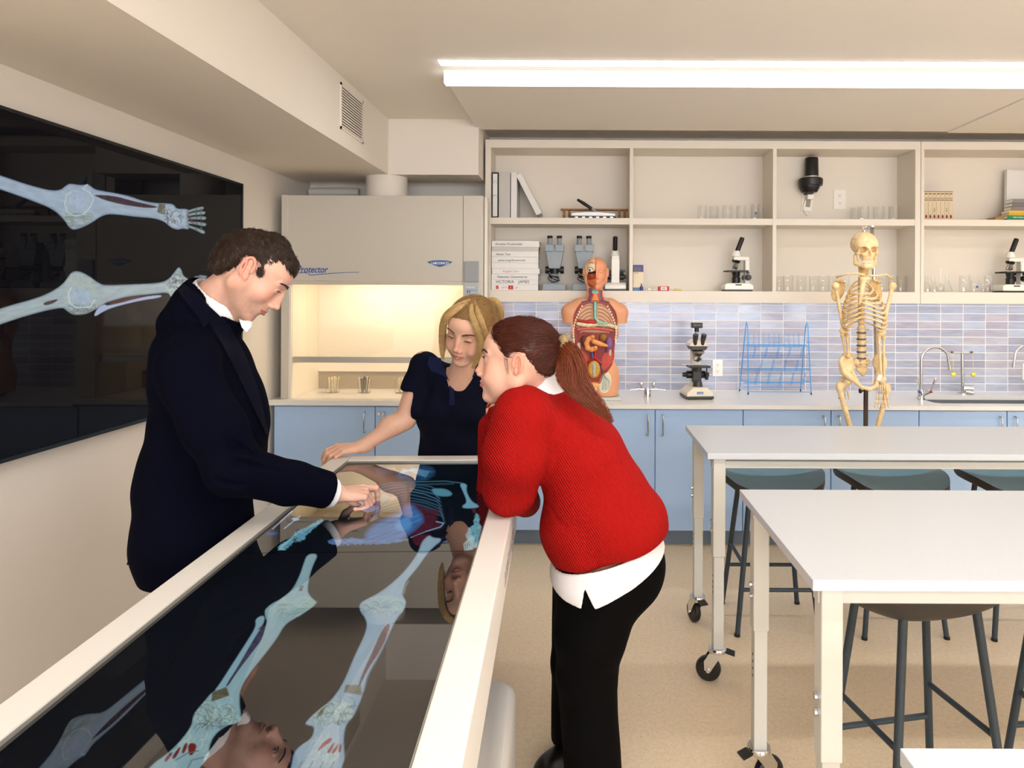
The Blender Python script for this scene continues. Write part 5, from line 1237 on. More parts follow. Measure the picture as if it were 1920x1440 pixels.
# sweater
K = Sdf()
def C(u, v, r, D=2.14, ry=.175, k=.04): K.el(at(u, v, D), (r*D/F, ry, r*D/F), k)
C(1018, 772, 60, ry=.16); C(1047, 797, 72); C(1088, 856, 86, ry=.185); C(1117, 932, 97, ry=.19); C(1140, 985, 99, ry=.195); C(1086, 985, 74, ry=.17, k=.03); C(1216, 960, 22, D=2.14, ry=.12, k=.03)
K.rc(at(982, 782, 1.985), at(968, 850, 1.985), .092, .092, .03); K.rc(at(968, 850, 1.985), ne, .090, .080, .03)
K.rc(ne, nw, .072, .050, .02); K.rc(at(1000, 782, 2.29), at(960, 850, 2.32), .088, .082, .03); K.rc(at(960, 850, 2.32), fe, .082, .072, .03); K.rc(fe, fw+Vector((0, 0, .0)), .066, .046, .02)
K.rc(at(930, 770, 2.245), at(936, 800, 2.25), .036, .045, .02)
K.rc(at(1006, 748, 2.11), at(1022, 770, 2.13), .066, .105, .02)
C(1092, 1018, 58, ry=.17, k=.03); C(1180, 985, 72, ry=.18, k=.03); K.half(at(1140, 1022, 2.14), Vector((.276, 0, -.96)), .014)
def kcloth(Q, D): x, y, z = Q[:, 0], Q[:, 1], Q[:, 2]; return (.006*(vnoise(x*12+z*9, y*9+z*5, 21)-.5)+.003*np.sin(30*(x*.5+z)+5*vnoise(x*6, z*6, 2))*np.clip((1.0-z)*3, 0, 1)).astype(np.float32)
K.fn(kcloth, None, None, op='d', local=False)
for (a, b) in (((1014, 905), (1036, 930)), ((1012, 912), (1020, 960)), ((968, 968), (1000, 952)), ((1030, 950), (1060, 990))):
    pa, pb = K.hit(*a), K.hit(*b)
    if pa and pb: K.rc(pa, pb, .004, .002, .012, op='s')
for (a, b) in (((1006, 716), (1007, 800)), ((1007, 800), (1014, 900))):
    for dx in (-2, 3):
        pa, pb = K.hit(a[0]+dx, a[1]), K.hit(b[0]+dx, b[1])
        if pa and pb: K.rc(pa, pb, .0014, .0014, .002)
ncx = (MR @ Vector((-.028, 0, -.03))-rnb).normalized(); cn = Vector((-.42, 0, .90)).normalized(); cpl = at(998, 714, 2.10)
K.half(cpl+cn*.024, cn, .008)
K.rc(cpl-cn*.03, cpl+cn*.1, .083, .090, .003, op='s')
K.build('sweater', .0050, RED, wr, relax=2)
Cs = Sdf(); Cs.rc(cpl-cn*.05, cpl+cn*.030, .086, .0800, .004); Cs.rc(cpl-cn*.02, cpl+cn*.06, .0745, .0745, .002, op='s'); Cs.build('shirt_collar', .0022, SHIRT, wr, relax=4)
# shirt tail and trousers
def hips(Q_, e=0.0):
    D = 2.15
    Q_.el(at(1142, 1042, D), (.166+e, .19+e, .13+e), .03); Q_.el(at(1128, 1085, D), (.150+e, .18+e, .11+e), .03); Q_.el(at(1180, 1065, D), (.105+e, .17+e, .115+e), .03)
T = Sdf(); hips(T); T.rc(at(1126, 1110, 2.07), at(1108, 1180, 2.065), .125, .108, .03); T.rc(at(1108, 1180, 2.065), nk, .106, .088, .025); T.rc(nk, Vector((na.x-.005, na.y, .02)), .088, .086, .02)
T.rc(at(1105, 1110, 2.24), fk_, .12, .080, .03); T.rc(fk_, Vector((fa.x+.005, fa.y+.01, .05)), .078, .076, .02); T.half(Vector((0, 0, .035)), Vector((0, 0, -1)), .004)
T.fn(lambda Q, D: (.004*(vnoise(Q[:, 0]*14, Q[:, 2]*9+Q[:, 1]*8, 31)-.5)).astype(np.float32), None, None, op='d', local=False)
Tp = Sdf(); Tp.p = list(T.p); T.half(at(1140, 1035, 2.15), Vector((-.276, 0, .96)), .01)
T.build('trousers', .006, mat('black_trousers', (5, 4, 5), rough=.85, spec=.1), wr)
Q = Sdf(); Q.fn(lambda P_, D: smin(Tp.ev(P_.astype(np.float32)), 1e3, .001)-.011, at(1142, 1060, 2.15), .30, .002, local=False); Q.half(at(1130, 1022, 2.15), Vector((-.276, 0, .96)), .006)
def tail(P_, D):     # hem outline with a side slit, seen from the side
    pts = [at(u, v, 2.05) for u, v in ((960, 980), (1030, 1100), (1060, 1109), (1090, 1114), (1096, 1079), (1114, 1111), (1180, 1082), (1249, 1043), (1300, 1010), (1300, 900), (960, 900))]
    a = poly_sd(P_[:, 0], P_[:, 2], [(p.x, p.z) for p in pts])
    full = [q for i, q in enumerate(pts) if i != 4]; b_ = poly_sd(P_[:, 0], P_[:, 2], [(p.x, p.z) for p in full])
    return -np.where(np.abs(P_[:, 1]-2.15) > .12, a, b_)
Q.fn(tail, None, None, .002, op='i', local=False); Q.fn(lambda P_, D: Tp.ev(P_.astype(np.float32))-.004, None, None, .001, op='s', local=False)
Q.build('shirt_tail', .0028, SHIRT, wr, relax=3)
SOLE = mat('cream_sole', (214, 204, 180), rough=.6)
shoe(wr, (fa.x+.03, fa.y+.04, 0), (-.50, -.87, 0), .265, BL_, SOLE, h=.07); shoe(wr, (na.x+.05, na.y, 0), (-.98, -.15, 0), .25, BL_, SOLE, h=.07)

# ================================================================ the blonde woman in the navy polo shirt
POLO = mat('navy_pique', (6, 9, 28), rough=.85, spec=.15, bump=.2, bscale=1500)
bh = 1.10; MB_ = head_matrix((.085, 0, .0), at(861.5, 634, 2.655), -109, 22, -15, bh)
wb = thing('person', 'person with blonde tied-back hair in navy polo shirt, hand on the far table corner', 'person', (at(850, 900, 3.02).x, 3.02, 0))
S = Sdf(); head_sdf(S, MB_, bh, fem=True, eye_open=.0013, lid=.0062, smile=.45, es=.85)
bnb = at(862, 706, 2.86)
S.rc(MB_ @ Vector((-.025, 0, -.04)), bnb, .046, .050, .02); S.rc(MB_ @ Vector((.012, 0, -.07)), bnb+Vector((0, -.02, -.02)), .036, .048, .02)
bsr, bsl = at(795, 682, 2.88), at(930, 690, 2.92); ber, bel = at(760, 786, 2.86), at(945, 815, 2.98); bwr_, bwl = at(676, 838, 2.79), at(925, 900, 2.93)
bch = at(850, 765, 2.95); bhp = at(838, 900, 3.04)
S.el(bch+Vector((0, .01, -.02)), (.13, .075, .13), .03); S.rc(bch, bhp, .09, .11, .03); S.rc(bnb, bch+Vector((0, .01, .04)), .050, .07, .02); S.rc(bsr, bnb+Vector((-.03, .02, -.05)), .045, .05, .03); S.rc(bsl, bnb+Vector((.03, .02, -.05)), .045, .05, .03)
S.rc(bsr, ber, .048, .041, .03); S.rc(ber, bwr_, .040, .026, .02); S.rc(bsl, bel, .046, .040, .03); S.rc(bel, bwl, .038, .026, .02)
S.el(ber+Vector((-.05, -.02, -.018)), (.05, .034, .036), .03)
hand_sdf(S, bwr_, at(640, 842, 2.75)-bwr_, Vector((-.12, -.45, 1)), -1, ((22, 38, 22), (26, 44, 26), (30, 46, 28), (34, 48, 28)), s=.93, thumb=((.80, .50, -.30), (.97, .18, -.22), (.96, .02, -.28)))
hand_sdf(S, bwl, Vector((-.3, -.2, -.9)), Vector((.3, .9, 0)), -1, ((20, 30, 20),)*4, s=.9)
for sy in (-1, 1):
    h_ = bhp+Vector((sy*.085, 0, -.06)); k_ = Vector((h_.x, h_.y-.02, .46)); a_ = Vector((h_.x, h_.y+.02, .08)); S.rc(h_, k_, .08, .052, .03); S.rc(k_, a_, .052, .034, .02); S.rc(a_+Vector((0, 0, -.03)), a_+Vector((0, -.14, -.055)), .028, .02, .02)
bc0 = MB_ @ Vector((0, 0, 0)); sk_cols = skin_cols(MB_, bh, (230, 178, 152), (200, 112, 106), fem=True)
S.build('body', .01, SKW, wb, sk_cols, regions=[(.0024,)+R_(tuple(bc0+Vector((-.15, -.17, -.26))), tuple(bc0+Vector((.15, .19, .15)))), (.0026,)+R_(tuple(at(600, 870, 2.75)+Vector((-.02, -.12, -.05))), tuple(at(800, 700, 2.9)+Vector((.02, .12, 0)))), (.011, None, None)])
face_parts(wb, MB_, bh, (90, 110, 120), (110, 78, 50), gaze=(.88, 0, -.47), eye_open=.0013, lid=.0062)
BHAIR = hairmat('blonde_hair', (168, 130, 78), .34); BROOT = hairmat('dark_blonde_hair', (122, 92, 58), .36); BTIP = hairmat('light_blonde_hair', (196, 162, 108), .34)
BPOLY = [(.098, .074), (.084, .064), (.066, .040), (.050, .016), (.034, -.002), (.022, .004), (.008, .022), (-.012, .024), (-.028, .0), (-.042, -.026), (-.066, -.040), (-.095, -.044), (-.14, -.03), (-.14, .13), (.0, .17), (.11, .14)]
BT = Vector((-.108, .01, .030))
BH = Sdf(); BH.frame(MB_, bh); BH.fn(hair_fn([((-.010, 0, .028), (.098, .080, .082)), ((.028, 0, .042), (.062, .064, .052)), ((-.052, 0, .000), (.05, .062, .050)), (tuple(BT), (.028, .030, .028))], BPOLY, .0016, .016, .007), (0, 0, .02), .20, .002)
bhair = BH.build('hair', .0028, BROOT, wb)
def b_flow(L): d = np.array(BT)-L; return d/np.maximum(np.linalg.norm(d, axis=1, keepdims=True), 1e-6)
hair_on('hair_strands', bhair, BH, MB_, 7000, .07, .0006, b_flow, BHAIR, wb, lift=.08, jitter=.10, k=8, curl=.06)
W = lambda *q: MB_ @ Vector(q)
lk = [lock([W(.020, s_*.006, .108), W(.062, s_*.028, .094), W(.080, s_*.054, .066), W(.078, s_*.070, .028), W(.074, s_*.074, -.022), W(.078, s_*.068, -.070), W(.086, s_*.056, -.108)], 360, [.002, .006, .009, .0095, .009, .007, .003], .0006, 20+s_, flat=.45, wave=.006) for s_ in (-1, 1)]
lk += [lock([W(.0, s_*.006, .110), W(.040, s_*.040, .096), W(.056, s_*.068, .062), W(.052, s_*.080, .02), W(.048, s_*.080, -.03), W(.056, s_*.074, -.07), W(.066, s_*.064, -.095)], 260, [.002, .006, .009, .0095, .009, .007, .003], .0006, 30+s_, flat=.45, wave=.006) for s_ in (-1, 1)]
strands('face_framing_locks', np.concatenate(lk), .00075, BTIP, None); to_parent(bpy.data.objects['face_framing_locks'], wb)
bt = W(*BT); tl = lock([W(-.085, .01, .050), W(-.12, .02, .055), W(-.14, .035, .03), W(-.145, .04, -.01), W(-.14, .035, -.05), W(-.13, .03, -.09)], 260, [.012, .024, .030, .028, .022, .006], .001, 40, wave=.006)
strands('tied_hair', tl, .0011, BTIP, None); to_parent(bpy.data.objects['tied_hair'], wb)
P = Sdf()
P.el(bch, (.168, .112, .15), .04); P.el(at(862, 726, 2.89), (.10, .068, .05), .03); P.el(at(848, 730, 2.93), (.17, .10, .11), .04); P.rc(bch+Vector((0, .02, -.10)), bhp+Vector((0, 0, .05)), .13, .135, .04); P.el(at(838, 850, 3.02), (.185, .12, .14), .04); P.el(at(838, 905, 3.04), (.192, .13, .14), .03)
P.el(at(822, 762, 2.88), (.075, .07, .075), .05); P.el(at(880, 766, 2.88), (.075, .07, .075), .05)
P.rc(bsr+Vector((.01, 0, -.005)), bnb+Vector((-.03, .02, -.045)), .054, .062, .04); P.rc(bsl, bnb+Vector((.03, .02, -.045)), .056, .062, .04)
sle = bsr+(ber-bsr)*.52; P.rc(bsr+Vector((.0, 0, -.012)), sle+(ber-bsr)*.2, .058, .062, .03); sdir = (ber-bsr).normalized(); P.fn(lambda Q_, D_: np.maximum(-((Q_-np.array(sle, np.float32)) @ np.array(sdir, np.float32)), (Q_[:, 0]-(at(778, 740, 2.87).x))), None, None, .003, op='s', local=False)
sl2 = bsl+(bel-bsl)*.5; P.rc(bsl, sl2, .064, .060, .02)
P.fn(cloth, None, None, op='d', local=False)
P.half(Vector((0, 0, .80)), Vector((0, 0, -1)), .003)
P0 = Sdf(); P0.p = list(P.p); P.rc(bnb+Vector((0, -.005, .046)), bnb+Vector((0, -.03, .13)), .038, .060, .004, op='s')
vq = [at(u, v, 2.85) for u, v in ((836, 688), (846, 724), (850, 722), (872, 690))]
P.fn(lambda Q_, D_: np.maximum(Q_[:, 1]-2.95, -poly_sd(Q_[:, 0], Q_[:, 2], [(p.x, p.z) for p in vq])), None, None, .004, op='s', local=False)
P.build('polo_shirt', .0045, POLO, wb, relax=3)
PC = mat('navy_polo_collar', (20, 27, 60), rough=.8, spec=.15)
def polo_strip(nm, a, b, t=.008): 
    try: shell_strip(nm, P0, a, b, t, PC, wb, n=14, d0=2.2)
    except Exception: pass
polo_strip('collar', [(826, 668), (829, 682), (835, 698), (843, 716)], [(806, 664), (802, 682), (808, 696), (836, 706)])
polo_strip('collar', [(902, 668), (888, 686), (868, 700), (850, 716)], [(924, 676), (910, 694), (890, 706), (858, 708)])
polo_strip('placket', [(843, 722), (842, 760)], [(851, 720), (852, 760)], .003)
for v in (734, 750):
    h = P.hit(847, v, 2.2, .004)
    if h: MB().lathe([(0, .0), (.0045, 0), (.0045, .0015), (0, .0015)], h, 12, Matrix.Rotation(PI/2, 4, 'X')).build('button', PC, None); to_parent(bpy.data.objects[[o.name for o in bpy.data.objects if o.name.startswith('button')][-1]], wb)
Tb = Sdf(); Tb.el(bhp+Vector((0, 0, -.03)), (.175, .115, .13), .03)
for sy in (-1, 1): h_ = bhp+Vector((sy*.085, 0, -.06)); k_ = Vector((h_.x, h_.y-.02, .46)); Tb.rc(h_, k_, .09, .066, .03); Tb.rc(k_, (h_.x, h_.y+.02, .05), .064, .052, .02)
Tb.build('trousers', .008, TR, wb)
for sy in (-1, 1): shoe(wb, (bhp.x+sy*.085, bhp.y+.06, 0), (0, -1, 0), .24, BL_, BLACKR)
# ================================================================ things on the shelves and the counter
def setx(u, D, v=480): return at(u, v, D).x
def beaker_mb(r, h, spout=True, t=.0016, n=32):
    mb = MB(); prof = [(0, .0), (r*.93, 0), (r, .004), (r, h-.004), (r*1.06, h), (r*1.02, h+.0008), (r-t, h-.006), (r-t, .006), (r*.9-t, .0028), (0, .0028)]
    mb.lathe(prof, (0, 0, 0), n); return mb
def thin_glass(name):
    m = bpy.data.materials.new(name); m.use_nodes = True; N = m.node_tree.nodes; L = m.node_tree.links; N.remove(N['Principled BSDF'])
    t = N.new('ShaderNodeBsdfTransparent'); t.inputs[0].default_value = (.985, .99, .99, 1); g = N.new('ShaderNodeBsdfGlossy'); g.inputs['Roughness'].default_value = .04
    f = N.new('ShaderNodeFresnel'); f.inputs[0].default_value = 1.9; x = N.new('ShaderNodeMixShader'); q = N.new('ShaderNodeNewGeometry'); u = N.new('ShaderNodeMath'); u.operation = 'SUBTRACT'; u.inputs[0].default_value = 1.0; L.new(q.outputs['Backfacing'], u.inputs[1]); v = N.new('ShaderNodeMath'); v.operation = 'MULTIPLY'; L.new(f.outputs[0], v.inputs[0]); L.new(u.outputs[0], v.inputs[1]); L.new(v.outputs[0], x.inputs[0]); L.new(t.outputs[0], x.inputs[1]); L.new(g.outputs[0], x.inputs[2]); L.new(x.outputs[0], N['Material Output'].inputs[0]); return m
GLS = thin_glass('lab_glass')
bpy.data.objects['sash_glass'].data.materials[0] = thin_glass('sash_pane')
SZM += .0007; SZB += .0007; CZ0 = CZ; CZ += .0004
_bk = {}
def beaker(u, D, z, r, h, label, group, rz=0, name='beaker'):
    k = (r, h); x = setx(u, D)
    if 'blue' in label or k not in _bk:
        o = beaker_mb(r, h).build(name, GLS); tag(o, label, 'beaker', group); o.location = (x, D, z+.001)
        if 'blue' not in label: _bk[k] = o
        return o
    return dup(_bk[k], label, (x, D, z+.001), rz, group)
g1 = 'beakers on the upper shelf of the second bay'
for u, D, r, h, lb in ((1316, 4.60, .029, .095, 'clear glass beaker leftmost in the upper second bay'), (1338, 4.66, .031, .098, 'clear glass beaker second in the upper second bay row'), (1363, 4.60, .031, .098, 'clear glass beaker third in the upper second bay row'), (1389, 4.62, .031, .098, 'clear glass beaker fourth in the upper second bay row'), (1416, 4.60, .031, .105, 'clear glass beaker with a blue square mark'), (1424, 4.67, .027, .095, 'clear glass beaker against the divider, last in its row')):
    b = beaker(u, D, SZM, r, h, lb, g1)
    if 'blue' in lb and 'mark' in lb and 'left' not in lb: o = MB().box(-.012, .002, -.0322, -.0316, .034, .050).build('blue_mark', BLUEINK, b, smooth=False)
for u, D, lb in ((1604, 4.68, 'faint clear beaker behind the others in the upper third bay'), (1618, 4.60, 'clear glass beaker, first of three by the outlet'), (1647, 4.62, 'clear glass beaker, middle of three right of the outlet'), (1676, 4.60, 'clear glass beaker, nearest the divider in the upper third bay')): beaker(u, D, SZM, .035, .095, lb, 'beakers on the upper shelf of the third bay')
g3 = 'beakers on the lower shelf behind the skeleton'
for i, (u, D, r, h) in enumerate(((1462, 4.62, .029, .10), (1478, 4.57, .031, .105), (1503, 4.62, .031, .105), (1526, 4.57, .029, .10), (1545, 4.63, .031, .105), (1563, 4.57, .031, .105), (1585, 4.62, .029, .10), (1655, 4.62, .029, .10), (1675, 4.57, .031, .105), (1690, 4.62, .031, .105))):
    beaker(u, D, SZB, r, h, 'clear glass beaker in the lower third bay, %s in line from the left' % ['one', 'two', 'three', 'four', 'five', 'six', 'seven', 'eight', 'nine', 'ten, by the divider'][i] if i not in (0, 6, 9) else ('clear glass beaker beside the left divider of the lower third bay', '', '', '', '', '', 'clear glass beaker just left of the skeleton skull', '', '', 'clear glass beaker last before the divider, right of the skeleton')[i], g3)
def flask(u, D, z, label, r=.030, h=.105, neck=.011):
    mb = MB(); mb.lathe([(0, 0), (r, .001), (r, .006), (neck, h*.68), (neck, h*.96), (neck*1.25, h), (neck*.86, h), (neck*.86, h*.68), (r*.93, .007), (0, .003)], (0, 0, 0), 32); o = mb.build('conical_flask', GLS); tag(o, label, 'flask', 'glass flasks in the right bay'); o.location = (setx(u, D), D, z+.001); return o
flask(1737, 4.60, SZB, 'conical flask beside the divider in the right bay'); flask(1750, 4.64, SZB, 'conical flask second from the divider in the right bay'); flask(1776, 4.58, SZB, 'widest conical flask in the right bay', .034, .115)
mb = MB(); mb.lathe([(0, 0), (.018, .001), (.028, .016), (.027, .03), (.014, .05), (.0045, .062), (.0045, .165), (.0065, .167), (.0035, .165), (.0035, .062), (.012, .05), (.025, .03), (.026, .016), (0, .004)], (0, 0, 0), 28)
o = mb.build('volumetric_flask', GLS); tag(o, 'long-necked volumetric flask between the conical flasks', 'flask'); o.location = (setx(1764, 4.66), 4.66, SZB+.001)
for u, r, h, lb in ((1809, .033, .112, 'tall clear beaker in the middle of the right bay'), (1828, .026, .075, 'small beaker with a blue mark in the right bay'), (1846, .024, .062, 'smallest beaker near the right microscope'), (1854, .028, .108, 'narrow beaker just left of the right microscope')):
    b = beaker(u, 4.60, SZB, r, h, lb, 'beakers in the right bay')
    if 'blue' in lb: MB().lathe([(0, 0), (.008, 0), (.008, .0006), (0, .0006)], (0, -r-.0003, .035), 16, Matrix.Rotation(PI/2, 4, 'X')).build('blue_mark', BLUEINK, b)
# monocular microscope ------------------------------------------------
MBODY = mat('microscope_white', (232, 230, 222), rough=.35)
def microscope(label, loc, rz, tube_dir=1, side=False):
    t = thing('microscope', label, 'microscope', loc, rz, 'monocular microscopes'); t.scale = (1.27,)*3
    b = MB(); b.prism([(-.075, .008), (.075, .008), (.075, .030), (.055, .042), (-.060, .042), (-.075, .034)], -.055, .055); b.build('base', MBODY, t, smooth=False, bevel=.004)
    MB().box(-.07, .07, -.05, .05, 0, .009).build('base_plate', BLACKP, t, smooth=False)
    MB().box(-.02, .012, -.0560, -.0548, .030, .036).build('base_slot', BLACKP, t, smooth=False)
    a = MB(); a.box(.038, .062, -.022, .022, .04, .165); a.box(-.02, .062, -.020, .020, .160, .182); a.build('arm', MBODY, t, smooth=False, bevel=.005)
    MB().lathe([(.0, 0), (.021, 0), (.021, .03), (.016, .034), (0, .034)], (-.005, 0, .043), 24).build('illuminator', BLACKP, t)
    s_ = MB(); s_.box(-.055, .050, -.052, .052, .101, .109); s_.box(-.07, -.055, -.008, .012, .101, .108); s_.build('stage', BLACKP, t, smooth=False, bevel=.001)
    MB().cyl((-.005, 0, .078), (-.005, 0, .101), .018, .022, 20).build('condenser', BLACKP, t)
    for y in (-1, 1):
        for (z, r, L) in ((.072, .016, .022), (.072, .010, .034), (.096, .006, .02)):
            MB().cyl((.05, y*.022, z), (.05, y*(.022+L), z), r, n=20).build('focus_knob', BLACKP, t)
    n = MB(); n.lathe([(0, .006), (.021, .005), (.023, 0), (.018, -.008), (0, -.010)], (-.005, 0, .158), 24, Matrix.Rotation(.2, 4, 'Y')); n.build('nosepiece', BLACKP, t)
    for k in range(3):
        ag = k*2.1+.4; d = Vector((math.cos(ag)*.45, math.sin(ag)*.45, -.9)).normalized() if k else Vector((0, 0, -1)); p = Vector((-.005, 0, .153))
        MB().tube([p, p+d*.018, p+d*.020, p+d*.034, p+d*.038], [.009, .009, .0075, .0075, .004], 16).build('objective', STEEL, t)
    h_ = MB(); h_.lathe([(0, 0), (.024, 0), (.025, .010), (.017, .030), (.0, .034)], (-.005, 0, .182), 28); h_.build('head', MBODY, t)
    d = Vector((tube_dir*.36, 0, .93)) if not side else Vector((0.06, 0, 1)); d.normalize(); p = Vector((-.005, 0, .196))
    MB().tube([p, p+d*.012, p+d*.085, p+d*.092], [.0125, .0125, .0125, .0105], 20).build('eyepiece_tube', BLACKP, t)
    return t
microscope('white and black microscope with tilted tube, centre of the lower second bay', (setx(1382, 4.62), 4.62, SZB), 0, 1)
microscope('white and black microscope at the right edge of the lower shelf', (setx(1896, 4.62), 4.62, SZB), 0, 1)
m3 = microscope('white microscope seen from behind, between the grey microscopes and the divider', (setx(1153, 4.63), 4.63, SZB), -PI/2, 1)
MB().box(-.0765, -.0755, -.018, .012, .022, .032).build('label_sticker', mat('navy_sticker', (50, 56, 74), rough=.5), m3, smooth=False)
YEL = mat('yellow_sticker', (206, 194, 60), rough=.5); MB().box(-.0765, -.0755, -.016, .010, .013, .021).build('yellow_label', YEL, m3, smooth=False)
# stereo microscopes ----------------------------------------------------
def stereo(label, loc):
    t = thing('stereo_microscope', label, 'microscope', loc, 0, 'grey stereo microscopes'); t.scale = (1.10, 1.0, 1.16)
    MB().prism([(-.072, 0), (.072, 0), (.070, .034), (-.066, .040)], -.08, .09).build('base', GREYE, t, smooth=False, bevel=.004)
    MB().box(-.020, .020, .045, .075, .03, .20).build('pillar', GREYE, t, smooth=False, bevel=.003)
    bd = MB(); bd.prism([(-.034, .125), (.034, .125), (.052, .215), (.052, .25), (-.052, .25), (-.052, .215)], -.035, .05); bd.build('head', GREYE, t, smooth=False, bevel=.004)
    bt = MB()
    for x in (-1, 1): bt.box(x*.031-.026, x*.031+.026, -.045, .03, .222, .262)
    bt.build('prism_housing', GREYE, t, smooth=False, bevel=.003)
    for x in (-1, 1):
        p = Vector((x*.030, -.01, .258)); d = Vector((-x*.05+x*.02, -.22, .97)).normalized()
        MB().tube([p, p+d*.045], [.014, .0155], 20).build('eyepiece_tube', GREYE, t)
        q = p+d*.044; MB().tube([q, q+d*.012], [.0165, .0165], 20).build('eyecup', BLACKR, t)
        MB().cyl((x*.034, .0, .118), (x*.056, .0, .118), .021, n=22).build('focus_knob', BLACKR, t); 
    MB().cyl((-.034, 0, .118), (.034, 0, .118), .012, n=14).build('focus_shaft', BLACKP, t)
    MB().lathe([(0, 0), (.026, 0), (.028, .03), (0, .03)], (0, 0, .098), 22).build('objective', BLACKP, t)
    pts = [(.03*math.cos(a*1.1)+.008*math.sin(a*2.3)+(-.006), -.055+.012*math.sin(a*1.7), .060+.018*math.sin(a*.9+.6)+.004*a*.3) for a in [i*.35 for i in range(44)]]
    MB().tube(pts, .0028, 8).build('power_cord', BLACKP, t)
    return t
stereo('grey stereo microscope with coiled cord, beside the binder stack', (setx(1040, 4.63), 4.63, SZB))
stereo('grey stereo microscope behind the torso model head', (setx(1095, 4.63), 4.63, SZB))
# binders ---------------------------------------------------------------
def binder(label, loc, rot, w, h, d, m, group, spine=None, size=.02, ink=INK, tx=.012):
    t = thing('binder', label, 'binder', loc, 0, group, rot=rot)
    c = MB(); c.box(0, .003, 0, d, 0, h); c.box(w-.003, w, 0, d, 0, h); c.box(.003, w-.003, 0, .003, 0, h); c.build('cover', m, t, smooth=False, bevel=.0008)
    MB().box(.006, w-.006, .012, d-.006, .006, h-.006).build('pages', PAPER, t, smooth=False)
    return t
GRP = 'upright binders in the upper first bay'
W_ = lambda a, b, D=4.53: setx(b, D)-setx(a, D)
zt = lambda v, D: at(1000, v, D).z
BLKB = mat('black_binder', (24, 22, 22), rough=.5); WHB = mat('white_binder', (226, 224, 222), rough=.45); GRB = mat('grey_binder', (196, 192, 188), rough=.5)
b1 = binder('black binder with a white spine card, leftmost on the upper shelf', (setx(920.6, 4.53)+.004, 4.53, SZM), (0, 0, 0), W_(922, 934), .298, .22, BLKB, GRP)
MB().box(.006, W_(922, 934)-.006, -.0012, .0, .01, .288).build('spine_card', WHB, b1, smooth=False)
for z in (.135, .225): MB().tube([(.012, -.002, z), (.012, -.004, z+.014), (.030, -.004, z+.014), (.030, -.002, z)], .0012, 6).build('spine_ring', STEEL, b1)
binder('thick pale grey binder second from the left on the upper shelf', (setx(934.8, 4.53), 4.53, SZM), (0, 0, 0), W_(934.8, 956), .298, .22, GRB, GRP)
binder('slim white binder standing upright beside the leaning one', (setx(957.5, 4.53), 4.53, SZM), (0, 0, 0), W_(957.5, 968.5), .298, .22, WHB, GRP)
lb_ = binder('white binder leaning against the others on the upper shelf', (0, 0, 0), (0, 0, 0), .036, .295, .22, WHB, GRP)
pb = at(1003.5, 407, 4.53); lb_.location = (pb.x+.045-.036, 4.53, SZM+.0175); lb_.rotation_euler = (0, -math.radians(27.5), 0)
GS = 'white binders stacked flat in the lower first bay'
rows = [(1316, 1364, None), (1273, 1316, ('VICTORIA    JAMES', .0265, INK, .026)), (1225, 1272, ('Valentina Guemmaroy', .022, INK, .034)), (1177, 1224, ('Angela Ciro', .022, PINKINK, .068)), (1129, 1176, None), (1079, 1128, ('Jamie Long-Ruzumovsky', .018, INK, .044)), (1029, 1078, ('Alexis Tam', .021, INK, .028)), (991, 1028, None), (940, 990, ('Annalise Fredenhafer', .021, INK, .022))]
lbls = ['bottom white binder of the flat stack with two red stickers', 'white binder in the stack lettered VICTORIA JAMES in capitals', 'white binder in the stack with handwriting, on top of the VICTORIA JAMES one', 'white binder in the stack with faded red handwriting', 'plain white binder in the middle of the flat stack', 'white binder in the stack with small handwriting above the plain one', 'white binder in the stack below the grey clipboard-like one', 'thin grey-edged binder second from the top of the stack', 'topmost white binder of the flat stack with handwriting']
D0 = 4.53; zc = SZB
for i, (y1, y0, tx) in enumerate(rows):
    h = (y0-y1)/4.5*D0/F; w_ = .305+(.006 if i in (3, 8) else 0); off = (0, 0, 0, .003, 0, 0, 0, .002, 0)[i]
    t = thing('flat_binder', lbls[i], 'binder', (setx(920.4, D0)+.0045+off, D0+(i % 3)*.002, zc), group=GS); cm_ = GRB if i == 7 else WHB
    c = MB(); c.box(0, w_, 0, .20, 0, .003); c.box(0, w_, 0, .20, h-.0035, h-.0005); c.box(0, w_, 0, .003, .003, h-.0035); c.build('cover', cm_, t, smooth=False, bevel=.0006)
    MB().box(.003, w_-.004, .006, .195, .004, h-.0045).build('pages', PAPER if i != 7 else mat('dark_pages', (96, 92, 90)), t, smooth=False)
    if tx: text('handwriting', tx[0], tx[1], tx[2], t, (tx[3], -.0008, h*.28), extrude=.0003, shear=.15)
    if i == 0:
        MB().box(.030, .046, -.0012, 0, .008, .030).build('red_sticker', REDINK, t, smooth=False); MB().box(.110, .142, -.0012, 0, .006, .031).build('red_sticker', REDINK, t, smooth=False)
        text('lettering', '- CIM 0', .016, PINKINK, t, (.054, -.0008, .012)); text('lettering', '..10', .014, INK, t, (.150, -.0008, .012))
        text('lettering', '1', .016, WHITEP, t, (.034, -.0016, .012)); text('lettering', '-1', .016, WHITEP, t, (.118, -.0016, .012))
    zc += h
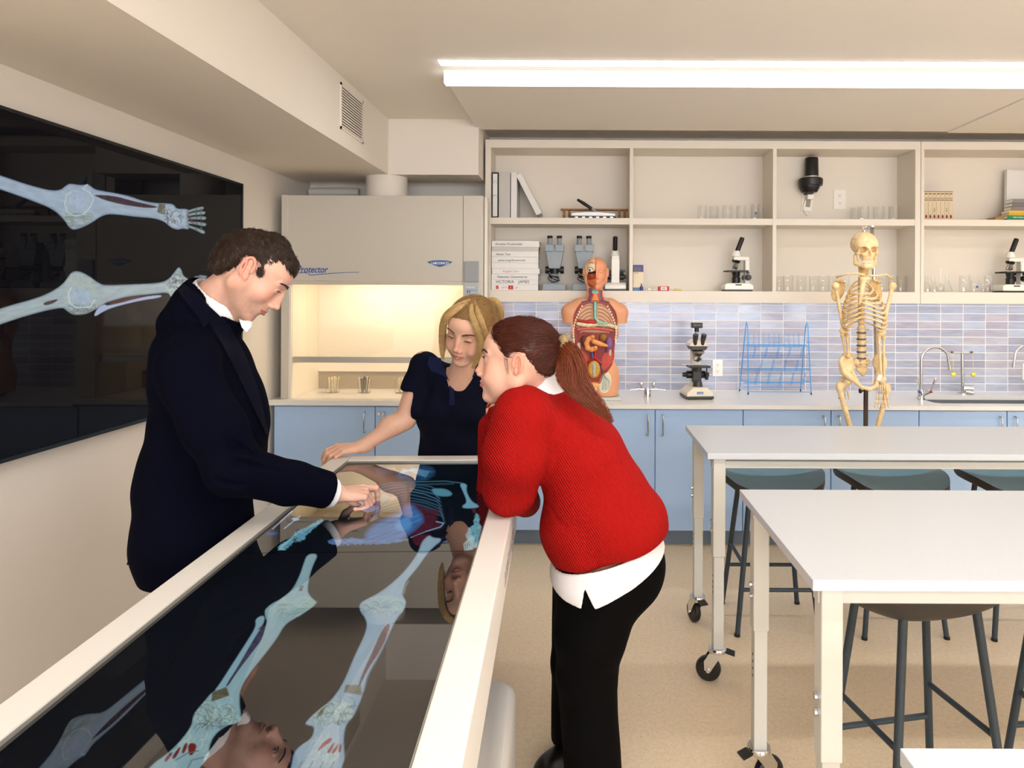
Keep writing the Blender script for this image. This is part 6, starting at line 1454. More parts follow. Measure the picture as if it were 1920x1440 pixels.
# wooden rack and three-hole punch
WOOD = mat('honey_wood', (164, 112, 58), rough=.45, var=.25, vscale=30, stretch=(1, 8, 8))
wx0, wx1 = setx(1051, 4.66), setx(1177, 4.66); rk = thing('wooden_rack', 'low honey-coloured wooden rack with turned posts behind the hole punch', 'rack', (wx0, 4.66, SZM)); L_ = wx1-wx0
MB().box(0, L_, -.03, .05, 0, .010).build('bottom_board', WOOD, rk, smooth=False, bevel=.002); MB().box(0, L_, -.02, .04, .068, .077).build('top_board', WOOD, rk, smooth=False, bevel=.002)
for x in (.022, .058, L_-.058, L_-.022): MB().lathe([(.009, .010), (.006, .018), (.0095, .030), (.005, .042), (.0095, .050), (.006, .060), (.009, .068)], (x, -.005, 0), 14).build('turned_post', WOOD, rk)
MB().box(L_+.002, L_+.008, -.03, .05, 0, .075).build('end_panel', GREYE, rk, smooth=False)
pn = thing('hole_punch', 'silver three-hole punch with a raised black handle', 'hole punch', (setx(1112, 4.57), 4.57, SZM))
SIL = mat('silver_plastic', (176, 174, 172), rough=.3, metal=.5)
MB().box(-.150, .150, -.03, .03, 0, .014).build('base', BLACKP, pn, smooth=False, bevel=.003)
MB().prism([(-.148, .014), (.148, .014), (.146, .036), (.05, .046), (-.04, .048), (-.144, .040)], -.026, .026).build('body', SIL, pn, smooth=False, bevel=.005)
for k in range(6): MB().box(-.12+k*.046, -.10+k*.046, -.031, -.029, .004, .012).build('punch_slot', STEEL, pn, smooth=False)
MB().tube([(.020, 0, .040), (.000, 0, .060), (-.012, 0, .070)], [.011, .011, .010], 10).build('hinge_arm', SIL, pn)
MB().tube([(-.008, 0, .066), (-.060, 0, .100), (-.100, 0, .124), (-.106, 0, .128)], [.010, .0115, .009, .006], 14).build('handle', BLACKP, pn)
# carton, small boxes on the lower second bay
cx = thing('carton', 'tall narrow carton with purple top and blue foot', 'box', (setx(1187.5, 4.56), 4.56, SZB)); wd = .066
MB().box(0, wd, 0, .05, 0, .170).build('carton_body', mat('carton_cream', (226, 212, 186), rough=.6), cx, smooth=False)
PUR = mat('carton_purple', (76, 70, 140), rough=.5)
MB().box(-.0003, wd+.0003, -.0006, .0502, .124, .1706).build('purple_band', PUR, cx, smooth=False); MB().box(.003, wd-.014, -.0012, -.0005, .124, .154).build('picture', mat('carton_grey', (96, 94, 104), rough=.5), cx, smooth=False)
MB().box(-.0003, wd+.0003, -.0006, .0502, 0, .022).build('blue_band', mat('carton_blue', (84, 122, 160), rough=.5), cx, smooth=False)
for k, (tx, z, s_) in enumerate((('BOOK', .112, .011), ('----', .100, .008), ('- ----- -', .088, .008), ('---- --', .079, .008), ('--', .064, .009), ('---', .052, .009))): text('lettering', tx, s_, INK, cx, (.003, -.0008, z))
MB().lathe([(0, 0), (.010, 0), (.010, .022), (.004, .030), (.004, .044), (0, .044)], (wd-.012, -.002, .004), 14).build('printed_bottle', PUR, cx)
vb = thing('vial', 'small clear vial lying beside the red-edged box', 'vial', (setx(1219, 4.56), 4.56, SZB)); MB().tube([(0, 0, .010), (.045, 0, .010)], .0095, 16).build('tube', GLS, vb); MB().tube([(-.010, 0, .010), (0, 0, .010)], .0105, 16).build('cap', WHITEP, vb)
rb = thing('slide_box', 'small red box with a barcode label on the shelf', 'box', (setx(1235, 4.55), 4.55, SZB)); MB().box(0, .070, 0, .04, 0, .030).build('box_body', REDINK, rb, smooth=False, bevel=.002); MB().box(.015, .055, -.0008, 0, .005, .026).build('barcode_label', WHITEP, rb, smooth=False)
for k in range(7): MB().box(.022+k*.0037, .022+k*.0037+(.0012, .002, .0008)[k % 3], -.0012, -.0007, .008, .022).build('bar', INK, rb, smooth=False)
yb = MB().tube([(0, 0, .005), (.02, 0, .008), (.045, 0, .006), (.058, 0, .005)], [.004, .0055, .0055, .003], 10).build('yellow_clip', mat('yellow_plastic', (220, 190, 60), rough=.4)); yb.location = (setx(1262, 4.56), 4.56, SZB); tag(yb, 'small yellow plastic clip lying right of the red box', 'clip')
# outlets
def outlet(label, x, y, z, w=.070, h=.114, tilt=0, slots=2):
    t = thing('power_outlet', label, 'outlet', (x, y, z), 0, 'white power outlets', rot=(0, tilt, 0))
    MB().box(-w/2, w/2, -.006, 0, -h/2, h/2).build('cover_plate', WHITEP, t, smooth=False, bevel=.002)
    for s_ in ((-1, 1) if slots == 2 else ()):
        r = MB().lathe([(0, -.0005), (.0165, -.0005), (.017, .0015), (0, .0015)], (0, -.007, s_*h*.19), 24, Matrix.Rotation(PI/2, 4, 'X')).build('receptacle', WHITEP, t)
        m = MB(); m.box(-.0075, -.0055, -.0092, -.0084, s_*h*.19-.002, s_*h*.19+.007); m.box(.0045, .0065, -.0092, -.0084, s_*h*.19-.001, s_*h*.19+.006); m.cyl((0, -.0092, s_*h*.19-.008), (0, -.0084, s_*h*.19-.008), .0025, n=10); m.build('slots', DARK, r, smooth=False)
    return t
q = at(1345.5, 690, 4.787); outlet('white outlet on the tiles right of the camera microscope', q.x, 4.788, q.z)
q = at(1926, 697, 4.787); outlet('white outlet on the tiles at the right picture edge', q.x, 4.788, q.z)
q = at(1574, 374, 4.76); outlet('large white outlet inside the upper third bay', q.x, SB-.0006, q.z, .085, .135)
q = at(1513, 380, 4.76); ot = outlet('tilted open cable plate below the black webcam', q.x, SB-.0006, q.z, .072, .118, .12, 0); MB().box(-.008, .022, -.008, -.0055, -.030, .030).build('cable_opening', mat('grey_recess', (150, 140, 124)), ot, smooth=False)
# black conferencing device fixed to the back panel
dv = thing('wall_camera', 'black cone-shaped camera device on the back panel above a cable', 'camera', (at(1520, 340, 4.70).x, 4.70, at(1520, 340, 4.70).z))
z = lambda v: at(1520, v, 4.68).z-dv.location.z
MB().lathe([(0, z(332)), (.046, z(332)), (.043, z(297)), (.040, z(295)), (0, z(295))], (.006, 0, 0), 32).build('cone', BLACKP, dv)
MB().lathe([(.0445, z(333)), (.0475, z(333)), (.0475, z(330)), (.0445, z(330))], (.006, 0, 0), 32, closed=True).build('silver_ring', SIL, dv)
MB().lathe([(0, z(349)), (.076, z(348)), (.080, z(342)), (.080, z(336)), (.074, z(334)), (0, z(334))], (-.002, -.005, 0), 36).build('disc_head', BLACKP, dv)
MB().lathe([(0, z(361)), (.050, z(360)), (.066, z(352)), (.068, z(348)), (0, z(348))], (-.008, 0, 0), 36).build('lower_cup', BLACKP, dv)
MB().box(-.03, .012, -.02, .058, z(363), z(359)).build('bracket', BLACKP, dv, smooth=False)
MB().box(-.022, .018, -.012, .016, z(373), z(364)).build('plug', WHITEP, dv, smooth=False, bevel=.003)
cq = [at(u, v, 4.70)-dv.location for u, v in ((1512, 370), (1507, 380), (1505, 390), (1508, 400), (1513, 405))]; MB().tube(cq, .0014, 6).build('cable', BLACKP, dv)
ad = MB().box(-.038, .038, -.02, .02, 0, .013).build('cable_adapter', BLACKP, smooth=False, bevel=.002); ad.location = (setx(1510, 4.66), 4.66, SZM); tag(ad, 'flat black adapter on the shelf under the webcam', 'adapter')
# book set and stacks in the right bay
CRM = mat('cream_book', (214, 198, 168), rough=.6); BRW = mat('brown_ink', (70, 48, 40), rough=.6); DRD = mat('dark_red_ink', (140, 44, 40), rough=.6)
for k in range(7):
    x0 = setx(1732.5+k*7.7, 4.60); t = thing('field_guide', 'cream book of the matching set of seven, %s from the left' % ['first', 'second', 'third', 'fourth', 'fifth', 'sixth', 'last'][k], 'book', (x0, 4.60, SZM), group='matching cream books'); w = .0262
    MB().box(0, w, 0, .14, 0, .196).build('cover', CRM, t, smooth=False, bevel=.001)
    MB().prism([(.004, .172), (.009, .178), (.018, .176), (.023, .180), (.021, .184), (.012, .181), (.006, .186)], -.0008, 0).build('spine_picture', BRW, t, smooth=False)
    MB().box(.002, w-.002, -.0006, 0, .150, .153).build('spine_line', BRW, t, smooth=False); MB().box(.002, w-.002, -.0006, 0, .136, .141).build('spine_line', DRD, t, smooth=False)
    MB().prism([(.008, .018), (.018, .018), (.020, .032), (.013, .044), (.007, .034)], -.0008, 0).build('spine_emblem', DRD, t, smooth=False)
    if k in (2, 5): text('lettering', 'ABCD', .010, INK, t, (.016, -.0008, .060), rot=(PI/2, -PI/2, 0))
    MB().box(-.0005, w+.0005, -.0008, .1404, .193, .1965).build('top_edge', DRD, t, smooth=False)
fo = thing('folder', 'large white folder leaning at the right edge of the upper shelf', 'folder', (setx(1884, 4.68), 4.665, SZM+.008), rot=(-.08, .06, 0)); MB().box(0, .255, 0, .03, .02, .355).build('cover', WHB, fo, smooth=False, bevel=.002)
bkx = thing('cardboard_box', 'flat brown cardboard box beneath the stacked books', 'box', (setx(1857, 4.66), 4.66, SZM)); MB().prism([(0, 0), (.16, .0), (.16, .050), (.008, .030), (0, .024)], -.05, .05).build('box_body', mat('kraft', (176, 136, 84), rough=.7), bkx, smooth=False, bevel=.002)
z = SZM
for k, (u, h, c, nm, tx) in enumerate(((1889.5, .013, (72, 128, 158), 'blue book at the bottom of the mixed stack', ''), (1889, .022, (40, 140, 72), 'green book in the mixed stack, lettered on its spine', 'THE WORLD RECORD'), (1891, .014, (208, 168, 60), 'lower yellow book in the mixed stack', ''), (1891, .020, (222, 184, 74), 'upper yellow book in the mixed stack', ''), (1896, .026, (128, 124, 122), 'lowest grey book in the mixed stack', ''), (1898, .024, (116, 112, 112), 'middle grey book in the mixed stack', ''), (1899, .026, (134, 130, 128), 'topmost grey book in the mixed stack', ''))):
    t = thing('stacked_book', nm, 'book', (setx(u, 4.57), 4.57, z), group='mixed stack of books'); m_ = mat('book_%d_%d_%d' % c, c, rough=.55)
    MB().box(0, .24, 0, .08, 0, h-.0005).build('cover', m_, t, smooth=False, bevel=.001); MB().box(-.0004, .0015, .003, .078, .003, h-.0035).build('pages', PAPER, t, smooth=False)
    if tx: text('lettering', tx, h*.55, WHITEP, t, (.035, -.0006, h*.25), bold=.0002)
    z += h
# ------------------------------------------------ counter things
def chrome_tube(pts, r, name, parent, m=CHROME, n=14): return MB().tube(pts, r, n).build(name, m, parent)
tf = thing('gas_tap', 'small chrome twin turret tap on the counter left of the camera microscope', 'tap', (setx(1215, 4.47), 4.47, CZ))
MB().lathe([(0, 0), (.022, 0), (.022, .052), (.018, .058), (0, .058)], (0, 0, 0), 24).build('turret', CHROME, tf)
for s_ in (-1, 1):
    MB().tube([(0, 0, .045), (s_*.045, -.01, .050), (s_*.050, -.01, .050)], [.008, .008, .006], 12).build('outlet_arm', CHROME, tf)
    MB().tube([(s_*.050, -.01, .050), (s_*.075, -.012, .047), (s_*.115, -.014, .046)], [.005, .0035, .002], 10).build('hose_barb', CHROME, tf)
    MB().cyl((s_*.040, -.005, .050), (s_*.040, -.005, .072), .004, n=10).build('valve_stem', CHROME, tf); MB().ball((s_*.040, -.005, .083), (.014, .008, .013), 16).build('valve_knob', CHROME, tf)
# trinocular microscope with a camera
tm = thing('camera_microscope', 'cream and black binocular microscope with a camera on top', 'microscope', (setx(1307, 4.45), 4.45, CZ), rz=.10)
CRB = mat('cream_enamel', (222, 212, 190), rough=.4); DKG = mat('dark_grey_enamel', (52, 50, 48), rough=.4)
MB().prism([(-.085, .012), (.085, .012), (.085, .038), (.045, .075), (-.045, .075), (-.085, .038)], -.09, .09).build('base', CRB, tm, smooth=False, bevel=.006)
MB().box(-.088, .088, -.095, .092, .004, .020).build('base_skirt', DKG, tm, smooth=False, bevel=.003); MB().box(-.020, .020, -.0935, -.089, .034, .048).build('badge', BLUEINK, tm, smooth=False); text('lettering', 'OMAX', .012, WHITEP, tm, (-.016, -.0945, .0365))
for x in (-.07, .07): MB().cyl((x, -.08, 0), (x, -.08, .006), .010, n=12).build('foot', BLACKR, tm)
MB().lathe([(0, .07), (.030, .07), (.028, .10), (.022, .112), (0, .112)], (0, -.03, 0), 26).build('illuminator', DKG, tm)
MB().box(-.030, .030, .015, .060, .07, .36).build('arm', CRB, tm, smooth=False, bevel=.008); MB().box(-.028, .028, -.02, .016, .10, .205).build('focus_block', DKG, tm, smooth=False, bevel=.004)
for s_ in (-1, 1):
    MB().cyl((s_*.030, .02, .145), (s_*.060, .02, .145), .024, n=26).build('coarse_knob', BLACKP, tm); MB().cyl((s_*.060, .02, .145), (s_*.085, .02, .145), .015, n=22).build('fine_knob', BLACKP, tm)
MB().box(-.062, .075, -.07, .03, .196, .208).build('stage', BLACKP, tm, smooth=False, bevel=.002); MB().box(-.095, .092, .0, .012, .210, .214).build('slide_holder', STEEL, tm, smooth=False)
MB().tube([(.058, -.03, .196), (.058, -.03, .165), (.058, -.03, .163), (.058, -.03, .118)], [.004, .004, .011, .011], 16).build('stage_control', BLACKP, tm)
MB().lathe([(0, .17), (.024, .17), (.026, .195), (0, .195)], (0, -.03, 0), 24).build('condenser', DKG, tm)
MB().lathe([(0, .270), (.020, .268), (.040, .288), (.042, .300), (.030, .306), (0, .306)], (0, -.03, 0), 28).build('nosepiece', STEEL, tm)
for k in range(4):
    a_ = k*PI/2+.5; d = Vector((math.cos(a_)*.55, math.sin(a_)*.55, -.84)).normalized() if k != 3 else Vector((0, 0, -1)); p = Vector((0, -.03, .282))
    MB().tube([p, p+d*.022, p+d*.024, p+d*.046, p+d*.050], [.012, .012, .0095, .0095, .005], 16).build('objective', DKG if k % 2 else STEEL, tm)
MB().prism([(-.058, .330), (-.044, .308), (.044, .308), (.058, .330)], -.06, .04).build('head_skirt', DKG, tm, smooth=False, bevel=.004)
MB().prism([(-.060, .330), (.060, .330), (.058, .350), (.030, .372), (-.030, .372), (-.058, .350)], -.055, .045).build('head', CRB, tm, smooth=False, bevel=.007)
for s_ in (-1, 1):
    p = Vector((s_*.024, -.045, .345)); d = Vector((s_*.04, -.45, .89)).normalized(); MB().tube([p, p+d*.035, p+d*.037, p+d*.070, p+d*.074], [.0135, .0135, .0165, .0175, .012], 20).build('eyepiece', DKG, tm)
MB().tube([(0, 0, .37), (0, 0, .400), (0, 0, .402), (0, 0, .425)], [.009, .009, .009, .009], 16).build('camera_tube', STEEL, tm); MB().cyl((0, 0, .422), (0, 0, .446), .014, n=20).build('camera_adapter', BLACKP, tm)
MB().box(-.033, .033, -.024, .024, .446, .480).build('camera_body', BLACKP, tm, smooth=False, bevel=.003); text('lettering', 'BCD camera', .010, mat('gold_ink', (196, 176, 110)), tm, (-.026, -.0248, .462))
# blue wire drying rack
RB = mat('blue_wire', (62, 150, 214), rough=.35)
D1, D2 = 4.62, 4.72
dr = thing('drying_rack', 'blue wire test tube drying rack on the counter', 'rack', (setx(1458, 4.66, 700), 4.66, CZ)); o_ = dr.location.copy()
def RP(u, v, D): p = at(u, v, D); return p-o_
def lp_(name, pts, r=.0026, closed=False): return MB().tube(pts, r, 8, closed=closed).build(name, RB, dr)
bt_ = lambda x, y: Vector((x, y, .012))
xl, xr = RP(1402, 735, 4.60).x, RP(1520, 735, 4.60).x; xtl, xtr = RP(1397, 604, 4.7).x+.012, RP(1513, 604, 4.7).x
ht_ = RP(1458, 604, 4.68).z
for (xb, xt_) in ((xl, xtl), (xr, xtr)):
    f_ = lp_('side_frame', [(xb, -.07, .008), (xt_+.004, .03, ht_-.03), (xt_, .045, ht_), (xt_-.003, .055, ht_-.03), (xb-.02, .09, .008)], .0034)
    for z_ in (.08, .16, .24): MB().tube([(xb+(xt_-xb)*z_/ht_, -.07+.10*z_/ht_, z_), (xb-.015+(xt_-xb)*z_/ht_, .085-.03*z_/ht_, z_)], .002, 6).build('side_rung', RB, f_)
    for y in (-.07, .09): MB().cyl((xb-(0 if y < 0 else .02), y, 0), (xb-(0 if y < 0 else .02), y, .014), .0045, n=10).build('rubber_foot', BLACKR, f_)
for z_, y_ in ((.018, -.066), (.030, .08), (.060, .07), (.080, -.04), (.150, .05), (.168, -.02), (.235, .06), (.255, .0), (.315, .02), (.322, .05)):
    f = z_/ht_; lp_('cross_wire', [(xl+(xtl-xl)*f, y_, z_), (xr+(xtr-xr)*f, y_, z_)], .0022 if z_ < .3 else .0032)
for (z_, us, hh_, y_) in ((.315, [1408+k*9.5 for k in range(11)], .085, .035),):
    for u in us: p = RP(u, 620, 4.66); lp_('peg', [(p.x-.004, y_, z_-.012), (p.x, y_+.02, z_+.05), (p.x+.002, y_+.03, z_+hh_)], .0016)
for (z_, us, y_, hh_) in ((.235, (1414, 1436, 1458, 1480, 1503), -.005, .075), (.150, (1425, 1447, 1470, 1492), -.03, .08), (.062, (1415, 1438, 1460, 1482, 1504), -.05, .085)):
    for u in us:
        p = RP(u, 650, 4.64); lp_('peg', [(p.x-.004, y_+.01, z_), (p.x+.004, y_-.015, z_+hh_-.006), (p.x+.008, y_-.018, z_+hh_), (p.x+.012, y_-.015, z_+hh_-.006), (p.x+.004, y_+.01, z_)], .0017)
# gooseneck taps and eyewash
def faucet(label, x, y, flip=1, rz=0):
    t = thing('faucet', label, 'faucet', (x, y, CZ), rz, 'chrome gooseneck faucets')
    MB().lathe([(0, 0), (.024, 0), (.024, .008), (.020, .012), (.020, .040), (.016, .060), (0, .062)], (0, 0, 0), 26).build('body', CHROME, t)
    r = .088; pts = [(0, 0, .05), (0, 0, .15), (0, 0, .245)]+[(r-r*math.cos(a), 0, .245+r*math.sin(a)) for a in [k*PI/14 for k in range(1, 13)]]; pts.append((2*r+.002, 0, .215)); pts.append((2*r+.004, 0, .20))
    MB().tube([(p[0]*flip, p[1], p[2]) for p in pts], [.0085]*(len(pts)-1)+[.0085], 16).build('gooseneck', NICKEL, t)
    MB().tube([(flip*(2*r+.004), 0, .212), (flip*(2*r+.006), 0, .185)], [.0105, .010], 16).build('nozzle', CHROME, t)
    for s_, c in ((-1, BLUEINK), (1, REDINK)):
        a = Vector((s_*.010, -.012, .034)); b = Vector((s_*.034, -.045, .060)); MB().tube([a, b], [.012, .013], 16).build('valve', CHROME, t)
        h = MB().tube([b, b+Vector((s_*.010, -.012, .035)), b+Vector((s_*.022, -.02, .07)), b+Vector((s_*.026, -.022, .085))], [.006, .005, .0085, .006], 12).build('lever', CHROME, t); MB().ball(b+Vector((s_*.004, -.010, -.006)), .008, 12).build('index_button', c, h)
    return t
faucet('chrome gooseneck faucet at the left end of the sink', setx(1727, 4.42, 740), 4.42)
faucet('second gooseneck faucet, only its spout tip in view at the right edge', setx(1898, 4.62, 650)+.19, 4.62, -1)
ew = thing('eyewash', 'chrome eyewash with two yellow hanging caps behind the sink', 'eyewash', (setx(1805, 4.68, 730), 4.68, CZ)); zt_ = at(1805, 661, 4.68).z-CZ
MB().lathe([(0, 0), (.030, 0), (.030, .006), (.014, .010), (0, .012)], (0, 0, 0), 24).build('flange', CHROME, ew); MB().cyl((0, 0, .01), (-.004, 0, zt_-.005), .010, n=18).build('riser', NICKEL, ew)
MB().tube([(.0, -.01, .035), (.055, -.03, .035)], [.022, .022], 22).build('valve_body', CHROME, ew); MB().tube([(.01, -.02, .018), (.05, -.04, .012)], [.013, .013], 18).build('pull_bar', CHROME, ew)
MB().tube([(-.088, -.01, zt_), (.070, -.01, zt_)], .0055, 12).build('spray_arm', CHROME, ew)
YC = mat('yellow_cap', (240, 226, 70), rough=.4)
for x in (-.083, .050):
    MB().lathe([(0, 0), (.012, 0), (.015, .010), (.010, .014), (0, .014)], (x, -.012, zt_-.002), 18).build('spray_head', CHROME, ew)
    c_ = MB().tube([(x+.004, -.025, zt_), (x+.002, -.03, zt_-.06), (x+.004, -.03, zt_-.125)], .0012, 6).build('cap_strap', YC, ew); MB().tube([(x-.008, -.03, zt_-.150), (x+.014, -.034, zt_-.140)], [.014, .013], 16).build('cap', YC, c_)
# glasses of pipettes inside the hood
PIP = mat('cream_pipette', (232, 216, 178), rough=.5); GRP_ = mat('grey_pipette', (120, 108, 96), rough=.5)
for (u, cols, lb) in ((624, (PIP,), 'left glass beaker of cream pipettes in the fume hood'), (683, (PIP, GRP_), 'middle glass beaker holding pipettes and a blue pen in the fume hood'), (752, (PIP,), 'right glass beaker of pipettes in the fume hood, beside the blonde woman')):
    t = thing('pipette_beaker', lb, 'beaker', (setx(u, 4.46, 730), 4.46, HC), group='beakers of pipettes in the hood'); beaker_mb(.042, .088).build('glass', GLS, t)
    ps = []
    for k in range(22):
        a_ = RNG.uniform(0, 6.28); q = .026*math.sqrt(RNG.random()); x, y = q*math.cos(a_), q*math.sin(a_)
        m_ = cols[k % len(cols)]; MB().tube([(x, y, .006), (x*1.35+.003, y*1.3, .070), (x*1.45+.004, y*1.4, .085+RNG.uniform(0, .02))], [.0016, .0026, .0034], 7).build('pipette', m_, t)
    if len(cols) > 1: MB().tube([(.0, -.012, .02), (.006, -.018, .108)], .0032, 8).build('pen', BLUEINK, t)

# ================================================================ anatomical torso
TD = 4.375; tx_ = at(1114.5, 700, TD).x; KT = .000679
tor = thing('anatomical_torso', 'anatomical torso model with open chest standing on the counter', 'anatomical model', (tx_, TD, CZ)); T0 = Vector((tx_, TD, CZ))
def TL(cu, cv, y=0): return Vector(((cu-370)*KT, y, (1390-cv)*KT))
MT = Matrix.Translation(T0); S = Sdf()
HM_ = MT @ head_matrix((0, 0, 0), Vector((.006, .0, .800)), -90, 0, 0, .92)
head_sdf(S, HM_, .92, eye_open=.0002, lid=.006, es=.95); S.frame(MT)
S.rc((0, .01, .60), (0, .005, .745), .052, .050, .02); S.el((0, .01, .44), (.150, .095, .17), .04); S.el((0, .005, .555), (.14, .075, .075), .04)
for s_ in (-1, 1): S.rc((s_*.10, .01, .585), (s_*.155, .01, .545), .05, .055, .03); S.rc((s_*.155, .01, .545), (s_*.158, .01, .44), .050, .047, .02)
S.el((0, .01, .27), (.128, .082, .16), .04); S.el((.0, .015, .13), (.150, .088, .15), .04); S.rc((-.06, .01, .05), (-.06, .01, .15), .085, .085, .03); S.rc((.068, .01, .05), (.068, .01, .15), .085, .085, .03)
S.fn(lambda P_, D: np.maximum(P_[:, 2]-.478, .128-np.abs(P_[:, 0])) if False else np.maximum(np.maximum(P_[:, 2]-.478, .150-np.abs(P_[:, 0])), -(P_[:, 2]-.35)), None, None, .003, op='s')
S.half((0, 0, .022), (0, 0, -1), .003)
CAV = [(300, 478), (235, 500), (190, 570), (168, 650), (176, 760), (186, 860), (208, 960), (245, 1060), (300, 1150), (330, 1235), (420, 1235), (450, 1160), (500, 1110), (545, 1040), (556, 930), (560, 800), (578, 660), (560, 580), (505, 500), (440, 478)]
CAVL = [((a-370)*KT, (1390-b)*KT) for a, b in CAV]
S.fn(lambda P_, D: np.maximum(-poly_sd(P_[:, 0], P_[:, 2], CAVL), P_[:, 1]+.025), None, None, .004, op='s')
S.fn(lambda P_, D: np.where((P_[:, 0] < .004) & (P_[:, 2] > .69) & (P_[:, 2] < .86) & (P_[:, 1] < -.02), .006, 0).astype(np.float32), None, None, op='d')
def tcol(V):
    L = V-np.array(T0); cu = 370+L[:, 0]/KT; cv = 1390-L[:, 2]/KT; p = Paint(cu, cv, (222, 158, 118)); front = L[:, 1] < -.004
    base = p.c.copy()
    p.poly(CAV, (158, 44, 30), soft=3); inner = [(370+(a-370)*.86, 820+(b-820)*.95) for a, b in CAV]; p.poly(inner, (140, 34, 26), soft=3)
    p.poly([(370, 500), (280, 510), (225, 580), (200, 680), (205, 760), (370, 775), (540, 770), (545, 690), (520, 590), (460, 510)], (206, 150, 112), soft=4)
    for k in range(6):
        for s_ in (-1, 1): p.line([(370+s_*30, 520+k*32), (370+s_*75, 526+k*34), (370+s_*130, 560+k*40), (370+s_*165, 610+k*44)], (110, 44, 24), 7, .75); p.line([(370+s_*40, 534+k*32), (370+s_*80, 542+k*34), (370+s_*130, 574+k*40)], (232, 190, 140), 8, .6)
    p.poly([(352, 490), (390, 490), (388, 640), (356, 640)], (92, 110, 104), tex=.7, ts=(10, 10))
    p.poly([(220, 930), (300, 960), (340, 1100), (300, 1150), (245, 1060)], (196, 66, 48), soft=8, tex=.3, ts=(12, 40)); p.poly([(540, 930), (450, 960), (420, 1100), (470, 1130), (540, 1040)], (196, 66, 48), soft=8, tex=.3, ts=(12, 40))
    p.poly([(300, 1020), (330, 1010), (430, 1030), (445, 1150), (425, 1235), (325, 1235), (300, 1150)], (176, 60, 30), soft=5)
    for q in ([(212, 870), (238, 866), (236, 990), (214, 960)], [(506, 930), (526, 930), (520, 990), (504, 980)]): p.poly(q, (206, 196, 176), soft=4)
    # groin window with vessels
    p.poly([(410, 1240), (440, 1160), (490, 1125), (520, 1160), (525, 1230), (505, 1300), (460, 1325), (420, 1310)], (236, 214, 180), soft=3); p.poly([(420, 1240), (445, 1170), (490, 1138), (510, 1165), (514, 1230), (498, 1290), (460, 1312), (430, 1300)], (206, 206, 186), soft=3)
    for k in range(6): p.line([(462, 1150+k*3), (450+k*12, 1210), (440+k*14, 1290)], ((70, 90, 130), (120, 150, 120))[k % 2], 4, .8)
    # neck
    p.poly([(325, 365), (440, 365), (450, 440), (480, 490), (270, 490), (310, 440)], (214, 128, 70), soft=4)
    for x, c in ((318, (150, 40, 36)), (332, (60, 84, 140)), (345, (170, 46, 40)), (404, (170, 46, 40)), (420, (60, 84, 140)), (434, (150, 40, 36))): p.line([(x, 365), (x+(4 if x < 370 else -4), 430), (x-(18 if x < 370 else -18), 490)], c, 11, .95)
    p.poly([(345, 370), (400, 370), (402, 410), (345, 410)], (140, 196, 186)); p.line([(250, 490), (310, 478)], (90, 100, 140), 14, .9); p.line([(500, 490), (430, 478)], (90, 100, 140), 14, .9)
    # face, dissected half
    p.poly([(285, 138), (290, 100), (320, 65), (371, 52), (371, 138)], (226, 150, 104), soft=2, tex=.35, ts=(9, 9))
    for k in range(26): a_ = RNG.uniform(295, 365); b_ = RNG.uniform(70, 130); p.line([(a_, b_), (a_+8, b_+6), (a_+4, b_+12)], (246, 214, 186), 3.5, .9)
    p.poly([(283, 138), (371, 138), (371, 180), (360, 240), (300, 240), (284, 200)], (234, 216, 178), soft=2); p.poly([(296, 240), (371, 200), (371, 280), (300, 300)], (150, 50, 26), soft=3); p.poly([(292, 290), (371, 280), (371, 360), (310, 340)], (206, 116, 56), soft=3); p.poly([(300, 300), (330, 330), (371, 350), (340, 360), (305, 340)], (170, 54, 38), soft=3)
    p.poly([(303, 195), (312, 183), (330, 180), (345, 190), (346, 202), (325, 212), (308, 208)], (244, 240, 232), soft=1.5); p.poly([(313, 190), (328, 190), (330, 206), (314, 206)], (20, 18, 18), soft=2); p.line([(296, 186), (318, 174), (340, 176), (352, 190)], (60, 36, 26), 4, .9)
    p.poly([(372, 40), (500, 40), (520, 380), (372, 380)], (226, 150, 112), soft=1)
    p.line([(371, 50), (371, 360)], (110, 50, 36), 3, .8)
    C = np.where(front[:, None], p.c, base); return C
S.frame(); S.build('torso_body', .0032, mat('painted_plastic', (222, 158, 118), rough=.42, attr='col'), tor, tcol, regions=[(.0026,)+R_(tuple(T0+Vector((-.22, -.14, .0))), tuple(T0+Vector((.22, .14, .95))))])
MB().box(-.04, .165, -.075, .10, 0, .020).build('base', mat('base_grey', (200, 206, 198), rough=.5), tor, smooth=False, bevel=.002)
def organ(name, fn_, rgb, h=.0022):
    A = Sdf(); A.frame(MT); fn_(A); A.frame(); return A.build(name, h, mat('organ_'+'_'.join(map(str, rgb)), rgb, rough=.4, var=.12, vscale=60), tor)
tt_ = lambda cu, cv, y=-.04: tuple(TL(cu, cv, y))
def o_diaph(A):
    for i in range(7): a = 215+i*52; A.rc(tt_(a, 700+12*math.sin(i*.9)-12+(i > 3)*(i-3)*10, -.045), tt_(a+40, 702+12*math.sin(i*.9+.5)-8+(i > 3)*(i-2.5)*10, -.045), .012, .013, .01)
organ('diaphragm', o_diaph, (222, 208, 168))
def o_dia2(A):
    for i in range(6): A.rc(tt_(215+i*55, 745-14*math.sin(i*.62), -.040), tt_(262+i*55, 745-14*math.sin((i+1)*.62), -.040), .009, .009, .008)
organ('diaphragm_edge', o_dia2, (206, 96, 88))
organ('artery', lambda A: (A.rc(tt_(215, 662, -.05), tt_(375, 680, -.055), .009, .008, .004), A.rc(tt_(290, 672, -.05), tt_(380, 655, -.055), .008, .006, .004)), (176, 36, 30))
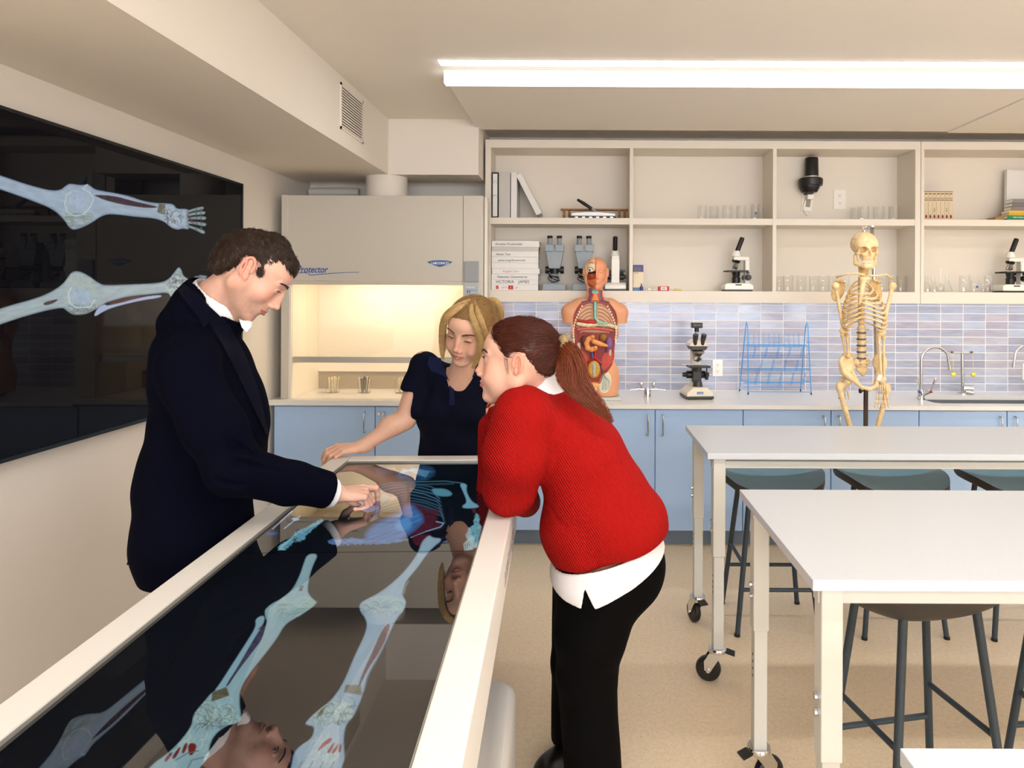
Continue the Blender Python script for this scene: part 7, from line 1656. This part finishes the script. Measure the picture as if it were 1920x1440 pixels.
organ('vein', lambda A: (A.rc(tt_(370, 630, -.055), tt_(410, 680, -.06), .007, .009, .004), A.rc(tt_(410, 680, -.06), tt_(485, 688, -.055), .009, .006, .004), A.rc(tt_(372, 500, -.05), tt_(372, 640, -.055), .009, .007, .004)), (136, 196, 178))
def o_duod(A):
    pts = [(345, 815), (312, 830), (296, 870), (305, 912), (340, 925), (372, 915)]
    for i in range(5): A.rc(tt_(*pts[i], -.06), tt_(*pts[i+1], -.06), .016, .016, .005)
    A.rc(tt_(345, 812, -.06), tt_(352, 808, -.07), .015, .013, .004)
organ('duodenum', o_duod, (226, 146, 82))
organ('pancreas', lambda A: (A.rc(tt_(360, 850, -.07), tt_(420, 872, -.068), .016, .015, .006), A.rc(tt_(420, 872, -.068), tt_(478, 890, -.06), .014, .009, .006), A.el(tt_(378, 905, -.075), (.012, .010, .012), .004)), (232, 158, 92))
organ('spleen', lambda A: (A.el(tt_(505, 865, -.052), (.022, .014, .038), .004), A.rc(tt_(500, 900, -.05), tt_(485, 945, -.045), .014, .007, .01)), (126, 84, 136))
organ('kidney', lambda A: A.el(tt_(272, 852, -.035), (.024, .014, .034), .004), (96, 40, 26)); organ('kidney', lambda A: A.el(tt_(450, 820, -.035), (.026, .014, .028), .004), (150, 92, 40))
organ('aorta', lambda A: (A.rc(tt_(378, 930, -.05), tt_(372, 1000, -.05), .009, .008, .004), A.rc(tt_(372, 1000, -.05), tt_(310, 1050, -.045), .007, .006, .004), A.rc(tt_(372, 1000, -.05), tt_(440, 1060, -.045), .007, .006, .004)), (182, 30, 34))
organ('vena_cava', lambda A: (A.rc(tt_(343, 930, -.048), tt_(352, 1000, -.046), .008, .008, .004), A.rc(tt_(352, 1000, -.046), tt_(418, 1030, -.04), .006, .006, .004), A.rc(tt_(418, 1030, -.04), tt_(445, 1140, -.035), .005, .005, .004)), (70, 88, 142))
organ('pelvic_bone', lambda A: (A.el(tt_(364, 1110, -.05), (.040, .018, .056), .01), A.el(tt_(364, 1110, -.075), (.028, .016, .042), .004, op='s')), (200, 148, 60))
organ('rectum', lambda A: A.rc(tt_(364, 1060, -.055), tt_(364, 1165, -.055), .014, .012, .01), (176, 176, 160))
organ('bladder', lambda A: A.el(tt_(368, 1252, -.07), (.036, .022, .020), .01), (236, 178, 112)); organ('bladder_neck', lambda A: A.el(tt_(366, 1285, -.08), (.016, .012, .018), .01), (240, 232, 220))
for k in range(22):
    for s_ in (-1, 1):
        if k < 13: t_ = k/12; cx_ = 370+s_*(120+78*math.sin(t_*PI*.62)); cy_ = 530+t_*300
        else: t_ = (k-13)/8; cx_ = 370+s_*(196-16*t_) ; cy_ = 840+t_*60
        if k >= 16: continue
        MB().ball(tt_(cx_-(4 if s_ > 0 else -2), cy_, -.082 if k < 10 else -.074), (.0055, .005, .008), 10).build('rib_end', mat('bone_white', (238, 226, 200), rough=.5), tor, smooth=True)

# ================================================================ skeleton on its stand
KD = 3.85; KS = 3.79
def kp(cu, cv, dy=0.0): p = at(1540+cu/KS, 420+cv/KS, KD); return Vector((p.x, KD+dy, p.z))
BONE = mat('bone', (228, 200, 152), rough=.5, var=.14, vscale=40, bump=.1, bscale=120); BONE2 = mat('bone_tan', (216, 182, 124), rough=.5, var=.15, vscale=40)
bs = kp(330, 1440); skl = thing('skeleton', 'full-size human skeleton model hanging on a stand before the counter', 'skeleton', (bs.x, KD, 0))
def part(name, S_, h=.003, m=BONE, par=None): o = S_.build(name, h, m, None); to_parent(o, par or skl); return o
def tubep(name, pts, r, m=BONE, n=10, flat=None, par=None): o = MB().tube(pts, r, n, flat=flat).build(name, m, None, smooth=True); to_parent(o, par or skl); return o
SK = Sdf(); hy = Matrix.Translation(kp(306, 175)) @ Matrix.Rotation(math.radians(-94), 4, 'Z') @ Matrix.Rotation(math.radians(3), 4, 'Y'); SK.frame(hy)
SK.el((-.015, 0, .028), (.086, .069, .066), .01); SK.el((.03, 0, .018), (.05, .060, .05), .02); SK.el((.050, 0, -.038), (.034, .040, .038), .015)
for y in (-1, 1):
    SK.rc((.070, y*.012, .012), (.062, y*.045, .012), .009, .008, .01); SK.rc((.060, y*.046, -.012), (.052, y*.050, -.028), .007, .008, .008); SK.rc((.052, y*.052, -.028), (.012, y*.062, -.024), .006, .005, .008); SK.rc((.045, y*.026, -.045), (.062, y*.012, -.062), .014, .012, .008); SK.el((.066, y*.026, -.006), (.034, .0175, .0155), .004, op='s')
    SK.el((.01, y*.07, -.005), (.03, .012, .024), .012, op='s'); SK.el((.058, y*.04, -.05), (.018, .012, .014), .008, op='s')
SK.el((.084, 0, -.032), (.022, .0095, .015), .003, op='s'); SK.rc((.078, 0, .002), (.090, 0, -.012), .0055, .004, .004); SK.el((.04, 0, -.075), (.03, .025, .016), .01, op='s')
sk_ = part('skull', SK, .0022); SK.frame()
tubep('calvarium_seam', [tuple(hy @ Vector((-.013+.0815*math.cos(a), .0652*math.sin(a), .052)) ) for a in [k*PI/18-PI*.62 for k in range(23)]], .0008, mat('seam_brown', (168, 138, 96)), 6, par=None)
JW = Sdf(); JW.frame(hy)
for y in (-1, 1): JW.rc((.012, y*.053, -.040), (.018, y*.049, -.080), .010, .013, .008); JW.rc((.018, y*.048, -.082), (.068, y*.016, -.098), .013, .014, .008)
JW.el((.070, 0, -.096), (.014, .024, .017), .008); JW.rc((.040, -.034, -.088), (.070, -.012, -.088), .008, .008, .006); JW.rc((.040, .034, -.088), (.070, .012, -.088), .008, .008, .006); JW.rc((.070, -.014, -.086), (.070, .014, -.086), .009, .009, .006); part('jaw', JW, .0022); JW.frame()
for row, z0 in (('upper', -.0685), ('lower', -.0765)):
    for k in range(10): y = (k-4.5)*.0056; o = MB().ball((.0800-abs(y)**2*14, y, z0), (.0030, .0027, .0042), 8).build('tooth', mat('tooth_white', (244, 234, 208), rough=.3), None, smooth=True); o.matrix_basis = hy; to_parent(o, sk_); o.matrix_parent_inverse = (parent_matrix(skl) @ sk_.matrix_parent_inverse @ parent_matrix(sk_)).inverted()
# hook, spring and stand
tubep('top_hook', [kp(305, 52), kp(300, 30), kp(290, 18)], .0022, CHROME, 8); tubep('top_hook', [kp(300, 34), kp(318, 18), kp(340, 12)], .0022, CHROME, 8); o = MB().lathe([(0, 0), (.010, 0), (.010, .006), (0, .006)], kp(304, 56), 16).build('top_bolt', CHROME, None); to_parent(o, skl)
tubep('stand_pole', [kp(413, 8, .10), kp(428, 380, .10), kp(446, 1130, .10)], .0105, CHROME, 16); o = MB().lathe([(0, -.004), (.018, -.004), (.018, .004), (0, .004)], kp(413, 6, .10), 16).build('pole_collar', CHROME, None); to_parent(o, skl)
o = tubep('lower_post', [kp(332, 1180, .03), Vector((kp(332, 1180).x, KD+.03, .08))], .0125, mat('brown_post', (58, 40, 30), rough=.4), 16)
tubep('post_knob', [kp(318, 1190, .02), kp(296, 1190, .02), kp(294, 1190, .02), kp(280, 1190, .02)], [.004, .004, .013, .013], BLACKP, 14)
st_ = MB(); bx_ = kp(332, 1180).x
for k in range(5): a_ = k*2*PI/5; st_.tube([(bx_, KD+.03, .09), (bx_+.24*math.cos(a_), KD+.03+.24*math.sin(a_), .062)], [.018, .012], 10)
o = st_.build('stand_base', STEEL, None); to_parent(o, skl)
for k in range(5): a_ = k*2*PI/5; o = MB().lathe([(0, -.011), (.022, -.011), (.026, 0), (.022, .011), (0, .011)], (bx_+.24*math.cos(a_), KD+.03+.24*math.sin(a_), .026), 18, Matrix.Rotation(PI/2, 4, 'X')).build('caster', BLACKR, None); to_parent(o, skl)
# spine
for k in range(6): cv = 300+k*11; c = kp(312+k*.5, cv, .02); A = Sdf(); A.el(c, (.017, .014, .008), .003); A.el(c+Vector((0, .018, -.003)), (.006, .016, .005), .004); A.el(c+Vector((.02, .006, 0)), (.010, .008, .005), .004); A.el(c+Vector((-.02, .006, 0)), (.010, .008, .005), .004); part('cervical_vertebra', A, .0025, BONE2)
for k in range(12): cv = 380+k*32; c = kp(318-k*.9, cv, .06-.0015*k); A = Sdf(); A.el(c, (.021, .018, .014), .003); A.el(c+Vector((0, .028, -.008)), (.006, .02, .008), .004); part('thoracic_vertebra', A, .003, BONE)
DSC = mat('disc_grey', (92, 92, 90), rough=.5)
for k in range(5):
    c = kp(306, 752+k*46, .04); A = Sdf(); A.rc(c+Vector((0, 0, .010)), c-Vector((0, 0, .012)), .0195, .020, .004); A.rc(c+Vector((0, 0, .013)), c+Vector((0, 0, .010)), .012, .022, .003); A.el(c+Vector((-.034, .012, .0)), (.018, .005, .004), .004); A.el(c+Vector((.034, .012, 0)), (.018, .005, .004), .004); A.el(c+Vector((0, .03, 0)), (.005, .02, .010), .004); part('lumbar_vertebra', A, .003)
    d_ = kp(305, 775+k*46, .04); o = MB().lathe([(0, -.004), (.025, -.0045), (.026, 0), (.025, .0045), (0, .004)], d_, 24).build('spinal_disc', DSC, None); to_parent(o, skl)
# ribs: from the spine round the side to the front; turned a little to the picture left
RC_ = kp(296, 520, .0).x
def ribp(k, s_):
    top = 392+k*33; w_ = [.062, .082, .097, .108, .116, .121, .123, .120, .112, .098][k]; dp = [.045, .06, .072, .08, .086, .09, .09, .088, .08, .07][k]
    pts = []; end = 1.0 if k < 7 else .86-.08*(k-7)
    for i in range(15):
        t_ = i/14*end; a_ = t_*PI; x = s_*w_*math.sin(a_)**.85; y = .055-dp*(1-math.cos(a_)) if True else 0
        zz = -.085*min(1, t_*1.5)*(1 if k < 8 else .9)+(.035*max(0, t_-.75)*4 if k > 2 else .004*t_)
        base = kp(318, top, 0); cx_ = base.x+(-.016)*t_
        cx_ += -.045*max(0, t_-.45)/.55
        pts.append((cx_+x, KD+y+.02, base.z+zz))
    return pts
for k in range(10):
    for s_ in (-1, 1): pp_ = ribp(k, s_); tubep('rib', pp_, [.006]*2+[.0076]*(len(pp_)-3)+[.0065], BONE if s_ > 0 else BONE2, 8, flat=.6)
A = Sdf(); q = [kp(244, 395, -.12), kp(226, 440, -.13), kp(214, 500, -.135), kp(206, 560, -.13)]; A.rc(q[0]+Vector((-.012, 0, 0)), q[0]+Vector((.016, 0, .002)), .013, .013, .006); A.rc(q[0], q[1], .014, .011, .004); A.rc(q[1], q[2], .012, .012, .004); A.rc(q[2], q[3], .012, .006, .004); part('sternum', A, .0028)
tubep('clavicle', [kp(250, 368, -.11), kp(200, 355, -.11), kp(140, 360, -.07), kp(92, 378, -.03)], [.007, .0055, .0055, .007]); tubep('clavicle', [kp(268, 372, -.11), kp(340, 372, -.11), kp(420, 360, -.07), kp(490, 392, -.03)], [.007, .0055, .0055, .007])
for cc, tl in (((160, 470), .30), ((430, 470), -.30)):
    A = Sdf(); Rr = Matrix.Rotation(tl, 3, 'Y'); A.el(kp(*cc, .085), (.036, .006, .066), .006, R=Rr); A.rc(kp(cc[0]-34, 400, .04), kp(cc[0]+44, 412, .085), .008, .006, .01); A.rc(kp(cc[0]+20, 405, .08), kp(cc[0], 540, .085), .005, .004, .01); part('scapula', A, .003, BONE2)
def longbone(name, a, b, r, ra, rb, m=BONE):
    A = Sdf(); a = Vector(a); b = Vector(b); d = (b-a).normalized(); A.rc(a, b, r, r, .01); A.el(a, (ra, ra*.9, ra), .012); A.el(b, (rb, rb*.8, rb*.9), .012); sd = Vector((1, 0, 0)); A.el(b+sd*rb*.6-d*.004, rb*.62, .008); A.el(b-sd*rb*.6-d*.004, rb*.62, .008); return part(name, A, .003, m)
longbone('humerus', kp(92, 440, -.02), kp(158, 765, .0), .0095, .021, .019, BONE); longbone('humerus', kp(494, 440, -.02), kp(410, 775, -.03), .0105, .022, .020, BONE)
longbone('ulna', kp(150, 790, .0), kp(166, 935, -.01), .0065, .012, .009, BONE2); longbone('radius', kp(178, 790, -.01), kp(178, 940, -.03), .0065, .010, .010, BONE2)
longbone('ulna', kp(432, 800, -.02), kp(418, 1100, -.05), .0065, .013, .010); longbone('radius', kp(392, 800, -.03), kp(388, 1105, -.07), .0075, .011, .013)
def hand_bones(c, d, n=5):
    for k in range(n):
        off = Vector(((k-2)*.009, -.004*k, 0)); p = c+off
        for j, L in enumerate((.05, .032, .022, .016)):
            q_ = p+Vector(d)*L+Vector(((k-2)*.0022, 0, 0)); o = tubep('finger_bone', [p, p+(q_-p)*.5, q_-(q_-p)*.04], [.0048, .003, .0045], BONE, 7); p = q_+Vector(d)*.002
hand_bones(kp(395, 1130, -.06), (-.02, .0, -1)); hand_bones(kp(178, 1090, .04), (.06, 0, -1), 4)
A = Sdf(); [A.el(kp(385+8*i, 1112+6*(i % 2), -.06), .008, .004) for i in range(4)]; part('wrist_bones', A, .0025)
# pelvis
A = Sdf(); pv = kp(290, 1010, 0)
A.el(kp(180, 1000, .0), (.052, .020, .062), .02, R=Matrix.Rotation(.35, 3, 'Z')); A.el(kp(168, 985, -.028), (.040, .018, .044), .012, op='s', R=Matrix.Rotation(.35, 3, 'Z'))
A.el(kp(415, 985, .0), (.038, .020, .056), .02, R=Matrix.Rotation(-.35, 3, 'Z')); A.rc(kp(128, 975, -.02), kp(170, 935, .02), .009, .009, .01); A.rc(kp(170, 935, .02), kp(240, 935, .05), .009, .010, .01); A.rc(kp(128, 975, -.02), kp(150, 1050, -.03), .010, .010, .01)
A.rc(kp(150, 1050, -.02), kp(190, 1085, -.03), .018, .020, .015); A.rc(kp(190, 1085, -.03), kp(250, 1148, -.07), .014, .010, .01); A.rc(kp(250, 1148, -.07), kp(300, 1160, -.08), .010, .011, .006); A.rc(kp(300, 1160, -.08), kp(350, 1140, -.07), .011, .010, .006)
A.rc(kp(350, 1140, -.07), kp(395, 1075, -.03), .010, .016, .01); A.rc(kp(395, 1075, -.03), kp(430, 1000, -.0), .020, .016, .015); A.rc(kp(220, 1020, .03), kp(245, 1105, -.0), .012, .010, .01); A.rc(kp(245, 1105, .0), kp(270, 1165, -.04), .010, .008, .01); A.rc(kp(395, 1090, .0), kp(345, 1165, -.04), .010, .008, .01)
part('pelvis', A, .003, BONE)
A = Sdf(); A.el(kp(310, 985, .05), (.050, .022, .030), .01); A.el(kp(318, 1030, .06), (.034, .016, .034), .012); A.el(kp(325, 1065, .06), (.016, .012, .022), .01)
for k in range(4):
    for s_ in (-1, 1): A.el(kp(316+s_*(26-k*4), 978+k*24, .035), (.0045, .012, .004), .002, op='s')
part('sacrum', A, .0026, BONE); wt = MB().box(-.010, .010, -.001, .001, -.016, .016).build('paper_tag', PAPER, None, smooth=False); wt.location = kp(352, 1075, -.11); wt.rotation_euler = (0, .4, 0); to_parent(wt, skl)
# legs (thigh, shin and foot)
for s_, hp, gt, kn, mm in ((-1, (185, 1115), (128, 1150), (206, 1440), 0), (1, (405, 1120), (470, 1160), (398, 1440), 0)):
    h0 = kp(*hp, -.01); g0 = kp(*gt, .0); k0 = kp(*kn, .0); dn = (k0-g0).normalized(); knee = g0+dn*.40
    A = Sdf(); A.el(h0, .023, .006); A.rc(h0, g0+Vector((0, 0, -.015)), .013, .016, .01); A.el(g0, (.018, .016, .024), .01); A.rc(g0+Vector((-s_*.004, 0, -.03)), knee, .0145, .0145, .015); A.el(knee+Vector((.018, 0, 0)), (.018, .026, .02), .01); A.el(knee-Vector((.018, 0, 0)), (.018, .026, .02), .01); part('femur', A, .0034)
    ank = Vector((knee.x, KD+.01, .13)); longbone('tibia', knee-Vector((0, 0, .045)), ank, .011, .026, .018); longbone('fibula', knee+Vector((s_*.03, .01, -.06)), ank+Vector((s_*.02, .01, 0)), .005, .009, .009)
    A = Sdf(); A.el(ank+Vector((0, .03, -.045)), (.018, .03, .02), .01); A.el(ank+Vector((0, -.02, -.04)), (.022, .035, .016), .01)
    for k in range(5): A.rc(ank+Vector(((k-2)*.010, -.045, -.045)), ank+Vector(((k-2)*.016, -.15+abs(k-1.5)*.008, -.062)), .005, .005, .003)
    part('foot_bones', A, .003)
